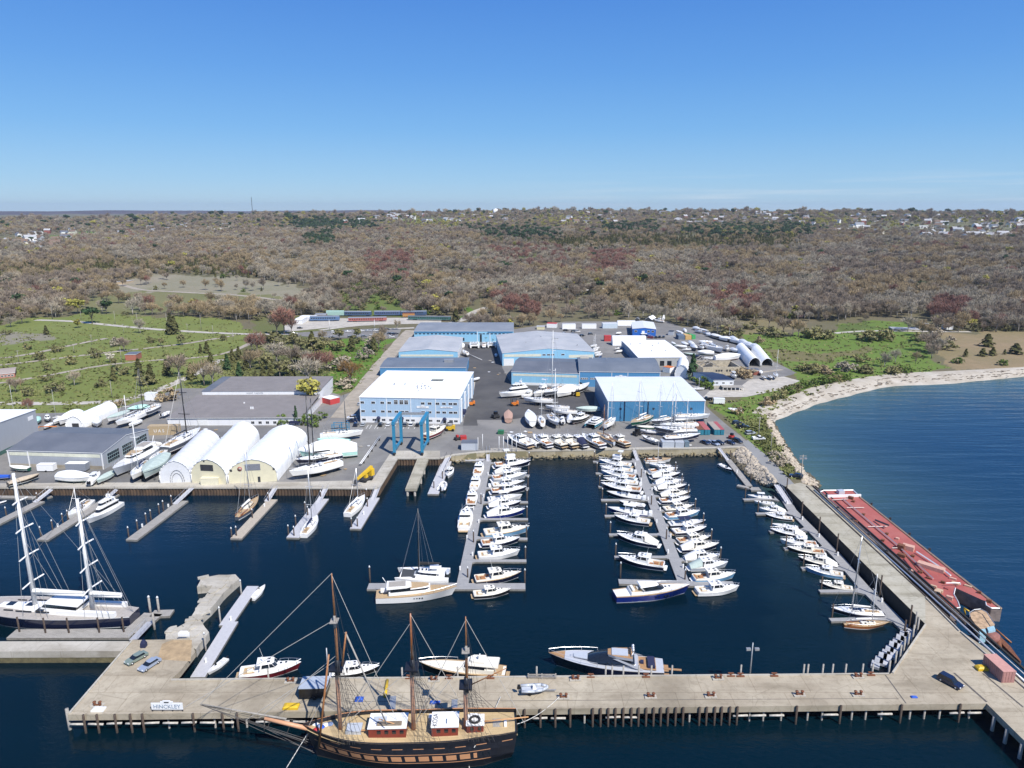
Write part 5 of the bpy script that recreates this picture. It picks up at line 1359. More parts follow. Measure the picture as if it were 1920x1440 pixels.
  r=MB();r.frus((-4.6*s,1.6*s,B*.34,B*.25,z+1.45*s),(-4.4*s,1.2*s,B*.31,B*.22,z+1.72*s),0,ch=1.5*s)
  for sg in(-1,1):r.add([(-3.4*s,sg*B*.35,z+.5*s),(-2.9*s,sg*B*.35,z+.5*s),(-4.0*s,sg*B*.335,z+1.46*s),(-4.6*s,sg*B*.335,z+1.46*s)],[(0,1,2,3),(3,2,1,0)])
  rr=MB();rr.sphere((-2*s,0,z+1.8*s),.4*s,0,8,.5)
  parts.append(('hardtop',me_(r,'hardtop',[GEL]),[('radar_dome',me_(rr,'radar_dome',[GEL]))]))
  k=MB();k.bx(-7.1*s,-3.8*s,-B*.30,B*.30,z+.5*s,z+.56*s,0);ks=MB();ks.bx(-6.9*s,-6.1*s,-B*.26,B*.26,z+.56*s,z+.95*s);ks.bx(-5.2*s,-4.4*s,-B*.1,B*.1,z+.56*s,z+.9*s)
  parts.append(('cockpit',me_(k,'cockpit',[TEAKP]),[('seat',me_(ks,'seat',[CREAM]))]))
  hp=MB()
  for x in(0,1,3,4):hp.bx((x-.2)*s,(x+.35)*s,-B*.502,B*.502,z*.5,z*.5+.3*s)
  parts.append(('porthole',me_(hp,'porthole',[GLASS]),[]))
  h=MB()
  for x,y in((4,0),(5.3,0)):h.bx((x-.3)*s,(x+.3)*s,y-.35*s,y+.35*s,z+.48*s,z+.55*s)
  parts.append(('hatch',me_(h,'hatch',[GLASS]),[]))
 elif style=='express':
  c=MB();c.frus((-1.8*s,6.8*s,B*.34,B*.16,z-.1),(-1.8*s,6.2*s,B*.30,B*.13,z+.55*s),0,ch=2.4*s)
  c.frus((-9.*s,-.2*s,B*.40,B*.36,z-.1),(-9.*s,-.3*s,B*.39,B*.34,z+.75*s),0,ch=.8*s)
  parts.append(('cabin',me_(c,'cabin',[CREAM]),[glassband(-6.5*s,-.6*s,B*.375,B*.33,z+.751*s,.7*s,.9*s)]))
  r=MB();r.frus((-10.2*s,-1.2*s,B*.38,B*.34,z+1.46*s),(-10.1*s,-1.5*s,B*.35,B*.30,z+1.85*s),0,ch=.9*s)
  r.frus((-6.5*s,-2.2*s,B*.3,B*.28,z+1.85*s),(-6.5*s,-2.4*s,B*.28,B*.25,z+2.35*s),0,ch=.8*s)
  for x in(-9.6,-7.2):
   for y in(-1,1):r.tube((x*s,y*B*.36,z+.5*s),(x*s,y*B*.36,z+1.5*s),.08,None,4)
  parts.append(('hardtop',me_(r,'hardtop',[CREAM]),[]))
  m=MB();m.tube((-4.6*s,0,z+2.3*s),(-5*s,0,z+3.4*s),.1);m.bx(-5.*s,-4.7*s,-.9*s,.9*s,z+2.9*s,z+3.02*s);m.sphere((-4.8*s,.6,z+3.2*s),.3);parts.append(('radar_mast',me_(m,'radar_mast',[GEL]),[]))
  k=MB();k.bx(-11.2*s,-9.0*s,-B*.33,B*.33,z-.05,z+.05);parts.append(('cockpit',me_(k,'cockpit',[TEAKP]),[]))
  pf=MB();pf.bx(-13.0*s,-11.9*s,-B*.33,B*.33,.4,.55);parts.append(('swim_platform',me_(pf,'swim_platform',[TEAKP]),[]))
 elif style=='sport':
  SILV=mat('silver_gelcoat',(.42,.44,.48),.2,var=.04,coat=.6)
  c=MB();c.frus((-7*s,8.2*s,B*.40,B*.14,z-.1),(-6.5*s,7.4*s,B*.36,B*.09,z+.5*s),0,ch=4.5*s)
  parts.append(('cabin',me_(c,'cabin',[SILV]),[]))
  g=MB();secs=[]
  for x,w,h in((4.2,.12,.51),(3.0,.30,.85),(1.6,.345,1.25),(0,.36,1.55),(-2.0,.365,1.6),(-4.5,.36,1.25),(-6.0,.34,.75)):
   secs.append([(x*s,-B*w,z+.45*s),(x*s,-B*w*.86,z+h*.8*s),(x*s,0,z+h*s),(x*s,B*w*.86,z+h*.8*s),(x*s,B*w,z+.45*s)])
  g.loft(secs,0,False,True);parts.append(('wrap_window',me_(g,'wrap_window',[GLASS]),[]))
  f=MB();f.frus((-5.6*s,-.6*s,B*.34,B*.26,z+1.35*s),(-5.5*s,-.4*s,B*.34,B*.26,z+1.85*s),0,1,ch=1.5*s)
  for sg in(-1,1):f.add([(-8.*s,sg*B*.42,z+.1),(-6.4*s,sg*B*.42,z+.1),(-1.4*s,sg*B*.35,z+1.6*s),(-2.6*s,sg*B*.355,z+1.6*s)],[(0,1,2,3),(3,2,1,0)])
  st=MB();st.bx(-4.6*s,-1.2*s,-B*.2,B*.2,z+1.86*s,z+2.0*s)
  parts.append(('flybridge',me_(f,'flybridge',[SILV,TEAK]),[('seat',me_(st,'seat',[GREYH]))]))
  m=MB();m.path([(-5.2*s,-B*.25,z+1.8*s),(-5.6*s,-B*.2,z+2.6*s),(-5.6*s,B*.2,z+2.6*s),(-5.2*s,B*.25,z+1.8*s)],.12,5)
  for y in(-.8,0,.8):m.sphere((-5.6*s,y*s,z+2.9*s),.35*s,0,8)
  parts.append(('radar_arch',me_(m,'radar_arch',[ALU]),[]))
  k=MB();k.bx(-10.4*s,-6.8*s,-B*.36,B*.36,z-.06,z+.06);ks=MB();ks.bx(-10.2*s,-8.7*s,-B*.3,B*.3,z+.06,z+.5*s);ks.bx(-7.9*s,-7.2*s,-.5,.5,z+.06,z+.45)
  parts.append(('cockpit',me_(k,'cockpit',[TEAK]),[('seat',me_(ks,'seat',[NAVYC]))]))
  pf=MB();pf.bx(-13.2*s,-11.9*s,-B*.4,B*.4,.5,.68);parts.append(('swim_platform',me_(pf,'swim_platform',[TEAK]),[]))
  gp=MB();gp.bx(-15.6*s,-12.*s,.9,1.5,z*.9,z*.9+.12);parts.append(('gangplank',me_(gp,'gangplank',[TEAK]),[]))
  bs=MB();bs.frus((3.8*s,6.8*s,B*.2,B*.12,z+.51*s),(3.8*s,6.7*s,B*.2,B*.12,z+.7*s));parts.append(('sun_pad',me_(bs,'sun_pad',[GREYH]),[]))
  bw=MB();bw.add([(x*1.,y*.93*sg,zz+.02)for sg in(1,-1)for x,y,zz in sh[-3:][::sg]],[tuple(range(6))]);parts.append(('bow_deck',me_(bw,'bow_deck',[TEAK]),[]))
 parts.append(('guard_rail',me_(rails_mb(sh,L*.05,.9*s,.045),'guard_rail',[ALU]),[]))
 return raise_house(parts,z,dict(tri=1.75,classic=1.3,lobster=1.3,express=1.3,sport=1.15)[style],('hull','deck','guard_rail','porthole','swim_platform','gangplank','bow_deck'))
@cached
def catamaran(hull='white',L=16.,mast=1,stripe='navy',power=0):
 parts=[];B=L*.5
 for sg in(-1,1):
  hb,sh=hull_mesh(L,L*.13,L*.105,L*.08,L*.04,None,tr=.6,p=2.,rake=.04)
  for i,v in enumerate(hb.v):hb.v[i]=(v[0],v[1]+sg*(B/2-L*.065),v[2])
  parts.append(('hull',me_(hb,'hull',[MT[hull],AF['blue'],MT[stripe],GEL]),[]))
  d=deck_mesh(sh,0,0,.04)
  for i,v in enumerate(d.v):d.v[i]=(v[0],v[1]+sg*(B/2-L*.065),v[2])
  parts.append(('deck',me_(d,'deck',[GEL]),[]))
 z=L*.088
 b=MB();b.bx(-L*.42,L*.12,-B*.38,B*.38,z-.7,z+.08);b.tube((L*.40,-B*.4,z+.2),(L*.40,B*.4,z+.2),.15)
 parts.append(('bridge_deck',me_(b,'bridge_deck',[GEL]),[]))
 nt=MB();nt.bx(L*.12,L*.40,-B*.36,B*.36,z-.02,z+.03);parts.append(('trampoline',me_(nt,'trampoline',[mat('netting',(.05,.055,.06),.9)]),[]))
 c=MB();c.frus((-L*.28,L*.16,B*.33,B*.24,z),(-L*.28,L*.13,B*.32,B*.22,z+.45),0,ch=2.)
 c.frus((-L*.34,L*.08,B*.31,B*.22,z+1.05),(-L*.34,L*.05,B*.30,B*.2,z+1.3),0,ch=2.)
 g=MB();g.frus((-L*.27,L*.13,B*.31,B*.215,z+.451),(-L*.27,L*.07,B*.295,B*.19,z+1.06),0,ch=2.)
 h=MB()
 for x in(-2.2,-1.,.2):h.bx(x-.4,x+.1,-.6,.6,z+1.29,z+1.34)
 parts.append(('cabin',me_(c,'cabin',[GEL]),[('window',me_(g,'window',[GLASS])),('hatch',me_(h,'hatch',[GLASS]))]))
 if mast:
  f=MB();f.bx(-L*.30,-L*.14,-B*.2,B*.2,z+2.3,z+2.4)
  for x in(-.29,-.15):
   for y in(-.18,.18):f.tube((x*L,y*B,z+1.3),(x*L,y*B,z+2.35),.06,None,4)
  parts.append(('bimini',me_(f,'bimini',[GEL]),[]))
  m=MB();m.tube((L*.07,0,z+1.2),(L*.05,0,z+21.),.2,.13,7);sp=MB()
  for hz in(8,14):sp.tube((L*.065,-1.3,z+hz),(L*.065,1.3,z+hz),.06,None,4)
  parts.append(('mast',me_(m,'mast',[MASTB]),[('spreader',me_(sp,'spreader',[MASTB]))]))
  bo=MB();bo.tube((L*.06,0,z+2.9),(-L*.34,0,z+3.2),.13);cv=MB()
  cv.loft([[(L*.05-L*.38*q/5,(.4-.04*q)*math.cos(a),z+3.3+(.6-.06*q)*math.sin(a))for a in[6.283*u/8 for u in range(8)]]for q in range(6)],0,True,True,True)
  parts.append(('boom',me_(bo,'boom',[MASTB]),[('sail_cover',me_(cv,'sail_cover',[RUBBER]))]))
  r=MB();top=(L*.05,0,z+20.5)
  for q in((L*.40,0,z+.3),(-L*.2,-B*.45,z),(-L*.2,B*.45,z),(L*.39,-.4,z+.3),(L*.02,B*.45,z),(L*.02,-B*.45,z)):r.tube(top,q,.035,None,3,0,False)
  parts.append(('rigging',me_(r,'rigging',[WIRE]),[]))
  t=MB();t.frus((-L*.5,-L*.44,1.2,1.5,z+.4),(-L*.5,-L*.44,1.,1.3,z+.9));parts.append(('tender',me_(t,'tender',[GREYH]),[]))
 return parts
@cached
def dinghy(col='white',n=0):
 L,B=4.5,1.9;mb=MB()
 pts=[(-2.2,.8),(0,.85),(1.3,.7),(2.1,.25),(2.3,0)]
 for sg in(-1,1):mb.path([(x,sg*y,.55+.12*max(0,x)/2)for x,y in pts],.25,7)
 mb2=MB();mb2 .prism([(-2.1,-.6),(1.2,-.55),(1.9,0),(1.2,.55),(-2.1,.6)],.2,.45)
 e=MB();e.frus((-2.9,-2.25,.2,.22,.6),(-2.8,-2.35,.15,.17,1.3));c=MB();c.frus((-.3,.4,.35,.3,.45),(-.2,.2,.3,.25,1.1))
 return[('tube',me_(mb,'tube',[MT[col]]),[]),('floor',me_(mb2,'floor',[GREYH]),[]),('outboard_motor',me_(e,'outboard_motor',[BLACKP]),[]),('console',me_(c,'console',[GEL]),[])]
def moor(spec,L0,bow,stern,name,label,cat='motorboat',group=None,z=0.,zref=1.1,minz=None,beam=1.,Lm=None):
 a,b=P(*bow,z+zref),P(*stern,z+zref);d=a-b;L=Lm or d.length;c=(a+b)/2
 return put(spec,name,label,cat,(c.x,c.y,z),math.atan2(d.y,d.x),group,(L/L0,L/L0*beam,L/L0))
 # ---------------------------------------------------- boats in the marina slips
def slip(fn,rows,dockname,group,side):
 nn=len(rows)
 for i,(bow,stern,spec,L0,desc,nm,cat)in enumerate(rows):
  lab=f'{desc}, {ORD[i]} from the sea wall {side}'
  moor(spec,L0,fn(*bow),fn(*stern),nm,lab,cat,group)
pb=picnic_boat
W1=[((490,215),(437,395),pb('white'),12.4,'white launch with varnished cockpit','motorboat','motorboat'),((435,415),(387,605),pb('white',big=1),12.4,'white launch with cream cockpit','motorboat','motorboat'),((375,630),(342,855),pb('black'),12.4,'white decked cruiser with tan cockpit','motorboat','motorboat'),((292,905),(237,1215),pb('white','blue',big=1),12.4,'largest white cruiser','motorboat','motorboat')]
slip(o7,W1,'','motorboats along the west dock','left of the west dock')
W2=[((1250,215),(690,260),pb('navy',fly=1),12.4,'navy flybridge sportfisher','sportfishing_boat','motorboat'),((1110,315),(690,355),pb('white',cover='canvas'),12.4,'canvas-covered white motorboat','motorboat','motorboat'),((1195,395),(660,458),pb('grey'),12.4,'pale grey cruiser','motorboat','motorboat'),((1155,510),(650,555),pb('black',outb=1,big=1),12.4,'black cruiser with white outboards','motorboat','motorboat'),((1190,600),(640,645),pb('navy','blue'),12.4,'navy cruiser with tan seats','motorboat','motorboat'),((1115,715),(595,760),center_console('white',engines=0),11,'white open hardtop boat','motorboat','motorboat'),((1105,810),(600,858),pb('navy',cover='canvas'),12.4,'navy motorboat under white canvas','motorboat','motorboat'),((1165,935),(570,998),pb('royal',cover='canvas',stripe='white'),12.4,'royal blue motorboat under white canvas','motorboat','motorboat'),((1235,1205),(530,1278),pb('lblue',deck='teak',big=1),12.4,'light blue cruiser with teak decks','motorboat','motorboat'),((1090,1360),(490,1425),pb('navy'),12.4,'navy picnic boat with brown seats','motorboat','motorboat')]
slip(o7,W2,'','motorboats along the west dock','right of the west dock')
for bow,stern,spec,lab in(((545,775),(220,803),pb('white','red',deck='white',big=1),'white cruiser with teak swim platform alone between two lower fingers of the west dock'),((555,942),(195,985),pb('navy','red',deck='teak'),'navy cruiser with teak foredeck just above the end float of the west dock'),((475,1062),(185,1090),pb('black','black','cream','cream')if False else pb('black','black',deck='cream',big=1),'cream-decked black motorboat outside the end float of the west dock')):
 moor(spec,12.4,cG(*bow),cG(*stern),'motorboat',lab,'motorboat','motorboats along the west dock')
M1=[((170,190),(672,262),pb('lblue','blue',fly=1,big=1),12.4,'pale blue flybridge boat','sportfishing_boat','motorboat'),((185,290),(702,348),pb('lblue','blue',outb=1,big=1),12.4,'pale blue outboard cruiser','motorboat','motorboat'),((205,355),(735,442),pb('lblue','red'),12.4,'sky blue cruiser','motorboat','motorboat'),((240,470),(780,532),pb('black',outb=1,big=1),12.4,'dark cruiser with white outboards','motorboat','motorboat'),((200,555),(825,642),pb('navy'),12.4,'long navy cruiser','motorboat','motorboat'),((285,665),(845,745),center_console('navy'),11.6,'navy centre console with white top','motorboat','motorboat'),((485,790),(880,855),open_launch('navy','white'),9,'small navy open runabout','runabout','motorboat'),((300,910),(940,982),center_console('royal'),11.6,'blue centre console with white top','motorboat','motorboat'),((400,1025),(955,1108),pb('navy','red',big=1),12.4,'navy picnic boat with wooden cockpit','motorboat','motorboat'),((440,1310),(1085,1432),pb('navy','blue',cover='cream'),12.4,'navy motorboat with a long cabin','motorboat','motorboat')]
slip(o8,M1,'','motorboats along the middle dock','left of the middle dock')
moor(pb('navy','red',stripe='grey'),12.4,cG(1270,822),cG(1628,880),'motorboat','large navy cruiser with brown cockpit, lowest on the left of the middle dock','motorboat','motorboats along the middle dock')
moor(motor_yacht('royal','red',24.,'lobster','teak'),24.,cG(1815,1030),cG(1250,1078),'lobster_yacht','big glossy royal blue yacht at the end of the middle dock','yacht',zref=2.2)
M2=[((1270,160),(870,182),open_launch('white','wood'),9,'white launch with wooden cockpit','runabout','motorboat'),((930,228),(1270,255),sailboat('white','blue',mh=14.),12,'white sailboat facing inward','sailboat','sailboat'),((1375,310),(935,347),pb('white'),12.4,'white picnic boat with brown seats','motorboat','motorboat'),((1410,385),(970,418),pb('navy','red',cover='canvas'),12.4,'covered navy motorboat with red bottom','motorboat','motorboat'),((1465,485),(1020,512),pb('white',cover='canvas'),12.4,'white motorboat under canvas','motorboat','motorboat'),((1505,560),(1050,592),pb('navy',cover='canvas',outb=1),12.4,'covered navy outboard boat','motorboat','motorboat'),((1565,665),(1095,702),pb('black',cover='cream',deck='cream'),12.4,'cream-covered dark motorboat','motorboat','motorboat'),((1560,750),(1095,787),pb('navy'),12.4,'navy picnic boat','motorboat','motorboat'),((1620,865),(1150,907),pb('black',deck='cream',big=1),12.4,'black cruiser with cream deck','motorboat','motorboat'),((1705,955),(1190,1012),pb('lblue','blue'),12.4,'bright light blue picnic boat','motorboat','motorboat'),((1785,1100),(1235,1132),center_console('navy',top='blue',engines=0),11,'boat with a navy bimini','motorboat','motorboat'),((1805,1195),(1290,1248),pb('navy',big=1),12.4,'navy cruiser with cream cockpit','motorboat','motorboat'),((1880,1330),(1355,1388),pb('black',deck='cream'),12.4,'black and cream cruiser','motorboat','motorboat'),((1992,1448),(1400,1496),pb('navy',cover='canvas',deck='cream'),12.4,'navy motorboat under a cream canvas','motorboat','motorboat'),((2016,1608),(1456,1640),pb('white','green',cover='canvas'),12.4,'white motorboat under a pale canvas','motorboat','motorboat'),((2128,1728),(1528,1768),pb('grey',cover='grey'),12.4,'grey-green covered motorboat','motorboat','motorboat'),((2240,1896),(1592,1944),pb('lblue','blue',big=0,deck='cream'),12.4,'sky blue cruiser','motorboat','motorboat')]
slip(o8,M2,'','motorboats along the middle dock','right of the middle dock')
moor(pb('white','blue',big=1,stripe='navy'),12.4,(1387,1101),(1304,1107),'motorboat','white motorboat with blue waterline outside the end of the middle dock','motorboat','motorboats along the middle dock')
E1=[((320,390),(515,405),center_console('white',engines=2),11.6,'white boat with raised white top','motorboat','motorboat'),((375,430),(530,447),open_launch('cream','white'),9,'small cream runabout','runabout','motorboat'),((410,490),(615,503),pb('white',cover='cream'),12.4,'white motorboat with a cream cover','motorboat','motorboat'),((455,535),(668,563),pb('black',big=1),12.4,'dark cruiser','motorboat','motorboat'),((500,605),(715,627),center_console('white',top='none',engines=2),11.6,'low white open boat','motorboat','motorboat'),((490,650),(765,687),pb('navy',cover='canvas'),12.4,'long navy motorboat under white cover','motorboat','motorboat'),((565,730),(850,757),pb('white',big=0),12.4,'white picnic boat with tan seats','motorboat','motorboat'),((615,785),(908,818),pb('black','black',deck='cream'),12.4,'black picnic boat with brown seats','motorboat','motorboat'),((700,860),(1005,912),pb('navy','blue',cover='canvas',deck='cream'),12.4,'navy motorboat with cream deck and canvas','motorboat','motorboat'),((755,935),(1050,988),pb('lblue','blue',big=1),12.4,'light blue hulled cruiser','motorboat','motorboat'),((860,1045),(1122,1088),pb('navy','black',big=1,deck='cream'),12.4,'cream cruiser with navy hull','motorboat','motorboat')]
slip(cH,E1,'','motorboats along the east dock','on the east dock')
def sail_px(fn,bow,stern,top,spec_kw,name,label,z=0.,zref=1.1,cat='sailboat',group=None,L0=12.,mastx=1.3,Lm=None):
 a,b=P(*fn(*bow),z+zref),P(*fn(*stern),z+zref);L=Lm or(a-b).length;s=L/L0
 m=b.lerp(a,.5+mastx/L0);mh=16.
 if top:mh=(zat(m.y,fn(*top)[1])-z-1.1*s)/s
 kw=dict(spec_kw);kw['mh']=round(mh,2);kw['L']=L0
 return moor(sailboat(**kw),L0,fn(*bow),fn(*stern),name,label,cat,group,z,zref,Lm=Lm)
sail_px(cH,(955,1243),(1345,1278),(1225,700),dict(hull='navy',af='black',mast='alu',solar=1),'sailboat','modern sloop with tall bare mast and dark deck panel at the lower east dock')
sail_px(cH,(1390,1345),(1050,1352),(1285,980),dict(hull='wood',deck='teak',mast='white',wood=1),'sailboat','varnished wooden sloop at the last finger of the east dock')
moor(open_launch('navy','white'),9,cH(210,200),cH(112,152),'workboat','small dark workboat with tan roof by the riprap bank','motorboat')
moor(pb('white',big=1),12.4,cB(1598,855),cB(1622,785),'motorboat','white cuddy boat on the left of the short gangway dock','motorboat')
moor(dinghy('white'),5.,cB(1572,900),cB(1545,962),'dinghy','small white tender beside the gangway dock end','dinghy',zref=.6)
moor(motor_yacht('white','blue',24.,'tri','white'),24.,o1(968,690),o1(1350,470),'motor_yacht','white three-level motor yacht nosing toward the left finger dock','yacht',zref=1.8)
sail_px(o1,(760,655),(1030,465),(785,330),dict(hull='white',af='red'),'sailboat','white cutter with tan cockpit lying left of the white motor yacht')
sail_px(cB,(180,1010),(15,1160),(88,610),dict(hull='dgrey',af='black',deck='teak',wood=1,mast='alu'),'sailboat','teak-decked yawl with wooden cabin at the sand-coloured dock')
sail_px(cB,(620,1150),(515,1290),(562,790),dict(hull='white',af='blue',mast='alu',boomcover='blue'),'sailboat','white sloop with blue sail covers beside the grey finger dock')
sail_px(cB,(975,1000),(845,1135),(925,790),dict(hull='white',af='black',mast='alu'),'sailboat','white racing sloop moored stern out at the dock near the yellow crane')
moor(dinghy('white'),5.,o1(75,465),o1(-20,490),'dinghy','white dinghy at the left edge beside the floating walkway','dinghy',zref=.6)
moor(catamaran('white',16.),16.,o6(500,600),o6(1300,600),'sailing_catamaran','white sailing catamaran with black mast behind the classic motor yacht','catamaran',zref=1.3)
moor(motor_yacht('white','blue',24.,'classic','teak'),24.,o6(1415,800),o6(200,880),'classic_motor_yacht','classic white motor yacht with teak decks at the west dock end','yacht',zref=2.4)
moor(motor_yacht('black','black',24.,'express','teak'),24.,(786,1240),(948,1252),'motor_yacht','cream-topped motor yacht lying between the tall ship masts','yacht',zref=2.4)
moor(motor_yacht('navy','black',26.,'sport','silver'),26.,(1029,1229),(1244,1246),'sport_yacht','dark sport yacht with wraparound black glass alongside the pier','yacht',zref=2.4)
moor(pb('red','red',deck='white',big=1),12.4,(567,1246),(447,1262),'motorboat','white-topped boat with a red hull inside the pier, left of the tall ship','motorboat')
moor(pb('black','black',cover='canvas'),12.4,(713,1250),(621,1259),'motorboat','black-hulled motorboat half hidden behind the tall ship foremast','motorboat')
moor(center_console('white','black','none',engines=1),11.6,cE(1552,1040),cE(1700,915),'motorboat','white open motorboat on the right of the foreground float','motorboat')
moor(center_console('white','black','none',engines=1),11.6,cE(1990,375),cE(1885,480),'motorboat','small white motorboat at the outer end of the foreground float','motorboat')
ka,kb=P(252,1150,2.5),P(-105,1134,2.5);kL=(ka-kb).length
kc=(ka+kb)/2;kang=math.atan2((kb-ka).y,(kb-ka).x)
kz=zat(P(70,1147,3).y,893)-3
put(sailboat('navy','black','silver',46.,'white',round(kz*46/kL,1),'white',two=1,wheel=0),'ketch','large navy-hulled ketch with two tall white masts at the left edge','sailing yacht',(kc.x,kc.y,0),kang,None,kL/46.)
# === BOATS ASHORE
ZM,ZS=LAND+1.0,LAND+2.0
_cr={}
def cradle(L,B,z,rz,loc,label):
 key=(round(L),z>LAND+1.5)
 if key not in _cr:
  h=z-LAND+.1;parts=[]
  for sx in(-.3,.05,.3):
   for sy in(-1,1):
    mb=MB();w=B*.42*(1 if sx<.2 else.7)
    mb.tube((sx*L,sy*(w+.5),0),(sx*L,sy*w*.85,h+.15),.06,None,4);mb.tube((sx*L+.4,sy*w,0),(sx*L,sy*w*.9,h*.7),.05,None,4);mb.tube((sx*L-.4,sy*w,0),(sx*L,sy*w*.9,h*.7),.05,None,4)
    parts.append(('stand',mb.mesh('stand',[STEEL]),[]))
  for sx in(-.25,.2):
   mb=MB();mb.bx(sx*L-.25,sx*L+.25,-.5,.5,0,max(.2,h-(.75 if z<LAND+1.5 else 1.9)))
   parts.append(('keel_block',mb.mesh('keel_block',[PILEW]),[]))
  _cr[key]=parts
 put(_cr[key],'boat_cradle','stands under the '+label,'boat stand',(loc[0],loc[1],LAND+.02),rz,'stands under boats ashore')
def ashore(fn,bow,stern,spec,L0,label,Lm=None,sail=0,name=None,cat=None,group=None,stand=1,zr=None):
 z=ZS if sail else ZM
 t=moor(spec,L0,fn(*bow),fn(*stern),name or('sailboat' if sail else 'motorboat'),label,cat or('sailboat' if sail else 'motorboat'),group,z,zr or(1.1 if not sail else 1.15),Lm=Lm)
 if stand:
  L=t.scale[0]*L0;s_=' '.join(label.split()[:13])
  cradle(L,L*.3,z,t.rotation_euler.z,t.location,s_)
 return t
wb,sb=wrapped_boat,sailboat
ashore(n2,(125,490),(600,420),motor_yacht('white','blue',24.,'tri','white'),24.,'big white flybridge motor yacht ashore beside the light blue shed',name='motor_yacht',cat='yacht')
ashore(n2,(455,500),(645,450),pb('white',big=1),12.4,'white cruiser tucked under the stern of the big motor yacht ashore')
ashore(n2,(640,490),(885,395),pb('white','blue',fly=1),12.4,'white sportfisher ashore with a tall tuna tower',name='sportfishing_boat')
sail_px(n2,(800,470),(1095,365),(985,-480),dict(hull='dgrey',af='black',mast='white',keel=1,boomcover='none'),'sailboat','grey sloop ashore with the tallest white mast in the middle yard',ZS,1.1)
ashore(n2,(990,490),(1260,395),wb('white','wrap','black',peak=2.0),11,'white shrink-wrapped sportfisher ashore beside the yellow and black hull')
ashore(n2,(1480,335),(1180,440),center_console('black','black','none',engines=0),11,'black racing hull with yellow bow panel ashore')
ashore(n2,(490,535),(935,562),sb('white','black',mh=0,L=12.,keel=1,rig=0),12,'long bare white hull ashore without a mast in front of the motor yacht',sail=1)
ashore(n2,(265,700),(265,880),wb('pink','pink','red',peak=.35),11,'pink primed launch hull ashore standing alone on the left',Lm=13.5)
ashore(n2,(545,690),(650,950),wb('canvas','wrap','red','sail',keel=1,peak=.6),11,'pale covered sailboat ashore beside the pink hull',Lm=17,sail=1)
ashore(n2,(735,760),(795,950),sb('white','black',mh=15.,keel=1,mast='white'),12,'small white sloop ashore next to the pale covered sailboat',Lm=12,sail=1)
ashore(n2,(1050,945),(850,750),sb('grey','black',mh=19.,keel=1),12,'light grey sloop ashore with its bow toward the sea wall',Lm=15,sail=1)
ashore(n2,(1060,790),(1095,900),center_console('white','black','t',engines=2),11,'small white outboard boat ashore between two sailing boats',Lm=8)
ashore(n2,(1190,760),(1180,870),wb('white','wrap','black',peak=1.6),11,'short shrink-wrapped white boat ashore standing end on',Lm=9)
ashore(n2,(1215,885),(1440,785),pb('black','red',big=1),12.4,'white-decked black cruiser ashore with a red bottom')
ashore(n2,(1450,965),(1650,800),catamaran('teal',16.,0,'white'),16.,'teal-hulled power catamaran ashore with two bows toward the water',Lm=13,name='power_catamaran',cat='catamaran')
ashore(n2,(1885,815),(1700,940),sb('white','black',mh=17.,keel=1),12,'white sloop ashore at the corner of the deep blue hall',Lm=12.5,sail=1)
ashore(n2,(820,645),(1185,662),sb('white','black',mh=0,keel=1,rig=0),12,'first of two long mastless white racing hulls ashore mid-yard',sail=1)
ashore(n2,(925,710),(1300,725),sb('white','blue',mh=0,keel=1,rig=0),12,'nearer of two long mastless white racing hulls ashore mid-yard',sail=1)
ashore(n2,(1280,690),(1640,680),wb('tarp','tarp','black','sail',keel=1,peak=1.2),11,'large boat ashore under a grey-green tarpaulin by the deep blue hall',sail=1)
FR='boats stored bow-out along the sea wall'
for i,(bw,st,sp,L0,lb)in enumerate([((245,1100),(600,1240),pb('navy','red',big=1),12.4,'large navy cruiser'),((490,1112),(722,1222),center_console('white','black','none',engines=3),11.6,'white outboard boat'),((632,1092),(890,1235),pb('navy','red','none'),12.4,'navy picnic boat with tan seats'),((815,1102),(1110,1240),pb('black','black',big=1,deck='cream'),12.4,'black cream-decked cruiser'),((1005,1092),(1270,1240),pb('black','red',big=1,deck='cream'),12.4,'dark cruiser with cream cockpit'),((1155,1097),(1430,1236),pb('navy','black',cover='navyc'),12.4,'cruiser with dark navy cockpit canvas'),((1365,1087),(1685,1245),pb('navy','red'),12.4,'long navy cruiser with white roof')]):
 ashore(n2,bw,st,sp,L0,f'{lb}, {ORD[i]} from the left along the sea wall',group=FR)
sail_px(n2,(1590,1040),(1855,1185),(1730,620),dict(hull='grey',af='black',wood=1,mast='wood',keel=1,boomcover='none',deck='teak'),'sailboat','grey wooden sloop with brown mast ashore on the sea wall row',ZS,1.1)
ashore(n3,(165,610),(462,742),pb('black','red','none',deck='teak'),12.4,'black cruiser with red stern, rightmost in the sea wall row',group=FR)
sail_px(n3,(500,440),(800,318),(640,-245),dict(hull='green',af='green',deck='teak',mast='white',keel=1),'sailboat','dark green sloop with tan decks ashore before the deep blue hall',ZS,1.1)
sail_px(n3,(810,400),(1112,340),(960,-230),dict(hull='navy',af='green',mast='white',keel=1),'sailboat','blue sloop ashore second from the left before the deep blue hall',ZS,1.1)
ashore(n3,(1690,310),(1165,322),sb('grey','black',mh=0,keel=1,rig=0),12,'long pale blue-grey mastless hull ashore at the corner of the deep blue hall',sail=1)
sail_px(n3,(930,470),(1500,440),(1290,-60),dict(hull='white',af='black',mast='white',keel=1),'sailboat','big white sloop ashore beside the teal containers',ZS,1.1)
sail_px(n3,(850,510),(1500,545),(1175,-205),dict(hull='dgrey',af='black',mast='white',keel=1),'sailboat','long dark grey ketch-sized sloop ashore in front of the big white sloop',ZS,1.1)
sail_px(n3,(1545,605),(1000,650),(1365,65),dict(hull='navy',af='red',mast='white',keel=1),'sailboat','navy sloop with red bottom ashore nearest the grey store boxes',ZS,1.1)
ashore(n3,(640,515),(885,535),open_launch('white','white'),9,'small white open boat ashore beside the dark racing shell')
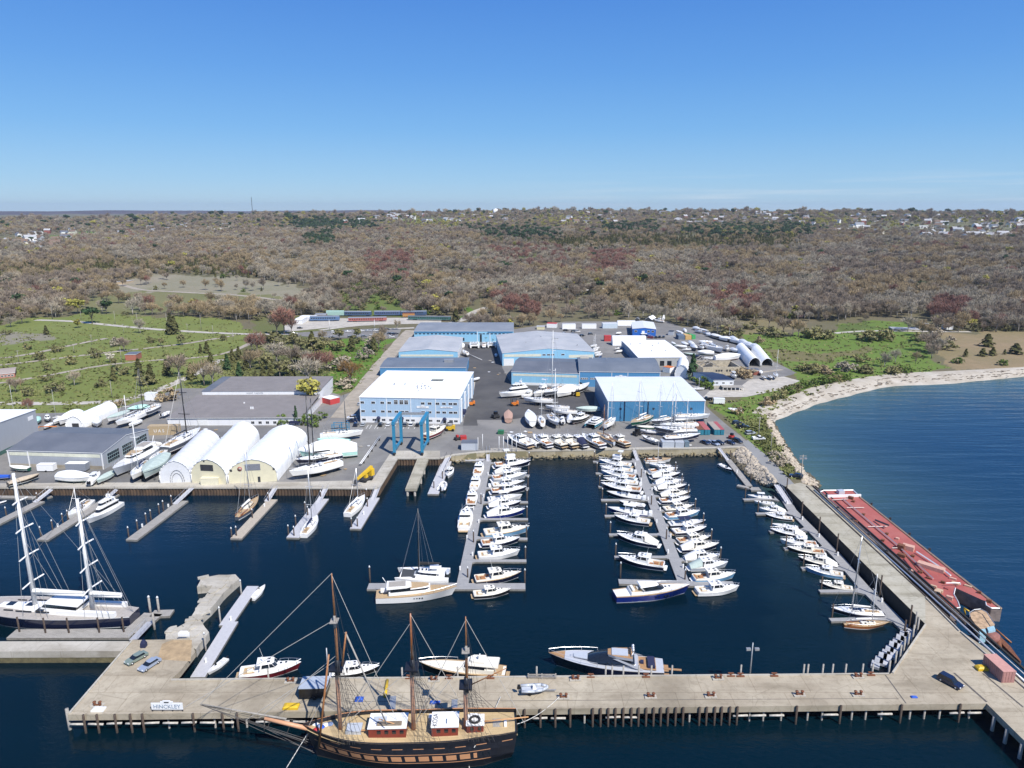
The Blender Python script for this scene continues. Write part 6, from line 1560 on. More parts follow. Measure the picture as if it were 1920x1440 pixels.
ashore(n3,(672,605),(900,690),open_launch('dgrey','white','black'),9,'narrow dark open hull ashore on low stands near the sea wall')
ashore(n3,(590,470),(865,470),wb('green','cream','green',peak=.5),11,'small green boat with cream cover ashore behind the white open boat')
ashore(cB,(1590,480),(1430,550),pb('red','red',big=1,deck='cream'),12.4,'cream cruiser with dark red hull held by a forklift beside the boat lift',Lm=15)
sail_px(cB,(410,835),(800,745),(540,240),dict(hull='white',af='black',mast='black',keel=1,boomcover='black'),'sailboat','sleek white racing yacht with black mast ashore beside the arched sheds',ZS,1.1)
sail_px(cB,(455,740),(805,690),(575,270),dict(hull='navy',af='black',mast='black',keel=1,boomcover='black'),'sailboat','navy racing yacht with black mast ashore behind the white racing yacht',ZS,1.1)
ashore(cB,(480,690),(920,660),wb('mint','wrap','green',peak=2.0),11,'huge white shrink-wrapped yacht ashore with a mint stripe')
ashore(cB,(620,585),(862,590),wb('mint','mint','black',peak=.8),11,'low hull ashore under a pale mint cover behind the shrink-wrapped yacht')
sail_px(cB,(965,520),(640,545),(690,240),dict(hull='white',af='black',mast='black',keel=1,boomcover='none'),'sailboat','white racing yacht with black mast ashore behind the blue steel rack',ZS,1.1)
ashore(n7,(140,1150),(435,1165),wb('green','canvas','green',peak=.8),11,'small green boat under a white cover before the grey shed')
ashore(n7,(-160,1290),(135,1275),wb('btarp','btarp','blue',peak=.6),11,'boat under a bright blue tarpaulin at the left edge')
ashore(n7,(590,1275),(110,1400),wb('black','tan','green',peak=.7),11,'dark boat under a tan tarpaulin with teal bottom on the left quay')
ashore(n7,(1390,1330),(875,1290),wb('canvas','wrap','green',peak=1.5),11,'bulky white shrink-wrapped boat on the left quay')
ashore(n7,(1500,1230),(1330,1390),center_console('white','black','t',engines=2),11,'white outboard boat with navy seats on the left quay',Lm=10)
ashore(n7,(1450,1375),(1690,1225),wb('tarp','tarp','black',peak=.9),11,'boat under a grey-green tarpaulin beside the white outboard boat')
ashore(cA,(850,838),(1165,650),motor_yacht('grey','black',24.,'classic','white'),24.,'large grey-hulled yacht with white wheelhouse ashore right of the grey shed',name='motor_yacht',cat='yacht')
sail_px(cA,(985,862),(1120,740),(1020,440),dict(hull='white',af='black',mast='white',keel=1,boomcover='blue'),'sailboat','small white sloop with blue cover ashore beside the grey-hulled yacht',ZS,1.1)
ashore(cA,(1075,858),(1245,700),wb('tarp','tarp','black','sail',keel=1,peak=.5),11,'pale green covered sailboat ashore against the smallest arched shed',sail=1)
ashore(cA,(1120,745),(1235,655),sb('white','black',mh=0,keel=1,rig=0),12,'white mastless sailboat ashore between the sloop and the long dark racer',sail=1)
sail_px(n8,(1410,705),(870,985),(1045,-200),dict(hull='dgrey',af='red',mast='black',keel=1,boomcover='none'),'sailboat','long dark racing sloop with very tall black mast ashore in the left yard',ZS,1.1)
ashore(n8,(545,930),(820,870),pb('white','red',cover='canvas',big=1),12.4,'white pilothouse boat ashore beside the shed windows')
ashore(n8,(310,380),(640,330),wb('navy','mint','blue',peak=1.6),11,'blue boat under a mint tent cover in the back row of the left yard')
ashore(n8,(5,535),(315,405),wb('white','tarp','black','sail',keel=1,peak=.7),11,'long pale covered sailboat beside the white rounded tent',sail=1)
sail_px(n8,(135,595),(560,430),(380,170),dict(hull='white',af='black',mast='white',keel=1,boomcover='none'),'sailboat','white racing sloop ashore in front of the mint-covered boat',ZS,1.1)
sail_px(n8,(400,490),(775,335),(530,-240),dict(hull='dgrey',af='black',mast='black',keel=1,boomcover='none'),'sailboat','grey racing sloop with black mast in the back row',ZS,1.1)
ashore(n8,(330,610),(505,530),wb('white','wrap','green',peak=.6),11,'small white covered boat just behind the grey shed roof')
ashore(n8,(945,405),(815,465),dinghy('white'),5,'white inflatable beside the long works roof',stand=0,name='dinghy')
ashore(n8,(820,285),(655,300),pb('white','blue',big=1),12.4,'white motorboat at the back corner of the left yard')
ashore(n7,(560,470),(565,425),wb('mint','mint','black',peak=1.4),11,'boat seen end on under a mint cover',Lm=9)
ashore(n7,(715,440),(705,395),pb('white','blue'),12.4,'white cabin boat seen end on beside the mint-covered boat',Lm=8)
sail_px(n7,(780,400),(910,375),(770,0),dict(hull='white',af='blue',mast='white',keel=1),'sailboat','small white sloop with mast at the back of the left yard',ZS,1.1)
ashore(n7,(800,495),(945,405),wb('white','wrap','black',peak=.8),11,'slim white covered boat left of the white rounded tent')
ashore(n7,(880,505),(1185,345),wb('white','wrap','black',peak=1.3),11,'long white shrink-wrapped boat left of the white rounded tent')
ashore(n7,(1450,545),(1455,420),wb('white','wrap','black',peak=2.0),11,'tall white shrink-wrapped boat right before the white rounded tent',Lm=13)
ashore(n7,(495,575),(495,530),pb('white','black'),12.4,'small white boat seen end on beside the tall grey shed',Lm=7)
ashore(n7,(655,560),(770,490),wb('white','wrap','black',peak=.4),11,'low white covered boat behind the orange machinery')
sail_px(n7,(150,440),(330,400),(120,-70),dict(hull='white',af='blue',mast='white',keel=1,rig=0),'sailboat','white sloop whose mast rises behind the tall pale grey shed',ZS,1.1)
sail_px(n7,(330,430),(470,420),(300,-160),dict(hull='white',af='blue',mast='wood',keel=1,rig=0,boomcover='none'),'sailboat','white boat with a tan wooden mast behind the tall pale grey shed',ZS,1.1)
ashore(n6,(850,965),(940,930),wb('white','wrap','black',peak=.6),11,'small white covered boat on the dark yard road')
ashore(n6,(880,400),(880,480),catamaran('white',16.,0,'white'),16,'left white catamaran with its sterns toward the yard road',Lm=15,name='catamaran',cat='catamaran')
ashore(n6,(1140,395),(1140,475),catamaran('white',16.,0,'white'),16,'right white catamaran beside the wide grey-roofed shed',Lm=14,name='catamaran',cat='catamaran')
ashore(n6,(1020,410),(1020,480),pb('white','black'),12.4,'white boat squeezed between the two catamarans',Lm=11)
ashore(n6,(690,520),(790,580),sb('white','black',mh=0,keel=1,rig=0),12,'white yacht ashore with its mast laid on the ground beside it',Lm=11,sail=1)
ashore(n6,(700,420),(705,470),wb('white','wrap','black'),11,'white covered boat in the corner of the two light blue sheds',Lm=9)
ashore(n6,(1200,570),(1200,605),wb('white','wrap','black',peak=.9),11,'tiny white covered boat in the shade of the wide shed',Lm=6)
for i,(x,y)in enumerate([(745,450),(780,490),(760,520),(800,555),(820,585)]):
 ashore(n5,(x-55,y+18),(x+45,y-18),sb('white','black',mh=13. if i in(1,2)else 0,keel=1,rig=0),12,f'small white keelboat, {ORD[i]} from the back beside the wide grey roof',Lm=9,sail=1,group='keelboats beside the wide grey roof')
ashore(n5,(860,605),(815,640),wb('navy','navy','red',peak=.5),11,'small navy boat with red tarp near the curved roof shed',Lm=7)
ashore(n5,(1075,545),(1170,525),wb('white','wrap','black',peak=.8),11,'white covered boat beside the white workshop wall')
ashore(n5,(1060,500),(1160,480),center_console('white','black','none',engines=1),11.6,'white open boat below the white barrel tent')
ashore(n5,(1080,270),(1150,255),wb('white','wrap','black',peak=.8),11,'white covered boat left of the bright blue office')
ashore(n1,(60,20),(10,75),wb('white','wrap','black',peak=3.2),11,'tall white tent-covered boat at the far corner of the upper yard',Lm=10)
ashore(n5,(1690,80),(1745,85),pb('white','black',fly=1),12.4,'white flybridge boat beside the tent-covered boat in the far corner',Lm=10)
EDGE='boats stored along the grass edge of the upper yard'
spx=[wb('white','wrap','blue'),wb('navy','canvas','black',peak=.8),pb('white','blue'),wb('white','wrap','black',peak=1.8),wb('white','wrap','black','sail',keel=0,peak=.8)]
for i,(x,y)in enumerate([(535,200),(570,240),(640,225),(690,265),(735,295),(835,325),(930,352),(1020,365),(1090,385),(1160,400),(1240,432),(1330,465),(1420,500)]):
 far=i<5
 dx,dy=(34,10)if far else(78,30)
 ashore(n1,(x+dx,y+dy),(x-dx,y-dy),spx[(i*2+i//3)%5],11 if(i*2+i//3)%5!=2 else 12.4,f'boat stored along the grass edge of the upper yard, {ORD[i]} from the far end',Lm=10 if far else 15,group=EDGE,stand=0)
sail_px(n1,(1060,345),(960,325),(1003,200),dict(hull='white',af='blue',mast='white',keel=1,rig=0),'sailboat','white sloop with mast standing behind the line along the grass edge',ZS,1.1)
UP=[((300,410),(390,440),wb('navy','wrap','black'),'dark hulled wrapped boat behind the white workshop roof',9),((400,395),(490,440),wb('white','wrap','black'),'white wrapped boat beside the dark covered boat in the upper yard',10),((540,525),(450,450),wb('navy','wrap','blue',peak=1.6),'navy hulled wrapped boat with its bow toward the tunnel sheds',13),((640,520),(580,450),pb('white','black'),'white cabin boat in the middle of the upper yard',11),((920,550),(640,440),sb('white','black',mh=0,keel=1,rig=0),'long white yacht lying diagonally across the upper yard',None),((600,400),(720,400),wb('white','wrap','black',peak=.7),'low white covered boat behind the diagonal yacht',10),((985,530),(990,470),pb('white','black'),'white cabin boat behind the huge wrapped hull',10),((1130,540),(1060,510),wb('white','wrap','blue'),'white wrapped boat at the rear of the tunnel sheds',10),((600,560),(730,565),wb('white','wrap','green',peak=1.5),'squat white wrapped boat above the stone ruin',11),((610,640),(830,640),sb('white','black',mh=0,keel=1,rig=0),'low white hull right behind the stone ruin',None),((1185,630),(800,650),wb('white','wrap','red','sail',keel=1,peak=1.5),'huge white wrapped yacht with red bottom behind the stone ruin',None),((330,510),(420,500),center_console('white','black','none',engines=1),'small white open boat beside the white workshop',8),((480,610),(590,620),wb('navy','navy','black',peak=.6),'dark blue covered boat near the spruce tree',9),((240,460),(340,465),wb('white','wrap','black',peak=.6),'low white boat along the workshop roof edge',9),((380,575),(470,580),wb('green','tarp','black',peak=.5),'grey-green covered boat beside the white workshop corner',8),((150,400),(210,430),wb('green','wrap','green',peak=.8),'small green hulled boat beyond the workshop roof',7),((320,200),(380,240),wb('white','wrap','black'),'white wrapped boat beside the dark container at the far end',8),((240,240),(300,255),wb('white','wrap','black',peak=.7),'white wrapped boat left of the dark far container',8),((1130,945),(1050,860),pb('white','black'),'white motorboat on stands right of the cottage',11),((1500,885),(1480,820),wb('white','wrap','black',peak=.8),'white boat beside the brick-red shed',8),((1575,945),(1510,900),sb('black','black',mh=0,keel=0,rig=0),'small dark sailboat on the gravel near the red shed',7),((1680,960),(1600,880),sb('black','black',mh=0,keel=0,rig=0),'black sailboat beside the small dark one on the gravel',8),((560,870),(550,920),wb('white','wrap','black',peak=1.5),'white wrapped boat behind the dark spruce',8)]
for bw,st,sp,lb,Lm in UP:
 L0=12.4 if 'cabin' in lb or 'motorboat' in lb else 11.6 if 'open' in lb else 12 if 'sailboat' in lb or 'yacht lying' in lb or 'low white hull' in lb else 11
 ashore(n1,bw,st,sp,L0,lb,Lm=Lm,stand=0,group='boats stored in the upper yard')
sail_px(n1,(1740,930),(1700,850),(1745,525),dict(hull='white',af='black',mast='white',keel=1,rig=0,boomcover='none'),'sailboat','white sloop with a leaning white mast on the gravel by the grass',ZS,1.1,Lm=9)
sail_px(n1,(620,1100),(460,1095),(515,940),dict(hull='white',af='black',mast='white',keel=0,rig=0,boomcover='none'),'sailboat','low white dayboat with short mast on the lawn by the cottage',LAND+.5,.8,Lm=8)
ashore(n1,(1020,1405),(1200,1425),dinghy('white'),5.,'white inflatable boat on a trailer on the grassy verge',stand=0,name='dinghy',Lm=7)
# === FLOATING DOCKS
DOCKM=plank_mat('grey_dock_planks',(.30,.30,.30),(.36,.355,.35),.16,0)
DOCKW=plank_mat('weathered_dock_planks',(.30,.285,.26),(.38,.36,.33),.18,.3)
DOCKT=mat('tan_dock_boards',(.40,.35,.28),.85,var=.15,scale=1.5)
DOCKP=mat('pale_dock',(.44,.44,.46),.8,var=.08)
FLOATM=mat('float_side',(.20,.19,.17),.85,var=.3)
PCAP=mat('pile_cap',(.75,.75,.73),.6)
def strip(mb,a,b,w0,w1,z0,z1,mi=0,side=1):
 d=b-a;d.z=0;n=Vector((-d.y,d.x,0)).normalized()
 mb.prism([tuple((a+n*w0/2)[:2]),tuple((a-n*w0/2)[:2]),tuple((b-n*w1/2)[:2]),tuple((b+n*w1/2)[:2])],z0,z1,side,mi)
def dock(label,main,width,fingers=(),piles=(),m=None,peds=(),extra=(),fw=1.5,name='floating_dock',cap=PCAP,ztop=.6,pm=None):
 m=m or DOCKM;t=thing(name,label,'dock',(main[0].x,main[0].y,0));o=Vector((main[0].x,main[0].y,0))
 mb=MB()
 for i,(a,b)in enumerate(zip(main[:-1],main[1:])):strip(mb,a-o,b-o,width,width,.0,ztop+.003*i,0)
 mb.build('walkway',[m,FLOATM],t)
 for a,b,*w in fingers:
  mb=MB();w=w[0]if w else fw
  d=(b-a).normalized()
  strip(mb,a-o,b-o,w,w,.05,ztop-.02,0)
  strip(mb,a-o,a+d*2.4-o,w*3.0,w,.06,ztop-.01,0)
  mb.build('finger',[m,FLOATM],t)
 for p,h in piles:
  mb=MB();mb.tube((0,0,-2),(0,0,h),.22,.2,8)
  q=mb.build('pile',pm or PILEW,t,tuple(p-o))
  if cap:
   mb=MB();mb.tube((0,0,h),(0,0,h+.55),.30,.04,8);mb.build('pile_cap',cap,q)
 for p in peds:
  mb=MB();mb.bx(-.2,.2,-.2,.2,ztop,ztop+1.1);mb.build('power_pedestal',GEL,t,tuple(p-o))
 for a,b,w in extra:
  mb=MB();strip(mb,a-o,b-o,w,w,.02,ztop-.01,0);mb.build('platform',[m,FLOATM],t)
 return t
Pz=lambda fn,x,y,z=.6:P(*fn(x,y),z)
def along(a,b,y):
 t=(y-a[1])/(b[1]-a[1]);return(a[0]+(b[0]-a[0])*t,y)
wa,wbp=(914,866),(866,1099)
def wfing(tip,ry):r=along(wa,wbp,ry);return(P(*r,.6),P(*tip,.6))
Wt=[((994,868),868),((993,891),891),((992,915),915),((990,941),942),((990,973),973),((989,1010),1008),((987,1051),1051)]
dock('long floating dock on the west side of the marina with short finger berths',[P(914,862,.6),P(866,1100,.6)],3.2,[wfing(tp,ry)for tp,ry in Wt],[(P(tp[0]-2,tp[1],0),4.2)for tp,ry in Wt]+[(P(902,948,0),4.2),(P(888,1020,0),4.2),(P(877,1086,0),3.4),(P(694,1092,0),4.6),(P(984,1095,0),4.2)],None,[P(*along(wa,wbp,y),.0)+Vector((1.4 if k%2 else-1.3,0,0))for k,y in enumerate((875,893,912,935,958,983,1013,1045,1072))],[(P(690,1099,.6),P(985,1099,.6),3.2)])
ma,mbp=(1194,866),(1282,1094)
def mfing(tip,ry):r=along(ma,mbp,ry);return(P(*r,.6),P(*tip,.6))
ML=[((1112,865),865),((1117,887),887),((1122,912),912),((1127,937),937),((1134,967),967),((1142,1002),1002),((1152,1044),1044)]
MR=[((1267,886),883),((1279,909),909),((1291,930),930),((1304,957),957),((1319,985),984),((1334,1016),1013),((1351,1051),1049)]
dock('long floating dock through the middle of the marina with berths on both sides',[P(1192,860,.6),P(1283,1095,.6)],3.2,[mfing(a,b)for a,b in ML+MR],[(P(a[0]+2,a[1],0),4.0)for a,b in ML]+[(P(a[0]-1,a[1],0),4.0)for a,b in MR]+[(P(1202,897,0),4.0),(P(1221,949,0),4.0),(P(1249,1014,0),4.0),(P(1284,1090,0),3.4),(P(1163,1083,0),4.4)],None,[P(*along(ma,mbp,y),.0)+Vector((1.3 if k%2 else-1.4,0,0))for k,y in enumerate((875,890,905,922,940,960,983,1010,1040,1068))],[(P(1160,1090,.6),P(1275,1093,.6),2.6),(P(1285,1094,.6),P(1376,1094,.6),2.4)])
ec=[cH(560,335),cH(660,505),cH(1000,850),cH(1200,1085),cH(1520,1400)]
EF=[((295,425),(545,418)),((390,530),(670,527)),((490,665),(790,650)),((600,792),(930,790)),((730,940),(1060,940)),((865,1112),(1205,1110)),((945,1327),(1420,1315))]
dock('angled floating dock beside the causeway pier with short finger berths',[P(*p,.6)for p in ec],3.,[(P(*cH(*r),.6),P(*cH(*tp),.6))for tp,r in EF],[(P(*cH(tp[0]+12,tp[1]),0),4.4)for tp,r in EF]+[(P(*cH(1500,1440),0),4)],None,[P(*cH(x,y),0)for x,y in((620,470),(735,590),(860,720),(1000,860),(1275,1150),(1330,1210))],[],cap=None)
dock('slim floating dock at the foot of the riprap bank',[Pz(cH,180,125),Pz(cH,340,325)],2.4,[],[(Pz(cH,195,110,0),3),(Pz(cH,350,290,0),3)],DOCKW,[Pz(cH,245,235,0)],[(Pz(cH,250,318),Pz(cH,350,340),1.8),(Pz(cH,345,345),Pz(cH,420,345),3.)],cap=None)
dock('grey plank finger dock at the far left of the quay',[Pz(o1,-60,735),Pz(o1,455,478)],3.4,[],[(Pz(o1,425,490,0),3.2),(Pz(o1,75,655,0),3.2),(Pz(o1,-30,720,0),3.2)],DOCKW,[],[(Pz(o1,-100,425),Pz(o1,400,432),2.),(Pz(o1,510,430),Pz(o1,570,412),3.)])
dock('grey plank finger dock beside the white motor yacht',[Pz(o1,475,912),Pz(o1,1290,400)],3.6,[],[(Pz(o1,x,y,0),3.6)for x,y in((465,895),(597,818),(712,742),(770,705),(880,635),(935,600))],DOCKW,[Pz(o1,655,785,0)])
dock('empty grey plank finger dock in front of the smallest arched shed',[Pz(cA,985,1328),Pz(cA,1375,1035)],3.6,[],[(Pz(cA,x,y,0),3.6)for x,y in((968,1318),(1035,1265),(1100,1212),(1135,1187),(1197,1140),(1228,1115),(1290,1075))],DOCKW,[Pz(cA,1070,1245,0),Pz(cA,1265,1095,0)])
dock('sand-coloured finger dock with the teak-decked yawl',[Pz(cB,10,1318),Pz(cB,285,1025)],3.6,[],[(Pz(cB,x,y,0),3.4)for x,y in((15,1310),(135,1175),(255,1050),(-20,1320))],DOCKT,[Pz(cB,225,1090,0)])
dock('grey finger dock with the blue-covered sloop alongside',[Pz(cB,435,1312),Pz(cB,665,1020)],4.,[],[(Pz(cB,x,y,0),3.4)for x,y in((405,1300),(447,1310),(460,1225),(550,1155),(648,1035),(530,1120))],DOCKP,[Pz(cB,555,1130,0)])
dock('grey finger dock nearest the boat lift basin',[Pz(cB,905,1245),Pz(cB,1050,1012)],3.6,[],[(Pz(cB,x,y,0),3.4)for x,y in((878,1245),(922,1240),(997,1090),(990,1020))],DOCKP,[Pz(cB,970,1150,0)])
dock('narrow dock with dark rails on the right of the boat lift basin',[Pz(cB,1488,985),Pz(cB,1600,715)],4.,[],[(Pz(cB,1495,950,0),3.2),(Pz(cB,1560,880,0),3.6)],DOCKP,[],[(Pz(cB,1625,728),Pz(cB,1880,728),2.4)])
dock('grey float in two offset lengths inside the foreground pier',[Pz(cE,1482,1078),Pz(cE,1738,662)],3.2,[],[(Pz(cE,x,y,0),4.4)for x,y in((1545,880),(1655,680),(1812,470))],DOCKP,[Pz(cE,1548,985,0),Pz(cE,1735,668,0)],[(Pz(cE,1690,690),Pz(cE,1897,395),3.2)],pm=PILEG)
dock('weathered timber float alongside the big ketch',[Pz(cE,85,752),Pz(cE,1000,750)],3.6,[],[(Pz(cE,x,y,0),4.6)for x,y in((150,755),(345,762),(520,762),(748,760),(932,755))],DOCKW,[],[(Pz(cE,985,745),Pz(cE,1150,600),5.),(Pz(cE,1140,600),Pz(cE,1290,595),3.)],pm=PILEW,cap=None)
for(x,y)in((1130,600),(1195,605),(1160,720)):
 pile_obj(thing('mooring_pile',dict([(1130,'left of two capped grey piles beyond the ketch float'),(1195,'right of two capped grey piles beyond the ketch float'),(1160,'grey pile at the end of the ketch float gangway')])[x],'pile',Pz(cE,x,y,0)),Pz(cE,x,y,0),-2,4.6,PILEG,.3,'shaft',PCAP if x!=1160 else None)
lp=thing('lift_pier','pale concrete finger pier that carries the boat lift wheels','pier',P(*cB(1322,945),0));mb=MB()
deck_poly(mb,[P(*cB(x,y),3)for x,y in((1280,945),(1365,945),(1455,714),(1372,714))],lp.location,2.0,3.02);mb.build('pier_deck',CONC3,lp)
for x,y in((1295,940),(1350,940),(1335,850),(1395,850),(1360,780),(1420,780)):pile_obj(lp,P(*cB(x,y),3),-3,2.0,PILEG,.45)
def gangway(label,a,b,w=1.4,m=ALU,rails=1):
 t=thing('gangway',label,'gangway',tuple(a));d=b-a;n=Vector((-d.y,d.x,0)).normalized()*w/2;mb=MB()
 vs=[n,-n,d-n,d+n];mb.add([tuple(v)for v in vs]+[(v.x,v.y,v.z-.15)for v in vs],[(0,1,2,3),(4,7,6,5),(0,4,5,1),(1,5,6,2),(2,6,7,3),(3,7,4,0)]);mb.build('ramp',[DOCKP],t)
 if rails:
  for s in(-1,1):
   mb=MB();mb.tube(tuple(n*s+Vector((0,0,1))),tuple(d+n*s+Vector((0,0,1))),.05,None,4)
   for k in range(6):q=n*s+d*(k/5.);mb.tube(tuple(q),tuple(q+Vector((0,0,1))),.04,None,4)
   mb.build('handrail',m,t)
gangway('pale gangway from the sea wall down to the west dock',P(*o7(600,0),3),P(*o7(600,200),.65))
gangway('grey gangway from the sea wall down to the middle dock',P(*o8(700,0),3),P(*o8(765,185),.65))
gangway('grey gangway from the causeway corner down to the slim dock',P(*cH(112,40),3),P(*cH(180,130),.65))
gangway('pale grey gangway down to the angled east dock',P(*cH(545,315),3.1),P(*cH(640,460),.65),2.)
gangway('white railed gangway at the far left finger dock',P(*o1(575,345),3),P(*o1(390,490),.65),2.)
gangway('dark gangway behind the white motor yacht',P(*o1(1310,345),3),P(*o1(1180,460),.65),2.,STEEL)
gangway('pale gangway to the empty plank finger dock',P(*cA(1440,938),3),P(*cA(1310,1060),.65),1.8)
gangway('grey gangway to the sand-coloured finger dock',P(*cB(305,938),3),P(*cB(240,1040),.65),1.8)
gangway('grey gangway to the blue-covered sloop dock',P(*cB(685,938),3),P(*cB(625,1050),.65),1.8)
gangway('grey gangway to the dock nearest the boat lift basin',P(*cB(1072,938),3),P(*cB(1035,1030),.65),1.8)
gangway('long dark-railed ramp on the right of the boat lift basin',P(*cB(1610,690),3),P(*cB(1530,850),.65),2.2,STEEL)
gangway('short railed gangway from the ketch float up to the pier',P(*cE(1000,795),4),P(*cE(1130,660),.65),1.8)
def rubblefloats():
 for i in range(9):
  t=i/8.
  p=P(1650+52*t,1246-56*t,.6)
  for s in(0,1):
   mb=MB();mb.box((0,0,0),(2.6,1.7,.6),1.0);mb.build('float_section',DOCKP if s else mat('worn_float',(.36,.37,.39),.8,var=.2),rf,(p.x-rf.location.x+s*2.3-1.,p.y-rf.location.y+s*.8,.5+.1*((i+s)%3)))
rf=thing('stacked_floats','jumbled grey dock sections moored against the inner pier corner','dock sections',P(1675,1220,0));rubblefloats()
# === TALL SHIP
sa,sb_=P(574,1366,4.6),P(957,1357,4.6)
SL=(sa-sb_).length;sc_=(sa+sb_)/2-Vector((0,1.7,0));sang=math.atan2((sa-sb_).y,(sa-sb_).x)
ship=thing('tall_ship','black three-masted tall ship with ochre gunport panels lying outside the pier','tall ship',(sc_.x,sc_.y,0),sang)
BLK=mat('ship_black',(.012,.013,.018),.45,var=.25,scale=1.5)
OCH=mat('ochre_panel',(.47,.23,.11),.6,var=.08)
DECKP=plank_mat('ship_deck',(.50,.37,.20),(.56,.43,.25),.22)
SB=9.4
def ship_hull():
 secs=[];n=61;lev=[-.8,0.1,1.85,1.98,2.3,3.3,3.6,3.73,4.7,4.86,6.05];top=[]
 for i in range(n):
  t=i/(n-1.)
  w=(.70+.30*math.sin(min(t/.35,1)*math.pi/2))if t<.6 else max(1-((t-.6)/.4)**2.3,.02)
  shv=.9*(2*t-.95)**2;row=[];s_=max(0,(t-.5)/.5);s_=s_*s_*(3-2*s_)
  for z in lev:
   zz=z+shv*(max(z,0)/6.05);q=(z+.8)/6.85
   f=lerp(lerp(.78,1,min(1,(z+.8)/2.6)),lerp(.42,1,min(1,(z+.8)/6.4)),s_)
   if t<.14:f*=lerp(1,lerp(.4,1,min(1,(z+.8)/3.)),(1-t/.14))
   x=-SL/2+t*(SL-2.6*(1-q))-1.2*q*(1-t)*(t<.1)
   row.append((x,w*SB/2*f*(1-.03*(z>4)),zz))
  secs.append([(x,-y,z)for x,y,z in row[::-1]]+row);top.append(row)
 m=len(lev)
 def mi(i,j):
  k=(m-2-j)if j<m-1 else(j-m if j>=m else-1)
  if j==m-1:return 2
  if k in(2,6):return 1 if 5<i<58 else 0
  if k==4 and 9<i<57 and(i%4)in(0,1,2):return 1
  if k==8 and(i%6)in(1,2,3):return 1
  if k==0:return 2
  return 0
 mb=MB();mb.loft(secs,mi,False,False);mb.add(secs[0],[tuple(range(2*m))[::-1]],0)
 return mb,top
hb,stop=ship_hull()
hullo=hb.build('hull',[BLK,OCH,mat('weedy_waterline',(.10,.07,.04),.8,var=.3)],ship)
mb=MB();mb.loft([[(r[-1][0],-r[-1][1]*.96,r[-1][2]-.85),(r[-1][0],0,r[-1][2]-.7),(r[-1][0],r[-1][1]*.96,r[-1][2]-.85)]for r in stop],0);mb.build('deck',DECKP,ship)
for s in(-1,1):
 mb=MB()
 for a,b in zip(stop[:-1],stop[1:]):
  pa,pb=a[-1],b[-1]
  if abs(pb[0]-pa[0])<.01:continue
  mb.add([(pa[0],s*pa[1],pa[2]+.02),(pb[0],s*pb[1],pb[2]+.02),(pb[0],s*pb[1]*.93,pb[2]+.02),(pa[0],s*pa[1]*.93,pa[2]+.02)],[(0,1,2,3)if s<0 else(3,2,1,0)])
 mb.build('bulwark_rail',BLK if s>0 else OCH,ship)
def sx(px):return(Matrix.Rotation(-sang,3,'Z')@(P(px,1362,5)-Vector((sc_.x,sc_.y,5)))).x
def gal():
 for s in(-1,1):
  for k in range(5):
   mb=MB();x=-SL/2+.4+k*1.15;mb.bx(x,x+.72,s*SB*.5*(.70+.30*math.sin(min(((x+.3+SL/2)/SL)/.35,1)*1.5708))-.25,s*SB*.5*(.70+.30*math.sin(min(((x+.3+SL/2)/SL)/.35,1)*1.5708))+.03,2.75,3.5);o=mb.build('stern_window',GLASS,ship)
   o.location=(0,s*.0,0)
gal()
zd=5.2
RHS=mat('deckhouse_red',(.20,.035,.022),.5,var=.15)
def house(x0,x1,y0,y1,h,label=None,lip=.15):
 mb=MB();mb.bx(x0,x1,y0,y1,zd-.2,zd+h);o=mb.build('deckhouse',RHS,ship)
 if label:o['label']=label
 mb=MB();mb.bx(x0-lip,x1+lip,y0-lip,y1+lip,zd+h,zd+h+.14);r=mb.build('roof',WHITE,o)
 mb=MB();n=int((x1-x0)/1.4)
 for k in range(n):mb.bx(x0+.4+k*1.4,x0+1.1+k*1.4,y0-.04 if True else 0,y1+.04,zd+h*.45,zd+h*.8)
 mb.build('window',GLASS,o)
 return o,r
X=lambda px:sx(px)
o,r=house(X(765),X(697),-1.8,2.1,2.1,'long red deckhouse with white roof')
mb=MB();mb.bx(X(757),X(712),.7,1.6,zd+2.25,zd+2.6);mb.build('skylight',mat('weathered_skylight',(.22,.17,.12),.8,var=.3),r)
mb=MB();mb.bx(X(728),X(704),-.9,.5,zd+2.24,zd+2.35);mb.build('roof_hatch',GREYH,r)
o,r=house(X(860),X(812),-1.8,2.1,2.1,'aft red deckhouse with lettered white roof')
q=bpy.data.objects.new('lettering',text_mesh('KOSA',1.3,'lettering',STEEL,.01));C.objects.link(q);q.parent=r;q.location=(X(818),.3,zd+2.26);q.rotation_euler=(0,0,-math.pi/2)
mb=MB();mb.bx(X(858),X(840),.4,1.5,zd+2.24,zd+2.8);mb.build('roof_locker',WHITE,r)
o,r=house(X(907),X(876),-1.2,1.6,1.9,'small red wheelhouse with white roof')
mb=MB();mb.path([(X(891)+.9*math.cos(a),.4+.9*math.sin(a),zd+2.25)for a in[6.283*k/12 for k in range(13)]],.22,6);mb.build('tyre',RUBBER,r)
for x0,x1,y0,y1,h,m,nm in((846,803,-3.2,-2.1,.8,WHITE,'locker'),(940,924,-1.6,.6,.7,PILEG,'deck_bench'),(756,738,-3.0,-2.2,.5,TEAKP,'deck_bench'),(682,654,-.9,1.4,1.1,GREYH,'windlass_house'),(950,945,-.8,.8,1.0,WHITE,'locker'),(896,880,-3.,-2.,.9,WHITE,'life_raft')):
 mb=MB();mb.bx(X(x0),X(x1),y0,y1,zd-.1,zd+h);mb.build(nm,m,ship)
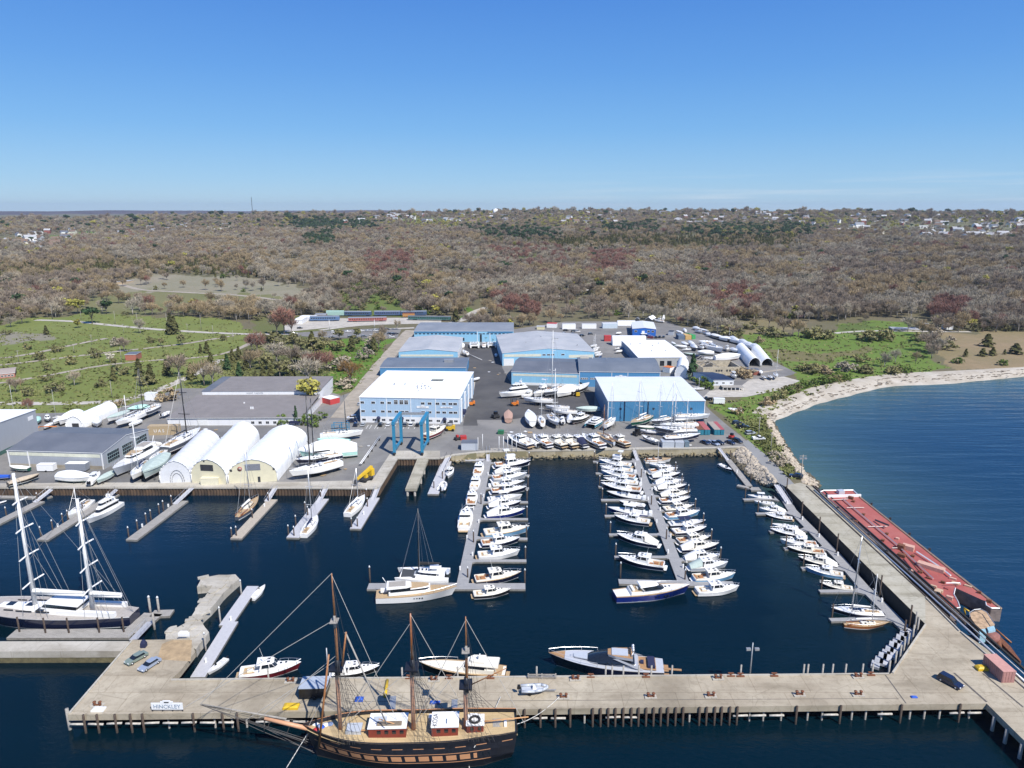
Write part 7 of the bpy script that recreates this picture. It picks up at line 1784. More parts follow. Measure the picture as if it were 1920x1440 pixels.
for px,m in((588,TARP_B),(598,mat('red_buoy',(.5,.03,.03),.5)),(607,TARP_B),(612,WHITE),(593,WHITE),(620,mat('blue_grey_gear',(.2,.26,.4),.8)),(603,mat('blue_grey_gear',(.2,.26,.4),.8))):
 mb=MB();mb.sphere((X(px),RNG.uniform(-1.6,.6),zd+.45+.006*(620-px)),.8,0,8,.6);mb.build('deck_gear',m,ship)
PINKM=mat('mast_buff',(.50,.27,.17),.55,var=.15)
def ship_mast(px,top_py,name,topmast=True,lowfrac=.42):
 x=sx(px);Yw=(Matrix.Rotation(sang,3,'Z')@Vector((x,0,0))).y+sc_.y
 zt=zat(Yw,top_py);h=zt-zd;zl=zd+h*lowfrac
 mb=MB();mb.tube((x,0,zd-.3),(x,0,zl),.42,.36,10);mo=mb.build('lower_mast',PINKM,ship)
 mb=MB();mb.prism([(x-1.3,-1.6),(x+1.1,-1.3),(x+1.1,1.3),(x-1.3,1.6)],zl-.1,zl+.2);mb.tube((x-.2,0,zl-1.5),(x-.2,0,zl+1.6),.5,.4,8);mb.build('mast_top',BLK,mo)
 mb=MB()
 if topmast:mb.tube((x-.3,0,zl-1.),(x-.3,0,zl+(zt-zl)*.55),.30,.22,8);mb.tube((x-.3,0,zl+(zt-zl)*.5),(x-.3,0,zt),.2,.09,8)
 else:mb.tube((x-.2,0,zl-.5),(x-.2,0,zt),.27,.16,8)
 mb.build('topmast',MASTWOOD if topmast else VARN,ship)
 if topmast:
  mb=MB();z5=zl+(zt-zl)*.5;mb.bx(x-.9,x+.5,-.9,.9,z5,z5+.12);mb.tube((x-.3,.2,z5-1.2),(x-.3,.2,z5+1.2),.28,.22,6);mb.build('crosstree',PILEG,mo)
 mb=MB()
 zb=lambda xx:5.1
 for s in(-1,1):
  for k in range(6):
   xx=x-.6-k*.95
   mb.tube((xx,s*SB*.47,6.),(x-.1,s*.5,zl),.034,None,4,0,False)
   if k<3:mb.tube((xx-.6,s*SB*.47,6.),(x-.3,0,zl+(zt-zl)*(.5 if k<2 else.93)),.03,None,4,0,False)
  for k in range(9):
   f=(k+1)/10.
   mb.tube((lerp(x-.6,x-.1,f),s*lerp(SB*.47,.5,f),lerp(6.,zl,f)),(lerp(x-5.3,x-.1,f),s*lerp(SB*.47,.5,f),lerp(5.1,zl,f)),.03,None,3,0,False)
 mb.build('shrouds',mat('tarred_rigging',(.07,.065,.06),.8,var=.3),mo)
 return x,zl,zt
f1=ship_mast(642,1075,'fore')
m1_=ship_mast(777,1150,'main',False,.55)
z1_=ship_mast(874,1156,'mizzen',True,.40)
bx0=sx(601);bx1=sx(500);jx=sx(385)
dpt=lambda px,py,Y:Vector((0,0,zat(Y,py)))
Yb=sc_.y
zb1=zat(Yb+.5,1337);zj=zat(Yb+1.5,1301)
bx1=(Matrix.Rotation(-sang,3,'Z')@(P(500,1337,zb1)-Vector((sc_.x,sc_.y,zb1)))).x;jx=(Matrix.Rotation(-sang,3,'Z')@(P(387,1301,zj)-Vector((sc_.x,sc_.y,zj)))).x
mb=MB();mb.tube((bx0,0,5.4),(bx1,0,zb1),.45,.36,10);bsp=mb.build('bowsprit',mat('bowsprit_buff',(.56,.30,.17),.5,var=.08),ship)
mb=MB();mb.tube((bx1-4,0,zb1-.3),(jx,0,zj),.20,.07,7);mb.build('jibboom',PILEG,bsp)
mb=MB()
xs_=SL/2
for k in range(12):
 f=k/11.;xa=lerp(xs_-1,jx,f);za=lerp(6.2,zj-.2,f)
 if k%2==0:mb.tube((xa,-2.4*(1-f)-.1,za-.9*(1-f)),(xa,2.4*(1-f)+.1,za-.9*(1-f)),.04,None,4,0,False)
for s in(-1,1):
 for o_ in(0,.8,1.6):mb.tube((xs_-1.2,s*(2.6-o_),5.0-o_*.4),(jx+.2,0,zj-.2),.05,None,4,0,False)
 mb.tube((xs_-2,s*1.0,1.5),(bx1,0,zb1-2.2),.06,None,4,0,False)
mb.tube((bx1,0,zb1),(bx1+.3,0,zb1-3.0),.12);mb.tube((bx1+.3,0,zb1-3.),(jx,0,zj),.05,None,4,0,False);mb.tube((xs_-1.5,0,1.),(bx1+.3,0,zb1-3.),.06,None,4,0,False)
mb.build('bow_netting',mat('tarred_rigging',(.07,.065,.06),.8,var=.3),ship)
mb=MB()
for(x,zl,zt),tgt in((f1,[(jx,0,zj,1.),(jx+3,0,zj-.7,.72),(bx1+1,0,zb1,.5),(bx1+3.5,0,zb1-.4,.47),(xs_-1,0,6.4,.42)]),(m1_,[(f1[0],0,zd+1,.93),(f1[0],0,6,.55)]),(z1_,[(m1_[0],0,6,.97),(m1_[0],0,6,.62)])):
 for tx,ty,tz,f in tgt:mb.tube((x-.3,0,zd+(zt-zd)*f),(tx,ty,tz),.055,None,4,0,False)
 mb.tube((x-.3,0,zt-.4),(x-11,0,6.),.05,None,4,0,False)
mb.build('stays',mat('pale_rope',(.42,.40,.36),.8),ship)
for(p0,p1,r,m,nm)in(((f1[0]+3.6,2.2,4.),(f1[0]+.9,1.2,f1[1]+3.5),.22,MASTWOOD,'yard_spar'),((f1[0]-1.3,1.0,f1[1]+1.),(f1[0]-2.3,.6,f1[1]+7.6),.2,MASTWOOD,'yard_spar'),((m1_[0]+1,-1.2,5.),(f1[0]-4.,1.,6.1),.2,mat('buff_spar',(.5,.27,.12),.6),'boom'),((m1_[0]+.8,.6,6.),(m1_[0]+6.,2.2,9.5),.12,mat('buff_spar',(.5,.27,.12),.6),'gaff'),((z1_[0]-.6,0,6.4),(-SL/2-3.4,0,7.4),.16,mat('buff_spar',(.5,.27,.12),.6),'spanker_boom'),((z1_[0]-.5,0,z1_[1]-.3),(z1_[0]-7.6,1.2,z1_[1]+4.2),.12,MASTWOOD,'gaff'),((f1[0]-2,0,f1[1]+7.2),(m1_[0]+4.4,3,8.8),.16,PILEG,'yard_spar')):
 mb=MB();mb.tube(p0,p1,r,r*.75,8);mb.build(nm,m,ship)
def rope(label,a,b,sag=1.,r=.07):
 mb=MB();pts=[a.lerp(b,k/10.)+Vector((0,0,-sag*4*(k/10.)*(1-k/10.)))-a for k in range(11)];mb.path(pts,r,5)
 o=mb.build('mooring_line',mat('white_rope',(.62,.60,.55),.85),None,tuple(a));tag(o,label,'rope')
S=Matrix.Translation((sc_.x,sc_.y,0))@Matrix.Rotation(sang,4,'Z')
rope('white mooring line from the tall ship stern to a pier bollard',S@Vector((-SL/2,0,5.6)),P(*cI(355,905),4.6),1.2)
rope('white mooring line running down from the tall ship bow into the foreground water',S@Vector((SL/2-.8,-1.,4.6)),P(537,1440,0),0,.08)
rope('white line from the tall ship side down to the foreground water',S@Vector((X(873),-SB/2+.2,4.2)),P(880,1442,0),0)
rope('white rope across the pier from the ship quarter to a rusty bollard',S@Vector((X(890),SB/2,5)),P(*o3(1590,370),4.5),.4)
# === BARGE AND WRECK
BZ=3.6
BRED=None
m_,g=newmat('barge_red_deck',.75,.3)
v=g.coord();a_=g.noise(v,.09,5,.7);b_=g.noise(v,.55,5,.75)
c_=g.mix(g.ramp(a_,[(.35,0),(.65,1)]),(.30,.065,.060),(.38,.125,.105));c_=g.mix(g.ramp(b_,[(.66,0),(.72,.8)]),c_,(.55,.42,.38));g.l(c_,g.b.inputs['Base Color']);BRED=m_
barge=thing('deck_barge','long red-decked barge with rusty notched stern lying outside the causeway pier','barge',P(*o4(140,165),0))
ol=[o4(140,175),o4(185,155),o4(640,150),o4(740,245),o5(870,90),o5(1590,650),o5(1430,640),o5(1350,590),o5(1340,540),o5(890,335),o5(865,430),o5(930,540),o5(965,635),o5(830,655)]
bp=[P(*q,BZ)-barge.location for q in ol]
mb=MB();mb.prism([(p.x,p.y)for p in bp],-1,BZ,1,0);mb.build('hull',[BRED,mat('barge_side',(.20,.16,.14),.8,var=.4,scale=.7)],barge)
TANE=mat('faded_tan_edge',(.50,.36,.24),.8,var=.2)
def rail_along(name,pts,r,m,z=BZ):
 mb=MB();mb.path([(p.x-barge.location.x,p.y-barge.location.y,p.z)for p in pts],r,4);return mb.build(name,m,barge)
rail_along('gunwale',[P(*o4(150,190),BZ+.2),P(*o4(860,845),BZ+.2),P(*o4(1500,1400),BZ+.2),P(*o5(830,650),BZ+.2)],.25,TANE)
rail_along('gunwale',[P(*o4(735,250),BZ+.2),P(*o5(870,95),BZ+.2),P(*o5(1580,645),BZ+.2)],.28,TANE)
rail_along('gunwale',[P(*o4(145,178),BZ+.2),P(*o4(190,158),BZ+.2),P(*o4(640,153),BZ+.2),P(*o4(738,245),BZ+.2)],.25,WHITE)
mb=MB();a,b=P(*o4(250,262),BZ)-barge.location,P(*o4(750,250),BZ)-barge.location;strip(mb,a,b,.5,.5,BZ,BZ+.9);mb.build('breakwater',WHITE,barge)
rail_along('deck_pipe',[P(*o4(480,280),BZ+.5),P(*o4(1330,1000),BZ+.5),P(*o5(560,200),BZ+.5)],.24,mat('pipe_pink',(.55,.38,.36),.6))
for(x0,y0,x1,y1)in((540,415,800,415),(860,700,1150,695),(1220,1020,1560,1005),(320,300,560,285)):
 rail_along('cross_pipe',[P(*o4(x0,y0),BZ+.5),P(*o4(x1,y1),BZ+.5)],.16,mat('pipe_grey',(.45,.36,.33),.6))
rail_along('derrick_boom',[P(*o4(970,600),BZ+.6),P(*o4(1170,680),BZ+1.6)],.3,STEEL)
rail_along('derrick_boom',[P(*o4(1590,1075),BZ+.7),P(*o4(1920,1290),BZ+.7),P(*o5(820,150),BZ+.8)],.24,WHITE)
rail_along('derrick_boom',[P(*o4(1440,1150),BZ+1),P(*o4(1650,1400),BZ+1)],.22,RUST)
def bbox(nm,px,size,m,rz=-.75,z=BZ):
 mb=MB();mb.box((0,0,size[2]/2),size,rz);p=P(*px,z);return mb.build(nm,m,barge,(p.x-barge.location.x,p.y-barge.location.y,z))
PKR=mat('pale_red_box',(.55,.33,.25),.7,var=.15)
bbox('deck_house',o4(1800,1330),(6.6,2.0,1.1),PKR,-.78);bbox('deck_locker',o4(1460,1045),(3,1.8,1.4),PKR,-.7);bbox('winch',o4(445,200),(2.2,1.6,1.2),GREYH,.2);bbox('winch',o4(600,285),(1.6,1,.9),RUST);bbox('winch',o4(1350,1040),(1.8,1.6,1.5),RUST);bbox('winch',o4(1360,1150),(2,1.4,.9),RUST)
for x,y in((790,525),(1140,815),(1080,915),(1300,890),(680,635),(640,330),(1650,1390),(1530,1150)):bbox('hatch_cover',o4(x,y),(.9,.9,.5),RUST if x%100 else PKR)
for x,y in((620,420),(760,350),(820,480),(700,270),(480,200),(250,100),(850,210),(650,400),(800,510),(560,330),(890,280),(1080,320),(1390,560),(1250,420)):bbox('deck_machinery',o5(x,y),(RNG.uniform(.7,1.8),RNG.uniform(.5,1.1),RNG.uniform(.3,.9)),(RUST,PKR,TANE,BRED)[int(RNG.integers(0,4))])
for x,y in[(235,250),(410,435),(615,610),(870,835),(1140,1090),(1480,1380)]+[(910,380),(1190,600),(1480,830),(1780,1065)]:bbox('bitt',o4(x,y),(.6,.6,.9),STEEL)
rail_along('rail',[P(*o5(750,265),BZ+1.1),P(*o5(960,262),BZ+1.1),P(*o5(970,290),BZ+1.1)],.1,WHITE);rail_along('stern_edge',[P(*o5(890,338),BZ+.1),P(*o5(868,430),BZ+.1),P(*o5(930,540),BZ+.1),P(*o5(960,630),BZ+.1),P(*o5(838,652),BZ+.1)],.13,WHITE)
rail_along('stern_edge',[P(*o5(1345,545),BZ+.1),P(*o5(1355,595),BZ+.1),P(*o5(1430,640),BZ+.1),P(*o5(1580,645),BZ+.1)],.13,WHITE)
wk=thing('wrecked_crane','rusty half-sunk crane with tan deck, blue cab pieces and a long jib in the water','wreck',P(*o5(1300,850),0),-.7)
def W_(px,z):return wk.matrix_local.inverted()@P(*px,z)
bpy.context.view_layer.update()
def wpoly(nm,pxs,z0,z1,m):mb=MB();mb.prism([tuple(W_(p,z1)[:2])for p in pxs],z0,z1);return mb.build(nm,m,wk)
wpoly('deck',[o5(1110,720),o5(1180,680),o5(1290,670),o5(1390,720),o5(1480,890),o5(1400,950),o5(1240,950),o5(1130,800)],.2,2.2,mat('tan_rust_deck',(.42,.29,.18),.9,var=.4,scale=1.))
BLC=mat('faded_blue_cab',(.28,.45,.52),.7,var=.2)
wpoly('cab',[o5(1240,960),o5(1340,950),o5(1360,1020),o5(1265,1035)],.5,2.9,BLC);wpoly('cab',[o5(1365,930),o5(1470,905),o5(1495,970),o5(1390,990)],.5,2.7,BLC)
mb=MB();c=W_(o5(1445,1030),2.2);mb.tube((c.x,c.y,.3),(c.x,c.y,2.2),1.6,None,18);mb.build('slewing_drum',mat('drum_red_brown',(.24,.10,.08),.8,var=.2),wk)
wpoly('jib',[o5(1500,990),o5(1560,1060),o5(1720,1220),o5(1880,1440),o5(1860,1440),o5(1680,1270),o5(1530,1110)],.1,.9,RUST)
mb=MB();mb.path([tuple(W_(p,3.2))for p in(o5(1110,770),o5(1100,710),o5(1170,665),o5(1270,655),o5(1360,700),o5(1480,880))],.12,4);mb.build('rail',GALV,wk)
mb=MB();mb.tube(tuple(W_(o5(1500,960),1.2)),tuple(W_(o5(1730,1160),.1)),.2);mb.build('boom',MASTWOOD,wk)
mb=MB();mb.tube(tuple(W_(o5(1530,1090),1.)),tuple(W_(o5(1550,1250),.2)),.7,.6,8);mb.build('broken_tube',RUST,wk)
mb=MB();mb.path([tuple(W_(p,z))for p,z in((o5(1100,690),2),(o5(1020,640),2.2),(o5(1040,740),.1))],.18,5);mb.build('bent_frame',YELLOW,wk)
# === VEHICLES AND YARD GEAR
@cached
def car(col,kind='suv'):
 L,W,Hh=dict(suv=(4.8,1.9,1.7),sedan=(4.7,1.8,1.42),pickup=(5.6,2.,1.8),van=(5.4,2.,2.1))[kind]
 pm=MT_CAR(col);b=MB();z0,zb=.35,.95
 prof=[(-L/2,.45),(-L/2+.05,zb-.05),(L/2-1.1,zb),(L/2-.1,zb-.2),(L/2,.5),(L/2-.1,z0),(-L/2+.1,z0)]
 b.loft([[(x,y,z)for x,z in prof]for y in(-W/2,W/2)],0,True,False,True)
 xr=-L/2+.15 if kind in('suv','van')else(-L/2+.7 if kind=='sedan' else-.6);xf=L/2-1.2
 b.frus((xr+.25,xf-.75,W*.40,W*.39,Hh-.06),(xr+.35,xf-.95,W*.38,W*.37,Hh),0,ch=.2)
 g=MB();g.frus((xr,xf,W*.47,W*.46,zb-.02),(xr+.25,xf-.75,W*.40,W*.39,Hh-.06),0,ch=.1)
 parts=[('body',b.mesh('body',[pm]),[]),('window',g.mesh('window',[GLASS]),[])]
 if kind=='pickup':
  t=MB()
  for y in(-1,1):t.bx(-L/2+.05,-.65,y*W*.45-.06,y*W*.45+.06,zb-.05,zb+.3)
  t.bx(-L/2+.02,-L/2+.12,-W*.45,W*.45,zb-.05,zb+.3);parts.append(('cargo_bed',t.mesh('cargo_bed',[pm]),[]))
 w=MB();w.tube((0,-.11,0),(0,.11,0),.34,None,10);wm=w.mesh('wheel',[RUBBER]);h=MB();h.tube((0,-.12,0),(0,.12,0),.2,None,8);rim=h.mesh('rim',[ALU])
 for x in(-L*.31,L*.31):
  for y in(-W/2+.1,W/2-.1):
   for nm,me in(('wheel',wm),):
    m2=MB();m2 .tube((x,y-.11,.34),(x,y+.11,.34),.34,None,10);r2=MB();r2 .tube((x,y-.12,.34),(x,y+.12,.34),.2,None,8)
    parts.append(('wheel',m2 .mesh('wheel',[RUBBER]),[('rim',r2 .mesh('rim',[ALU]))]))
 for s in(-1,1):
  l=MB();l.bx(L/2-.16,L/2-.03,s*W*.36-.2,s*W*.36+.2,.62,.76);parts.append(('headlight',l.mesh('headlight',[WHITE]),[]))
 return parts
CARC=dict(white=(.75,.75,.75),black=(.012,.012,.014),navy=(.012,.018,.05),silver=(.42,.44,.46),green=(.20,.25,.21),blue=(.06,.12,.28),red=(.28,.02,.02),grey=(.12,.125,.13),lblue=(.30,.35,.44))
def MT_CAR(c):return mat('car_paint_'+c,CARC[c],.22,.1,.03,coat=.7)
def park(px,col,kind,ang,label,z=LAND,group=None,nm=None):
 put(car(col,kind),nm or('pickup_truck' if kind=='pickup' else 'parked_car'),label,'pickup' if kind=='pickup' else 'car',P(*px,z+.03),ang,group)
park((256,1238),'green','sedan',R(-120),'grey-green estate car on the left end of the pier',PIER);park((281,1250),'lblue','sedan',R(-115),'pale blue estate car parked right of the grey-green one on the pier',PIER);park((1781,1282),'navy','suv',R(-58),'dark navy SUV standing on the right part of the pier',PIER)
for i,(x,col,k)in enumerate(((912,'navy','suv'),(965,'silver','sedan'),(1097,'black','suv'),(1154,'white','sedan'),(1279,'grey','suv'),(1325,'white','suv'),(1373,'black','sedan'))):park(cB(x,472),col,k,R(88),f'{"dark blue" if col == "navy" else col} car parked in front of the boatyard hall, {ORD[i]} from the left',group='cars in front of the hall')
park(cB(880,418),'white','suv',R(190),'white SUV at the left corner of the boatyard hall');park(cB(878,446),'navy','pickup',R(185),'dark pickup just below the white SUV at the hall corner');park(cB(935,318),'silver','sedan',R(100),'silver car half hidden at the rear corner of the boatyard hall')
for i,(x,y,col,k,a)in enumerate(((1322,832,'navy','sedan',-60),(1338,833,'lblue','pickup',-60),(1349,832,'black','sedan',-60),(1369,832,'navy','sedan',-55),(1383,829,'black','suv',-58))):park((x,y),col,k,R(a),f'{ORD[i]} car from the left in the row by the causeway corner',group='cars by the causeway corner')
park((1382,795),'navy','suv',R(20),'dark SUV on the verge farthest from the causeway');park((1393,802),'black','pickup',R(8),'black pickup on the verge behind the silver SUV');park((1407,814),'silver','suv',R(12),'silver SUV on the verge above the white pickup');park((1422,824),'white','pickup',R(5),'white pickup truck on the grass verge');park(cD(770,1340),'navy','suv',R(150),'dark car at the seaward end of the causeway road');park(n1(680,1280),'black','pickup',R(165),'black pickup hitched to the white trailer by the gravel road')
park(n8(1660,850),'white','van',R(55),'white van between the arched sheds')
FAR='cars parked behind the wide grey-roofed shed'
for i,(x,y,col)in enumerate(((30,275,'grey'),(110,290,'navy'),(215,300,'navy'),(310,292,'silver'),(330,245,'black'),(440,302,'navy'),(450,258,'grey'),(500,260,'white'),(575,325,'black'),(705,300,'grey'))):park(n5(x,y),col,'suv',R(20+8*(i%3)),f'{col} car, {ORD[i]} from the left behind the wide grey-roofed shed',group=FAR)
for i,(x,y,col)in enumerate(((100,450,'white'),(180,370,'black'),(660,505,'grey'),(690,430,'white'),(905,420,'white'),(940,500,'grey'),(1100,412,'white'),(1140,495,'grey'),(1210,410,'silver'),(1260,492,'silver'),(1330,450,'grey'),(1320,405,'white'),(1380,400,'navy'),(1490,388,'navy'),(1530,450,'black'),(1580,460,'navy'),(1620,455,'black'),(1550,500,'white'))):park(n4(x,y),col,'suv' if i%2 else 'sedan',R(25),f'{col} car, {ORD[i]} from the left in the car park before the railway',group='cars in the car park before the railway')
for i,(x,y,col)in enumerate(((1575,345,'red'),(1620,352,'red'),(1680,350,'black'),(1735,345,'black'),(1795,345,'grey'))):park(n5(x,y),col,'suv',R(70),f'{col} car, {ORD[i]} from the left before the bright blue office',group='cars before the bright blue office')
@cached
def forklift(c='orange'):
 b=MB();b.bx(-1.3,.9,-.65,.65,.35,1.15);b.bx(-1.35,-.6,-.6,.6,1.15,1.5);m=MB()
 for y in(-.4,.4):m.bx(1.0,1.15,y-.07,y+.07,.1,2.6)
 f=MB()
 for y in(-.35,.35):f.bx(1.15,2.3,y-.08,y+.08,.12,.2)
 g=MB()
 for x in(-.7,.6):
  for y in(-.55,.55):g.tube((x,y,1.1),(x,y,2.2),.05,None,4)
 g.bx(-.75,.65,-.6,.6,2.2,2.26);pr=[('body',b.mesh('body',[ORANGE if c=='orange' else YELLOW]),[]),('mast',m.mesh('mast',[STEEL]),[]),('forks',f.mesh('forks',[STEEL]),[]),('roll_cage',g.mesh('roll_cage',[STEEL]),[])]
 for x in(-.9,.7):
  for y in(-.6,.6):w=MB();w.tube((x,y-.12,.38),(x,y+.12,.38),.38,None,10);pr.append(('wheel',w.mesh('wheel',[RUBBER]),[]))
 return pr
for px,a,s,l in((n6(825,1360),190,1.5,'orange forklift on the dark road beside the boatyard hall'),(n6(1475,1365),185,1.6,'orange forklift below the big white motor yacht'),(cB(1615,510),175,1.7,'yellow forklift at the stern of the cream cruiser'),(n2(1305,500),90,1.5,'yellow forklift behind the yellow and black hull')):
 put(forklift('yellow' if l[0]=='y' else 'orange'),'forklift',l,'forklift',P(*px,LAND+.04),R(a),'forklifts in the yard',s)
tl0=P(*cB(1200,690),3);tl=thing('travel_lift','blue four-legged travel lift standing over the lift basin','boat lift',tuple(tl0))
def L_(x,y,z=3):return P(*cB(x,y),z)-tl0
fl,fr,bl=L_(1200,692),L_(1408,692),L_(1252,612);back=(bl-fl);br=fr+back
Ht=13.
for a_,b_,nm in((fl,bl,1),(fr,br,2)):
 mb=MB();q=lambda v,z:(v.x,v.y,z)
 for v in(a_,b_):mb.box((v.x,v.y,Ht/2+.6),(1.15,1.15,Ht-.8),0)
 d_=b_-a_;ang_=math.atan2(d_.y,d_.x);c_=(a_+b_)/2
 mb.box((c_.x,c_.y,Ht+.55),(d_.length+1.6,1.3,1.3),ang_);mb.box((c_.x,c_.y,2.0),(d_.length,.8,.8),ang_)
 o=mb.build('side_frame',LIFTB,tl)
 for v in(a_,b_):
  for s in(-.6,.6):
   mb=MB();mb.tube((v.x-.35,v.y+s*1.3,.65),(v.x+.35,v.y+s*1.3,.65),.65,None,12);mb.build('wheel',RUBBER,tl)
 mb=MB();mb.box((a_.x,a_.y+1.5,3.0),(1.4,1.6,1.7),ang_);mb.build('engine_box',LIFTB,tl)
mb=MB();c_=(bl+br)/2;d_=br-bl;mb.box((c_.x,c_.y,Ht+.6),(d_.length-1.3,.9,1.0),math.atan2(d_.y,d_.x));mb.build('cross_beam',GALV,tl)
yc=thing('mobile_crane','yellow mobile crane with lowered boom near the quay corner','crane',P(*cB(985,885),LAND),R(60))
mb=MB();mb.bx(-2.4,2.6,-1.2,1.2,.6,1.3);mb.build('chassis',STEEL,yc)
for x in(-1.6,1.7):
 for y in(-1.15,1.15):mb=MB();mb.tube((x,y-.25,.65),(x,y+.25,.65),.65,None,12);mb.build('wheel',RUBBER,yc)
mb=MB();mb.frus((-.6,1.0,.7,.6,1.3),(-.4,.7,.6,.5,2.6));mb.build('cab',YELLOW,yc);mb=MB();mb.loft([[(-4.8,-.4,1.8),(-4.8,.4,1.8),(-4.8,.4,2.5),(-4.8,-.4,2.5)],[(3.4,-.6,3.6),(3.4,.6,3.6),(3.4,.6,4.8),(3.4,-.6,4.8)]],0,True,False,True);mb.bx(2.,3.6,-1.1,1.1,1.3,3.9);mb.build('boom',YELLOW,yc);mb=MB();mb.bx(-6.6,-4.8,-.35,.35,.1,2.1);mb.build('hook_block',STEEL,yc)
def boxthing(nm,label,cat,fa,a,fb,b,wpx,h,m,top=None,z=LAND,ribs=True,doors=False,wheels=False,group=None):
 p,q=P(*fa(*a),z),P(*fb(*b),z);d=q-p;L=d.length;ang=math.atan2(d.y,d.x);t=thing(nm,label,cat,tuple(p),ang,group);z0=.45 if wheels else.02
 mb=MB();mb.bx(0,L,0,wpx,z0,h-.1)
 if ribs:
  for k in range(int(L/.6)):mb.bx(.2+k*.6,.45+k*.6,-.05,wpx+.05,z0+.2,h-.2)
  for k in range(int(wpx/.6)):mb.bx(-.05,L+.05,.15+k*.6,.4+k*.6,z0+.2,h-.2)
 mb.build('body',m,t);mb=MB();mb.bx(-.06,L+.06,-.06,wpx+.06,h-.1,h);mb.build('roof',top or m,t)
 if doors:mb=MB();mb.bx(L*.1,L*.48,-.12,-.02,.2,h-.3);mb.build('door',m,t);mb=MB();mb.bx(L*.52,L*.9,-.12,-.02,.2,h-.3);mb.build('door',m,t)
 if wheels:
  for y in(-.02,wpx+.02):mb=MB();mb.tube((L*.55,y-.1,.38),(L*.55,y+.1,.38),.38,None,10);mb.build('wheel',RUBBER,t)
 return t
TEALC=mat('teal_container',(.02,.17,.24),.6,var=.2)
for i,(x0,x1,tm,wd)in enumerate(((1503,1595,RUST,'rust-brown'),(1605,1690,mat('pink_red_roof',(.36,.10,.10),.8,var=.25),'faded red'),(1750,1840,mat('tan_grey_roof',(.32,.28,.24),.8,var=.2),'tan-grey'),(1845,1900,mat('dusty_red_roof',(.34,.08,.09),.8,var=.25),'dusty red'))):boxthing('shipping_container',f'teal container with a {wd} roof in the row by the right yard','container',n3,(x0,607),n3,(x1,607),12,2.6,TEALC,tm,doors=True,group='teal containers')
for a,b,w,h,m,l in(((975,800),(1155,800),4.5,2.6,GREYH,'larger pale grey store box on the sea wall'),((1168,800),(1300,803),4.,2.5,GREYH,'smaller pale grey store box beside the larger one on the sea wall'),((1312,795),(1378,795),3.5,2.4,mat('slate_box',(.13,.18,.22),.7),'narrow slate-blue store box at the right of the pale ones')):boxthing('store_box',l,'shed',n3,a,n3,b,w,h,m,ribs=False)
boxthing('shipping_container','faded pink-red container standing on the right end of the pier','container',cJ,(1605,668),cJ,(1750,802),2.7,2.7,mat('faded_red_container',(.34,.17,.15),.75,var=.2,scale=.6),mat('pale_pink_roof',(.50,.26,.22),.8,var=.12),PIER)
boxthing('cargo_trailer','white box trailer in front of the grey shed','trailer',n7,(560,1243),n7,(800,1243),2.6,2.9,WHITE,ribs=False,wheels=True);boxthing('cargo_trailer','grey box trailer with white roof in front of the grey shed','trailer',n7,(990,1240),n7,(1290,1240),2.8,3.3,mat('trailer_grey',(.22,.24,.28),.6),WHITE,ribs=False,wheels=True)
boxthing('cargo_trailer','dark grey roofed trailer on the pier left of the tall ship foremast','trailer',o2,(170,905),o2,(580,895),3.8,2.7,BLACKP,mat('trailer_roof',(.36,.40,.46),.5),PIER,False,wheels=True)
boxthing('cargo_trailer','white box trailer by the gravel road above the verge','trailer',n1,(785,1345),n1,(950,1350),2.6,3.,WHITE,ribs=False,wheels=True);boxthing('box_truck_body','white box trailer at the back corner of the left yard','trailer',n8,(575,262),n8,(735,262),3.5,4.2,WHITE,ribs=False,wheels=True)
t=boxthing('shipping_container','long tan container lettered U A S in the left yard','container',n8,(625,770),n8,(1075,762),3.5,4.,mat('tan_container',(.40,.31,.19),.7,var=.12),ribs=False)
q=bpy.data.objects.new('lettering',text_mesh('U A S',1.9,'lettering',WHITE));C.objects.link(q);q.parent=t;q.location=(4.8,-.08,1.9);q.rotation_euler=(math.pi/2,0,0)
boxthing('equipment_cabinet','pale cream cabinet in front of the middle arched shed','cabinet',cA,(1505,920),cA,(1640,918),2.2,2.6,mat('cream_box',(.66,.62,.46),.7),ribs=False)
REDT=mat('red_trailer',(.45,.05,.05),.6);boxthing('cargo_trailer','white and red trailer on the dirt lane beside the works','trailer',cB,(718,318),cB,(790,300),7.,3.,REDT,WHITE,ribs=False)
boxthing('cargo_trailer','white container left of two at the far end of the upper yard','trailer',n5,(275,218),n5,(475,215),3,4.2,WHITE,ribs=False);boxthing('cargo_trailer','white container right of two at the far end of the upper yard','trailer',n5,(570,210),n5,(785,210),3,3.8,WHITE,ribs=False);boxthing('cargo_trailer','long pale blue trailer left of the bright blue office','trailer',n5,(880,207),n5,(1100,205),5,4.2,mat('pale_blue_box',(.48,.56,.62),.6),WHITE,ribs=False);boxthing('shipping_container','faded red container beside the lawn in the upper yard','container',n5,(905,400),n5,(1005,400),4,4.2,REDT);boxthing('cargo_trailer','small red tent trailer at the far left of the upper yard','trailer',n5,(40,195),n5,(185,200),6,3.6,WHITE,REDT,ribs=False)
boxthing('shipping_container','dark grey container at the far end of the upper yard','container',n1,(100,310),n1,(175,315),6,3.2,GREYH,STEEL);boxthing('shipping_container','dull blue container left of the yellow one in the upper yard','container',n1,(255,375),n1,(350,375),9,3.2,mat('dull_blue_box',(.12,.16,.22),.7));boxthing('shipping_container','yellow-tan container in the upper yard','container',n1,(360,375),n1,(450,375),9,3.2,mat('yellow_box',(.55,.36,.14),.7));boxthing('shipping_container','green container in the upper yard','container',n1,(460,370),n1,(512,365),9,3.2,mat('green_box',(.05,.32,.10),.7));boxthing('shipping_container','orange and white container right of the curved roof shed','container',n1,(20,860),n1,(125,880),5,3.4,WHITE,ORANGE)
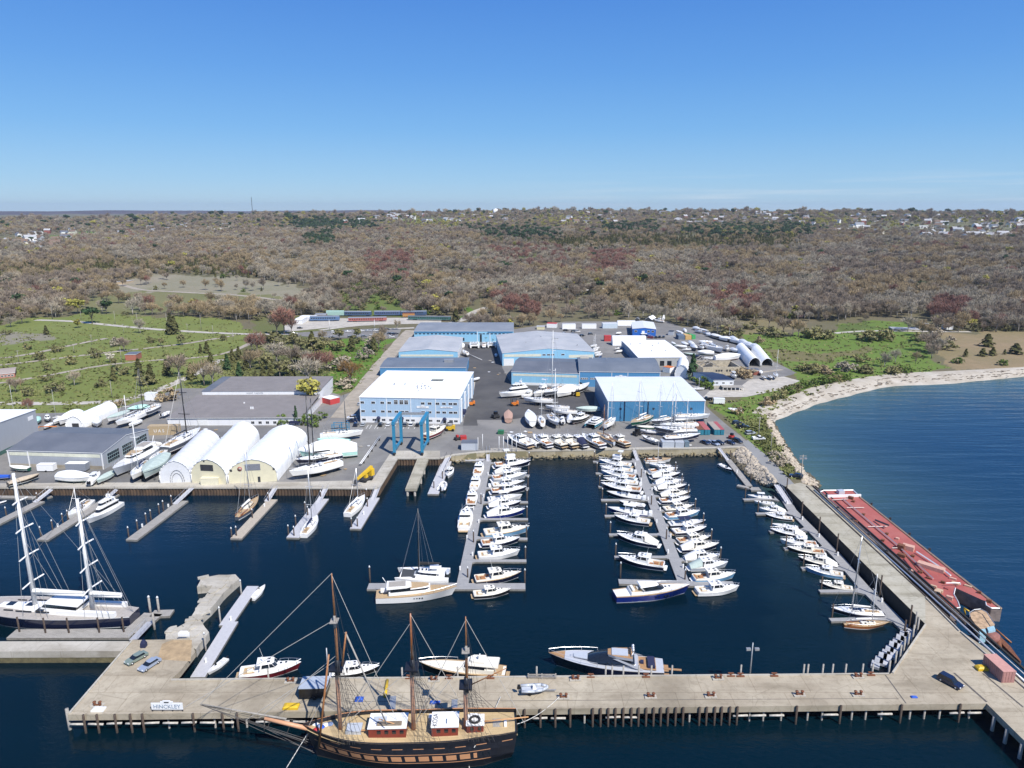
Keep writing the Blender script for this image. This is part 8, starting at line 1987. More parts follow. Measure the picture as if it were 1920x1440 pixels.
gh=boxthing('guard_hut','small grey hut with slate roof on the sea wall by the west dock','hut',cB,(1700,658),cB,(1822,658),4.5,3.2,GREYH,RF_SLATE,ribs=False)
boxthing('skip_bin','dark green skip on the yard behind the flagpoles','skip',n2,(105,1075),n2,(185,1080),2.2,1.6,GREENP);boxthing('pallet_stack','red pallet load beside the dark machine on the lift apron','pallet',cB,(1695,583),cB,(1740,580),2.5,1.6,REDP,ribs=False);boxthing('pallet_stack','blue steel rack of beams behind the racing yachts','rack',cB,(735,560),cB,(850,555),4,6.5,mat('rack_blue',(.03,.12,.22),.5),ribs=False)if False else None
rk=thing('steel_rack','blue open steel rack behind the racing yachts','rack',P(*cB(735,562),3));mb=MB();w_=(P(*cB(850,560),3)-P(*cB(735,562),3)).length
for x in(0,w_/2,w_):
 for y in(0,3.5):mb.bx(x-.15,x+.15,y-.15,y+.15,0,6)
for z in(2,3.6,5.8):
 for y in(0,3.5):mb.bx(0,w_,y-.12,y+.12,z-.1,z+.1)
mb.build('frame',LIFTB,rk)
sp_=thing('spare_mast','long white spare mast lying on trestles on the lift apron','mast',P(*cB(945,780),3));e_=P(*cB(1092,568),3)-P(*cB(945,780),3)
for k in(-.3,.3):mb=MB();mb.tube((k,0,1.2),(e_.x+k,e_.y,1.2),.17,.12,7);mb.build('spar',MASTW,sp_)
for k in range(5):mb=MB();f=.1+.2*k;mb.bx(e_.x*f-.7,e_.x*f+.7,e_.y*f-.1,e_.y*f+.1,0,1.05);mb.build('trestle',STEEL,sp_)
hm=MB();a_,b_=P(*n6(745,590),3),P(*n6(990,700),3);hm.tube((0,0,1.),(b_.x-a_.x,b_.y-a_.y,1.),.22,.15,7);tag(hm.build('spare_mast',MASTW,None,tuple(a_)),'white mast laid on the dark yard between the sheds','mast')
om=thing('boom_lift','orange boom lift lying behind the tall grey shed','boom lift',P(*n7(520,680),3));mb=MB();mb.bx(-1.5,1.5,-1,1,.4,1.4);mb.build('base',REDP,om);mb=MB();mb.path([(0,0,1.4),(2,1,3.4),(9,2,3.2)],.2,5);mb.build('arm',ORANGE,om)
def machine(label,px,m1,m2,s=1.):
 t=thing('site_machine',label,'machine',P(*px,LAND),R(40),None,s);mb=MB();mb.bx(-1.2,1.2,-.8,.8,.5,1.5);mb.build('body',m1,t);mb=MB();mb.bx(-.4,.7,-.6,.6,1.5,2.5);mb.build('cab',m2,t)
 for x in(-.9,.9):
  for y in(-.8,.8):mb=MB();mb.tube((x,y-.15,.5),(x,y+.15,.5),.5,None,10);mb.build('wheel',RUBBER,t)
machine('dark hydraulic boat trailer tractor left of the pink hull',n2(70,830),STEEL,BLACKP,1.3);machine('dark machine beside the red pallet load',cB(1668,580),STEEL,REDP,.9);machine('red tractor beside the teal containers',cD(285,1050),REDP,BLACKP,1.);machine('black loader between the sea wall row and the right yard',n3(590,610),BLACKP,BLACKP,1.3)
def pole(nm,label,px,top_py,r,m,z=LAND,arms=0,lamp=0,group=None,terrain=0):
 p=TP(*px)if terrain else P(*px,z);h=zat(p.y,top_py)-p.z;t=thing(nm,label,'pole',tuple(p),0,group)
 mb=MB();mb.tube((0,0,-.3),(0,0,h),r,r*.7,7);mb.build('shaft',m,t)
 if arms:mb=MB();mb.bx(-1.3,1.3,-.08,.08,h-.6,h-.42);mb.build('crossarm',m,t)
 if lamp:
  for s in(-1,1):mb=MB();mb.box((s*.9,-.2,h-1.4),(.9,.5,.5),0);mb.build('floodlight',GALV,t)
FLG='white flagpoles on the sea wall'
for i,x in enumerate((127,192,256,320,385)):pole('flagpole',f'white flagpole on the sea wall, {ORD[i]} from the left',n2(x,1330),818,.16,WHITE,group=FLG)
pole('flagpole','white flagpole beside the small grey hut',cB(1860,655),cB(0,535)[1],.12,WHITE);pole('flagpole','white flagpole just right of the small grey hut wall',cB(1826,665),cB(0,560)[1],.12,WHITE)
pole('light_pole','tall pier light pole with paired floodlights',cI(1785,740),cI(0,500)[1],.16,GALV,PIER,0,1);pole('light_pole','floodlight pole with crossarm at the seaward end of the causeway',cH(725,275),cH(0,90)[1],.2,PILEG,LAND,1,1);pole('light_pole','slim grey pole on the pier behind the foremast',o2(605,540),1200+120/8.,.18,GALV,PIER)
pole('utility_pole','utility pole on the grassy verge beside the white pickup',cD(488,1035),cD(0,885)[1],.2,PILEG,LAND,1);pole('utility_pole','slim utility pole on the lower grassy verge',cD(580,1140),cD(0,1010)[1],.16,PILEG)
pole('utility_pole','weathered pole beside the trailer on the dirt lane',cB(690,260),cB(0,165)[1],.25,PILEG)
UG='utility poles across the meadow'
for i,(x,y,ty)in enumerate(((297,718,647),(458,718,668),(650,745,668),(697,795,742),(780,795,675),(942,770,682),(1055,778,740),(1133,778,690),(1200,815,750),(1331,740,695),(1402,740,678),(1312,830,778),(518,860,802),(418,908,855),(685,958,872),(107,958,890),(632,1160,1060),(145,695,640),(1493,655,628),(1466,605,575),(1430,632,600))):pole('utility_pole',f'utility pole on the left meadow, {ORD[i]} of the scattered line' if i<26 else '',cK(x,y),cK(0,ty)[1],.17,PILEG,3,i%3==0,0,UG,1)
for i,(x,y,ty)in enumerate(((625,385,235),(1300,360,235))):pole('utility_pole',('left' if i==0 else 'right')+' tall pale pole beside the car park road',n4(x,y),n4(0,ty)[1],.2,MASTW,3)
mb=MB();tag(mb.path([(0,0,0),(0,0,95)],1.2,4).build('radio_mast',STEEL,None,tuple(TP(474,404)+Vector((0,0,-10)))),'thin dark radio mast rising above the left skyline','mast')
t_=TP(929,402);wt=thing('water_tower','white water tower standing on the distant skyline','water tower',(t_.x,t_.y,t_.z-4),0,None,t_.length/3000.);mb=MB();mb.tube((0,0,0),(0,0,24),9.5,None,20);mb.build('tank',WHITE,wt);mb=MB();mb.tube((0,0,24),(0,0,27),9.5,2,20);mb.build('roof',WHITE,wt)
sg=thing('pier_sign','white arched HINCKLEY sign on posts at the pier edge','sign',P(*cE(1258,1335),4));wS=(P(*cE(1375,1335),4)-P(*cE(1140,1335),4)).length
mb=MB();mb.bx(-wS/2,wS/2,-.08,.08,.45,1.9);mb.bx(-wS*.2,wS*.2,-.08,.08,1.9,2.25);mb.bx(-wS*.12,wS*.12,-.08,.08,2.25,2.45);b_=mb.build('panel',WHITE,sg)
q=bpy.data.objects.new('lettering',text_mesh('HINCKLEY',1.2,'lettering',mat('sign_letters',(.22,.28,.36),.6)));C.objects.link(q);q.parent=b_;q.location=(0,-.11,1.12);q.rotation_euler=(math.pi/2,0,0);q.scale=(.95,1,1)
mb=MB();mb.box((0,-.11,2.1),(.9,.04,.22));mb.build('logo',STEEL,b_)
for x in(-.48,-.16,.16,.48):mb=MB();mb.bx(x*wS-.1,x*wS+.1,-.06,.06,0,.45);mb.build('post',STEEL,sg)
@cached
def bitts():
 p=MB();p.bx(-1.2,1.2,-.6,.6,0,.2);r=[('base',p.mesh('base',[CONC2]),[])]
 for x in(-.55,.55):b=MB();b.tube((x,0,.2),(x,0,.9),.26,.22,8);b.tube((x,0,.9),(x,0,1.05),.36,.3,8);r.append(('post',b.mesh('post',[RUST]),[]))
 c=MB();c.bx(-.5,.5,-.14,.14,.2,.42);r.append(('crossbar',c.mesh('crossbar',[RUST]),[]));return r
BG='rusty double bollards on the pier';nb=0
for f,pts in((cI,((475,778),(1545,772),(385,915),(1040,910),(1490,905))),(cJ,((675,760),(235,895),(675,895))),(cE,((732,1295),)),(cF,((260,795),(1335,785)))):
 for x,y in pts:px=f(x,y);put(bitts(),'mooring_bollard',('rusty double bollard on the %s edge of the pier, %s'%('inner' if px[1]<1290 else 'outer','left third' if px[0]<760 else 'middle third' if px[0]<1340 else 'right third')),'bollard',P(*px,4.01),0,BG)
for f,pts in((cI,((590,755),(1005,755),(1640,748),(1712,750))),(cJ,((45,748),(770,742))),(cF,((1448,765),(1760,765),(1150,765)))):
 for x,y in pts:mb=MB();mb.bx(-.8,.8,-.4,.4,0,.25);mb.bx(-.15,.15,-.15,.15,.25,.6);mb.bx(-.6,.6,-.12,.12,.55,.75);px=f(x,y);tag(mb.build('mooring_cleat',RUST,None,tuple(P(*px,4.01))),'low rusty cleat on a pale pad along the inner pier edge','cleat','low cleats along the inner pier edge')
t=put(dinghy('grey'),'dinghy','grey inflatable boat on a road trailer in the middle of the pier','dinghy',P(*cI(165,862),4.6),R(4),None,1.2)
t2=thing('boat_trailer','galvanised trailer under the grey inflatable on the pier','trailer',P(*cI(165,872),4));mb=MB();mb.bx(-3,4.5,-.1,.1,.5,.62);mb.bx(-1,-.8,-1.1,1.1,.45,.6);mb.build('frame',GALV,t2)
for y in(-1.1,1.1):mb=MB();mb.tube((-.9,y-.1,.35),(-.9,y+.1,.35),.35,None,10);mb.build('wheel',RUBBER,t2)
for x,l in((978,'yellow beam lying on the pier behind the ship between fore and main mast'),):mb=MB();e=P(*cF(985,790),4)-P(*cF(968,915),4);mb.tube((0,0,.3),(e.x,e.y,.3),.32,None,6);tag(mb.build('steel_beam',YELLOW,None,tuple(P(*cF(968,915),4))),l,'beam')
for nm,px,s,m,l in(('yellow_skid',cF(265,985),(3.,1.6,.7),YELLOW,'yellow skid frame on the pier left of the dark trailer'),('yellow_skid',cJ(1600,700),(2.2,1.4,.9),YELLOW,'yellow machine skid beside the faded red container'),('blue_tarpaulin',o2(1070,900),(1.6,1.2,.6),TARP_B,'crumpled blue tarpaulin on the pier near the foremast shrouds'),('blue_tarpaulin',o3(605,465),(2.,.8,.4),TARP_B,'pale blue sheet on the pier near the mizzen shadow'),('blue_tarpaulin',cJ(1095,910),(1.2,.6,.3),TARP_B,'small blue bundle at the front edge of the pier'),('panel_board',cE(1380,770),(2.6,.3,1.3),WHITE,'white board leaning on the rubble of the ruined pier'),('portable_toilet',cE(1080,850),(1.1,1.1,1.6),NAVYC,'small black cabinet behind the cars on the pier'),('pale_slab',cE(740,1325),(2.4,1.3,.5),WHITE,'white slab near the outer left corner of the pier')):
 mb=MB();mb.bx(-s[0]/2,s[0]/2,-s[1]/2,s[1]/2,0,s[2]*.6);mb.frus((-s[0]/2,s[0]/2,s[1]/2,s[1]/2,s[2]*.6+.01),(-s[0]*.3,s[0]*.35,s[1]*.3,s[1]*.3,s[2]));tag(mb.build(nm,m,None,tuple(P(*px,4.02))),l,nm.replace('_',' '))
for i,(x,y)in enumerate(((1490,985),(1030,990))):t=thing('brow_gangway',('aft' if i==0 else 'forward')+' grey boarding gangway from the pier to the tall ship','gangway',P(*cF(x,925 if i==0 else 900),4));e=S@Vector((X(480+x/4.),SB/2-.3,5.3))-t.location;mb=MB();n_=Vector((.6,0,0));mb.add([n_,-n_,e-n_,e+n_]+[v+Vector((0,0,-.15))for v in(n_,-n_,e-n_,e+n_)],[(0,1,2,3),(4,7,6,5),(0,4,5,1),(1,5,6,2),(2,6,7,3),(3,7,4,0)]);mb.build('ramp',GALV,t)
def coach(fa,a,b,h,m,rm,label,nm='railway_coach',win=True):
 p,q=P(*fa(*a),3),P(*fa(*b),3);d=q-p;L=d.length;t=thing(nm,label,'railway car',tuple(p),math.atan2(d.y,d.x));mb=MB();mb.bx(0,L,0,3,1,h);mb.build('body',m,t)
 mb=MB();mb.loft([[(0,y,z),(L,y,z)]for y,z in((-.1,h),(.5,h+.5),(1.5,h+.7),(2.5,h+.5),(3.1,h))],0);mb.build('roof',rm,t)
 if win:mb=MB();[mb.bx(1+2*k,2.3+2*k,-.06,.05,h*.58,h*.80)for k in range(int(L/2)-1)];mb.build('window',GLASS,t)
 for f in(.12,.8):mb=MB();mb.bx(L*f,L*f+3,.3,2.7,.2,1.);mb.build('bogie',STEEL,t)
DB,RR=mat('coach_blue',(.05,.09,.17),.5,var=.1),mat('coach_grey_roof',(.20,.23,.28),.6)
coach(n4,(575,185),(842,185),4.6,mat('mint_wagon',(.32,.48,.42),.7),mat('mint_wagon',(.32,.48,.42),.7),'mint green freight wagon at the left of the back siding','freight_wagon',False);coach(n4,(848,185),(1250,185),4.2,DB,RR,'dark blue coach right of the mint wagon on the back siding');coach(n4,(1295,182),(1690,180),4.2,mat('coach_bright_blue',(.07,.11,.22),.5),RR,'brighter blue coach in the middle of the back siding');coach(n4,(1695,182),(2080,178),4.2,DB,RR,'dark blue coach at the right end of the back siding');coach(n4,(330,262),(770,258),4.2,mat('coach_mid_blue',(.09,.16,.29),.5),RR,'mid blue coach on the front siding');coach(n4,(905,272),(1480,262),3.6,mat('coach_faded_red',(.36,.12,.10),.7),RR,'faded red coach on the front siding');coach(n4,(1720,205),(1900,203),3.6,mat('loco_orange',(.38,.19,.06),.6),RUST,'orange locomotive before the back siding','locomotive',False);coach(n6,(-120,85),(520,95),3.6,mat('coach_green',(.04,.13,.12),.6),RF_SLATE,'dark green coach beyond the far blue shed')
rl=thing('timber_barrier','weathered timber barrier along the inner pier edge beside the sport yacht','barrier',tuple(P(*cI(122,770),4)));e=P(*cI(328,770),4)-P(*cI(122,770),4)
for k in range(3):mb=MB();mb.bx(e.x*k/2-.12,e.x*k/2+.12,-.12,.12,0,1.2);mb.build('post',PILEG,rl)
for z in(.5,1.1):mb=MB();mb.bx(0,e.x,-.18,-.12,z-.12,z+.12);mb.build('rail',PILEG,rl)
PAL='pallets lying on the yard'
for i,(f,x,y)in enumerate(((n6,1110,690),(n6,1150,715),(n6,1230,900),(n6,1255,880),(n6,1095,860),(n6,880,800),(n6,1340,880),(n2,520,1035),(n2,590,1050),(n2,240,1040),(n2,310,1045),(cB,830,800),(cB,945,630),(cB,1005,625),(cB,660,845),(cB,705,825),(n3,1390,760),(n8,1640,690),(n8,1510,700),(cA,1540,500))):
 mb=MB();w=RNG.uniform(.9,2.2)
 for k in range(5):mb.bx(-w/2,w/2,-w/2+k*w/4.6,-w/2+k*w/4.6+w*.14,.12,.2)
 for k in(-.42,0,.38):mb.bx(k*w,k*w+.1,-w/2,w/2,0,.121)
 o=mb.build('pallet',(PILEG,WHITE,TEAKP)[i%3],None,tuple(P(*f(x,y),LAND+.06)));o.rotation_euler.z=RNG.uniform(0,3);tag(o,('grey','white','tan')[i%3]+' pallet lying on the yard paving','pallet',PAL)
CN='orange traffic cones in the left yard'
for x,y in((1610,745),(1810,745),(1395,690),(1345,695)):mb=MB();mb.bx(-.3,.3,-.3,.3,0,.06);mb.tube((0,0,.06),(0,0,1.),.24,.05,8);tag(mb.build('traffic_cone',ORANGE,None,tuple(P(*n8(x,y),LAND+.04))),'orange traffic cone on the dark paving before the white works','cone',CN)
# === TREES
def leaf_mat(name,col,var=.25,rough=.9):
 m,g=newmat(name,rough,.15)
 oi=g.n('ShaderNodeObjectInfo');nz=g.noise(g.coord(),.9,3,.6)
 r=g.ramp(oi.outputs['Random'],[(0,tuple(c*(1-var)for c in col)),(.5,col),(1,(min(1,col[0]*(1+var)),min(1,col[1]*(1+var*.8)),col[2]*(1+var*.5)))])
 c=g.mix(g.ramp(nz,[(.35,.0),(.65,.4)]),r,tuple(x*.7 for x in col))
 g.l(c,g.b.inputs['Base Color']);return m
BARK=mat('grey_bark',(.22,.19,.16),.95,var=.3,scale=2)
BARKP=mat('pale_bark',(.36,.33,.29),.95,var=.2,scale=2)
LM=dict(mauve=leaf_mat('bare_twigs_mauve',(.285,.232,.178)),grey=leaf_mat('bare_twigs_grey',(.375,.33,.255)),tan=leaf_mat('bare_twigs_tan',(.35,.275,.168)),red=leaf_mat('budding_red_maple',(.26,.14,.11)),bud=leaf_mat('budding_yellow_green',(.36,.34,.085)),olive=leaf_mat('olive_foliage',(.215,.205,.095)),cedar=leaf_mat('cedar_foliage',(.105,.105,.042)),pine=leaf_mat('pine_foliage',(.045,.085,.036)),green=leaf_mat('fresh_green_foliage',(.12,.175,.042)),orange=leaf_mat('orange_buds',(.25,.15,.055)),white=leaf_mat('white_blossom',(.55,.53,.45)))
def quads(cent,nrm,size,asp,rng):
 n=len(cent);r=rng.normal(size=(n,3));u=np.cross(nrm,r);u/=np.linalg.norm(u,axis=1)[:,None]+1e-9;v=np.cross(nrm,u)
 s=(size*rng.uniform(.6,1.4,n))[:,None];u=u*s;v=v*s*asp
 return np.stack([cent-u-v*.6,cent+u*.7-v,cent+u+v*.7,cent-u*.5+v],1).reshape(-1,3)
def crown_mesh(kind,seed,n,m):
 rng=np.random.default_rng(seed);H_=10.
 def unit(k):a=rng.normal(size=(k,3));return a/np.linalg.norm(a,axis=1)[:,None]
 if kind=='bare':
  nb=16;bc=unit(nb)*np.array([3.1,3.1,2.2])*rng.uniform(.5,1.,(nb,1))+[0,0,6.6];i=rng.integers(0,nb,n)
  c=bc[i]+unit(n)*rng.uniform(.2,1.55,(n,1));c[:,2]=np.clip(c[:,2],2.4,10.4)
  up=c-[0,0,2.5];up/=np.linalg.norm(up,axis=1)[:,None];side=np.cross(up,rng.normal(size=(n,3)));side/=np.linalg.norm(side,axis=1)[:,None]
  ln=rng.uniform(.5,1.25,(n,1));w=rng.uniform(.04,.13,(n,1));up=up+rng.normal(size=(n,3))*.4
  vs=np.stack([c-side*w,c+side*w,c+up*ln+side*w*.4,c+up*ln-side*w*.4],1).reshape(-1,3)
 elif kind=='conic':
  t=rng.uniform(0,1,n)**.75;a=rng.uniform(0,6.283,n);rr=(1-t)**.8*2.5*(.75+.3*np.sin(a*3+t*14+seed))*rng.uniform(.65,1.05,n)
  c=np.stack([rr*np.cos(a),rr*np.sin(a),.4+t*9.6],1);nr=np.stack([np.cos(a),np.sin(a),np.full(n,.6)],1)+rng.normal(size=(n,3))*.5
  vs=quads(c,nr,.42,.7,rng)
 else:
  fl,z0,rad=dict(round=(.8,6.2,3.3),shrub=(.62,3.4,4.6),pine=(.55,6.8,3.0))[kind];nb=22
  bc=unit(nb)*np.array([rad,rad,rad*fl])*rng.uniform(.35,1,(nb,1))+[0,0,z0]
  if kind=='shrub':bc[:,2]=np.abs(bc[:,2]-1.2)+.8
  i=rng.integers(0,nb,n);d=unit(n);c=bc[i]+d*rng.uniform(.6,1.25,(n,1))*np.array([1,1,.75]);c[:,2]=np.maximum(c[:,2],.15)
  vs=quads(c,d+rng.normal(size=(n,3))*.5,.36 if kind!='pine' else.42,.75,rng)
 k=len(vs)//4;me=bpy.data.meshes.new('crown');me.vertices.add(len(vs));me.vertices.foreach_set('co',vs.astype(np.float32).ravel())
 me.loops.add(k*4);me.loops.foreach_set('vertex_index',np.arange(k*4,dtype=np.int32));me.polygons.add(k);me.polygons.foreach_set('loop_start',(np.arange(k)*4).astype(np.int32));me.update(calc_edges=True)
 me.materials.append(m);return me
def trunk_mb(kind,seed,pale=False):
 rng=np.random.default_rng(seed+50);mb=MB()
 if kind in('shrub',):
  for _ in range(5):a=rng.uniform(0,6.28);mb.tube((.4*math.cos(a),.4*math.sin(a),-.3),(2.2*math.cos(a),2.2*math.sin(a),3.4),.14,.05,4)
  return mb
 top=4.2 if kind in('bare','round')else 8.5
 mb.tube((0,0,-.6),(.1,.1,top),.26,.15 if top<5 else.05,6)
 if kind in('bare','round','pine'):
  for q in range(9):
   a=2.4*q+rng.uniform(-.3,.3);zz=rng.uniform(2.4,4.2);e=Vector((2.6*math.cos(a)*rng.uniform(.6,1.1),2.6*math.sin(a)*rng.uniform(.6,1.1),rng.uniform(6.2,9.2)))
   mb.tube((.1,.1,zz),e*.55+Vector((0,0,zz*.45)),.14,.09,4);mb.tube(e*.55+Vector((0,0,zz*.45)),e,.09,.03,4)
   for _ in range(2):d=Vector(rng.normal(size=3))*.9+Vector((0,0,.9));mb.tube(e*.75+Vector((0,0,zz*.25)),e*.9+d,.05,.02,3)
 return mb
SP=dict(mauve=('bare','mauve'),grey=('bare','grey'),tan=('bare','tan'),red=('bare','red'),bud=('round','bud'),olive=('shrub','olive'),cedar=('conic','cedar'),pine=('pine','pine'),green=('shrub','green'),spruce=('conic','pine'),willow=('round','olive'),orange=('bare','orange'),brush=('shrub','tan'),blossom=('round','white'),greybush=('shrub','grey'))
NLEAF=dict(bare=900,conic=420,round=560,shrub=460,pine=480)
_tm={}
def tree_meshes(kind,v):
 k=(kind,v)
 if k not in _tm:
  sh,lm=SP[kind]
  _tm[k]=(trunk_mb(sh,v).mesh('trunk',[BARKP if kind=='grey' else BARK]),crown_mesh(sh,v*7+len(kind),NLEAF[sh],LM[lm]))
 return _tm[k]
TL=dict(mauve='bare tree with a mauve-brown twiggy crown',grey='bare pale grey tree with spreading twigs',tan='bare tree with a tan-brown twiggy crown',red='maple with dark red budding crown',bud='tree with yellow-green budding crown',olive='rounded olive-grey shrub',cedar='dark olive cedar with pointed crown',pine='dark green pine with ragged crown',green='low fresh green bush',spruce='dark green conical spruce',willow='olive-green round-headed tree',orange='small tree with orange-brown buds',brush='dry tan-brown bush',blossom='small tree in white blossom',greybush='wide grey leafless bush')
TNAME=dict(olive='shrub',green='shrub',brush='shrub',greybush='shrub',cedar='cedar_tree',pine='pine_tree',spruce='spruce_tree')
ntree=0
def plant(kind,p,h,where,wide=1.):
 if kind=='cedar':wide*=1.25;h*=.9
 global ntree;ntree+=1
 t_,c_=tree_meshes(kind,ntree%3);s=h/(10. if SP[kind][0]!='shrub' else 6.2);nm=TNAME.get(kind,'tree' if kind in('bud','willow','blossom','orange')else 'bare_tree')
 t=thing(nm,f'{TL[kind]} {where}','shrub' if nm=='shrub' else 'tree',tuple(p),RNG.uniform(0,6.28),f'{TL[kind]} {where}',(s*wide,s*wide,s))
 for nm2,me in(('trunk',t_),('crown',c_)):o=bpy.data.objects.new(nm2,me);C.objects.link(o);o.parent=t
def grove(fn,where,rows,k=1.):
 for x,y,h,kind,*w in rows:plant(kind,TP(*fn(x,y))-Vector((0,0,.1)),h*k,where,w[0]if w else 1.)
grove(cK,'on the left meadow',[(520,742,17,'pine',1.2),(965,802,18,'cedar',1.1),(985,800,16,'cedar'),(262,803,8,'cedar',1.3),(1165,907,9,'cedar',1.2),(1130,907,7,'cedar'),(620,962,7,'blossom',1.2),(650,985,7,'willow'),(690,1030,7,'olive'),(785,1040,12,'cedar',1.1),(850,1080,12,'cedar',1.2),(820,1088,7,'olive'),(640,1062,9,'cedar'),(420,1090,9,'grey'),(320,1125,6,'olive',1.3),(400,972,6,'olive'),(270,1003,5,'olive'),(262,1062,5,'olive'),(225,945,6,'olive',1.2),(700,897,10,'mauve',1.3),(1020,862,9,'willow'),(905,868,7,'willow'),(540,935,7,'olive'),(440,685,17,'bud',1.2),(440,765,9,'bud',1.2),(1095,675,15,'bud'),(155,888,5,'olive'),(90,1130,9,'mauve',1.2),(160,1150,5,'olive'),(940,1035,11,'cedar',1.1),(1010,1045,15,'mauve',1.2),(1078,1055,11,'cedar',1.2),(560,1100,5,'olive'),(125,740,11,'mauve',1.6),(60,760,9,'grey',1.5),(790,795,12,'grey'),(650,870,7,'greybush'),(320,900,5,'olive',1.4),(40,805,5,'olive'),(1260,835,5,'olive'),(850,850,5,'olive')])
grove(cK,'in the thicket behind the long works',[(1150,1090,15,'tan',1.2),(1200,1090,14,'grey',1.1),(1190,1000,12,'cedar',1.1),(1280,1003,10,'spruce',1.2),(1350,1068,11,'spruce',1.2),(1310,960,10,'cedar'),(1345,945,10,'cedar'),(1450,915,16,'red',1.1),(1420,900,13,'red'),(1600,800,22,'red',1.1),(1560,800,17,'mauve',1.2),(1640,805,16,'red'),(1560,965,14,'grey',1.6),(1640,975,13,'mauve',1.5),(1725,1085,16,'grey',1.5),(1645,1078,11,'cedar',1.4),(1480,1055,10,'cedar'),(1440,1075,8,'cedar'),(1525,1052,9,'cedar',1.2),(1575,1045,11,'willow',1.2),(1610,1030,11,'willow',1.2),(1785,1035,15,'red',1.3),(1840,1000,12,'red',1.2),(1410,1000,13,'tan',1.2),(1500,1000,11,'willow',1.3),(1690,890,10,'willow',1.4),(1750,880,11,'cedar',1.3),(1800,880,9,'olive'),(1590,890,9,'willow'),(1540,850,9,'olive',1.3),(1480,860,9,'willow'),(1670,960,10,'willow',1.4),(1720,970,10,'grey',1.3),(1660,850,9,'olive',1.2),(1460,970,10,'tan',1.2),(1385,1000,9,'cedar')])
grove(n4,'on the small green field by the dirt lane',[(960,712,12,'cedar',1.3),(1030,525,10,'willow'),(1290,715,11,'cedar',1.2),(1365,690,13,'tan',1.2),(1150,825,8,'greybush',1.2),(800,712,9,'willow'),(720,695,8,'olive'),(935,1230,15,'orange',1.1),(870,1262,6,'greybush',1.4),(770,545,9,'willow',1.3),(520,575,9,'tan'),(370,640,12,'cedar',1.3),(420,700,10,'olive'),(1640,390,9,'grey'),(1420,560,12,'mauve'),(790,990,9,'greybush',1.3),(860,960,8,'olive'),(1240,650,8,'greybush'),(1020,600,7,'olive')])
grove(ident,'beside the yard buildings',[(583,760,17,'bud',1.15),(572,798,5,'green'),(556,797,9,'spruce',.7),(531,797,5,'green'),(318,751,7,'brush',1.3),(55,777,8,'red',.8),(226,762,4,'brush'),(1298,712,15,'spruce',1.1),(1313,722,6,'green'),(1327,729,4.5,'green',1.4),(855,604,13,'cedar',1.3),(595,786,4,'green',1.5),(1395,708,6,'brush',1.5),(1408,706,5,'greybush'),(1385,703,6,'brush'),(920,640,7,'green'),(590,800,4,'green')])
grove(cM,'on the right meadow',[(1060,835,11,'olive',1.6),(1110,835,11,'olive',1.5),(1150,825,9,'olive'),(650,815,16,'tan',1.2),(620,800,14,'orange'),(750,825,11,'olive',1.6),(700,820,10,'olive'),(810,825,9,'olive',1.3),(520,815,9,'olive',1.8),(470,800,8,'olive',1.4),(260,815,11,'olive',1.4),(310,820,9,'olive'),(370,770,8,'olive',1.4),(1400,938,13,'mauve',1.3),(1430,910,14,'grey',1.3),(1370,870,13,'mauve',1.3),(1330,840,9,'olive',1.3),(1265,785,15,'grey',1.5),(1135,985,11,'grey',1.2),(1195,962,11,'grey'),(1310,960,9,'tan'),(1000,957,7,'olive',1.3),(912,1012,8,'greybush',1.2),(1020,1020,6,'olive',1.6),(1480,885,9,'olive',1.4),(1500,850,7,'greybush'),(1420,810,9,'greybush'),(425,850,7,'brush',.9),(760,720,18,'grey',1.1),(800,722,17,'grey'),(912,722,19,'grey',1.3),(1800,975,5,'green',1.3),(1550,965,5,'green',1.4),(1190,1022,6,'olive',1.5),(1250,1015,5,'green',1.6),(700,1010,6,'olive',1.6),(780,1010,6,'brush',1.6)],.84)
grove(cM,'among the tan reeds',[(1712,868,10,'cedar',2.1),(1870,912,8,'cedar',2.6),(1685,925,6,'cedar',2.2),(1742,920,6,'cedar',2.0),(1590,928,6,'cedar',1.3),(1810,915,4,'cedar',1.4),(1780,760,12,'mauve',1.5),(1890,780,11,'red',1.4)])
grove(cD,'along the top of the bay beach',[(870,655,6,'green',1.3),(830,670,5,'green',1.3),(960,645,6,'green',1.5),(1010,635,6,'green',1.4),(1060,622,6,'olive',1.4),(760,700,6,'olive',1.4),(720,715,5,'green',1.3),(650,750,6,'olive',1.5),(600,775,5,'olive',1.3),(540,800,6,'brush',1.3),(1125,612,6,'green',1.5),(1000,570,5,'brush',1.6),(880,565,7,'olive',1.5),(1140,545,7,'greybush',1.3),(930,545,6,'olive',1.7),(800,545,5,'olive',1.4),(1300,560,6,'olive',1.6),(1500,560,6,'olive',1.5),(1580,560,6,'green',1.4),(640,1240,5,'greybush',1.2),(600,1190,4,'greybush'),(660,1260,4,'greybush'),(330,870,5,'brush'),(1090,590,5,'green',1.3),(700,690,4,'olive',1.3)],.78)
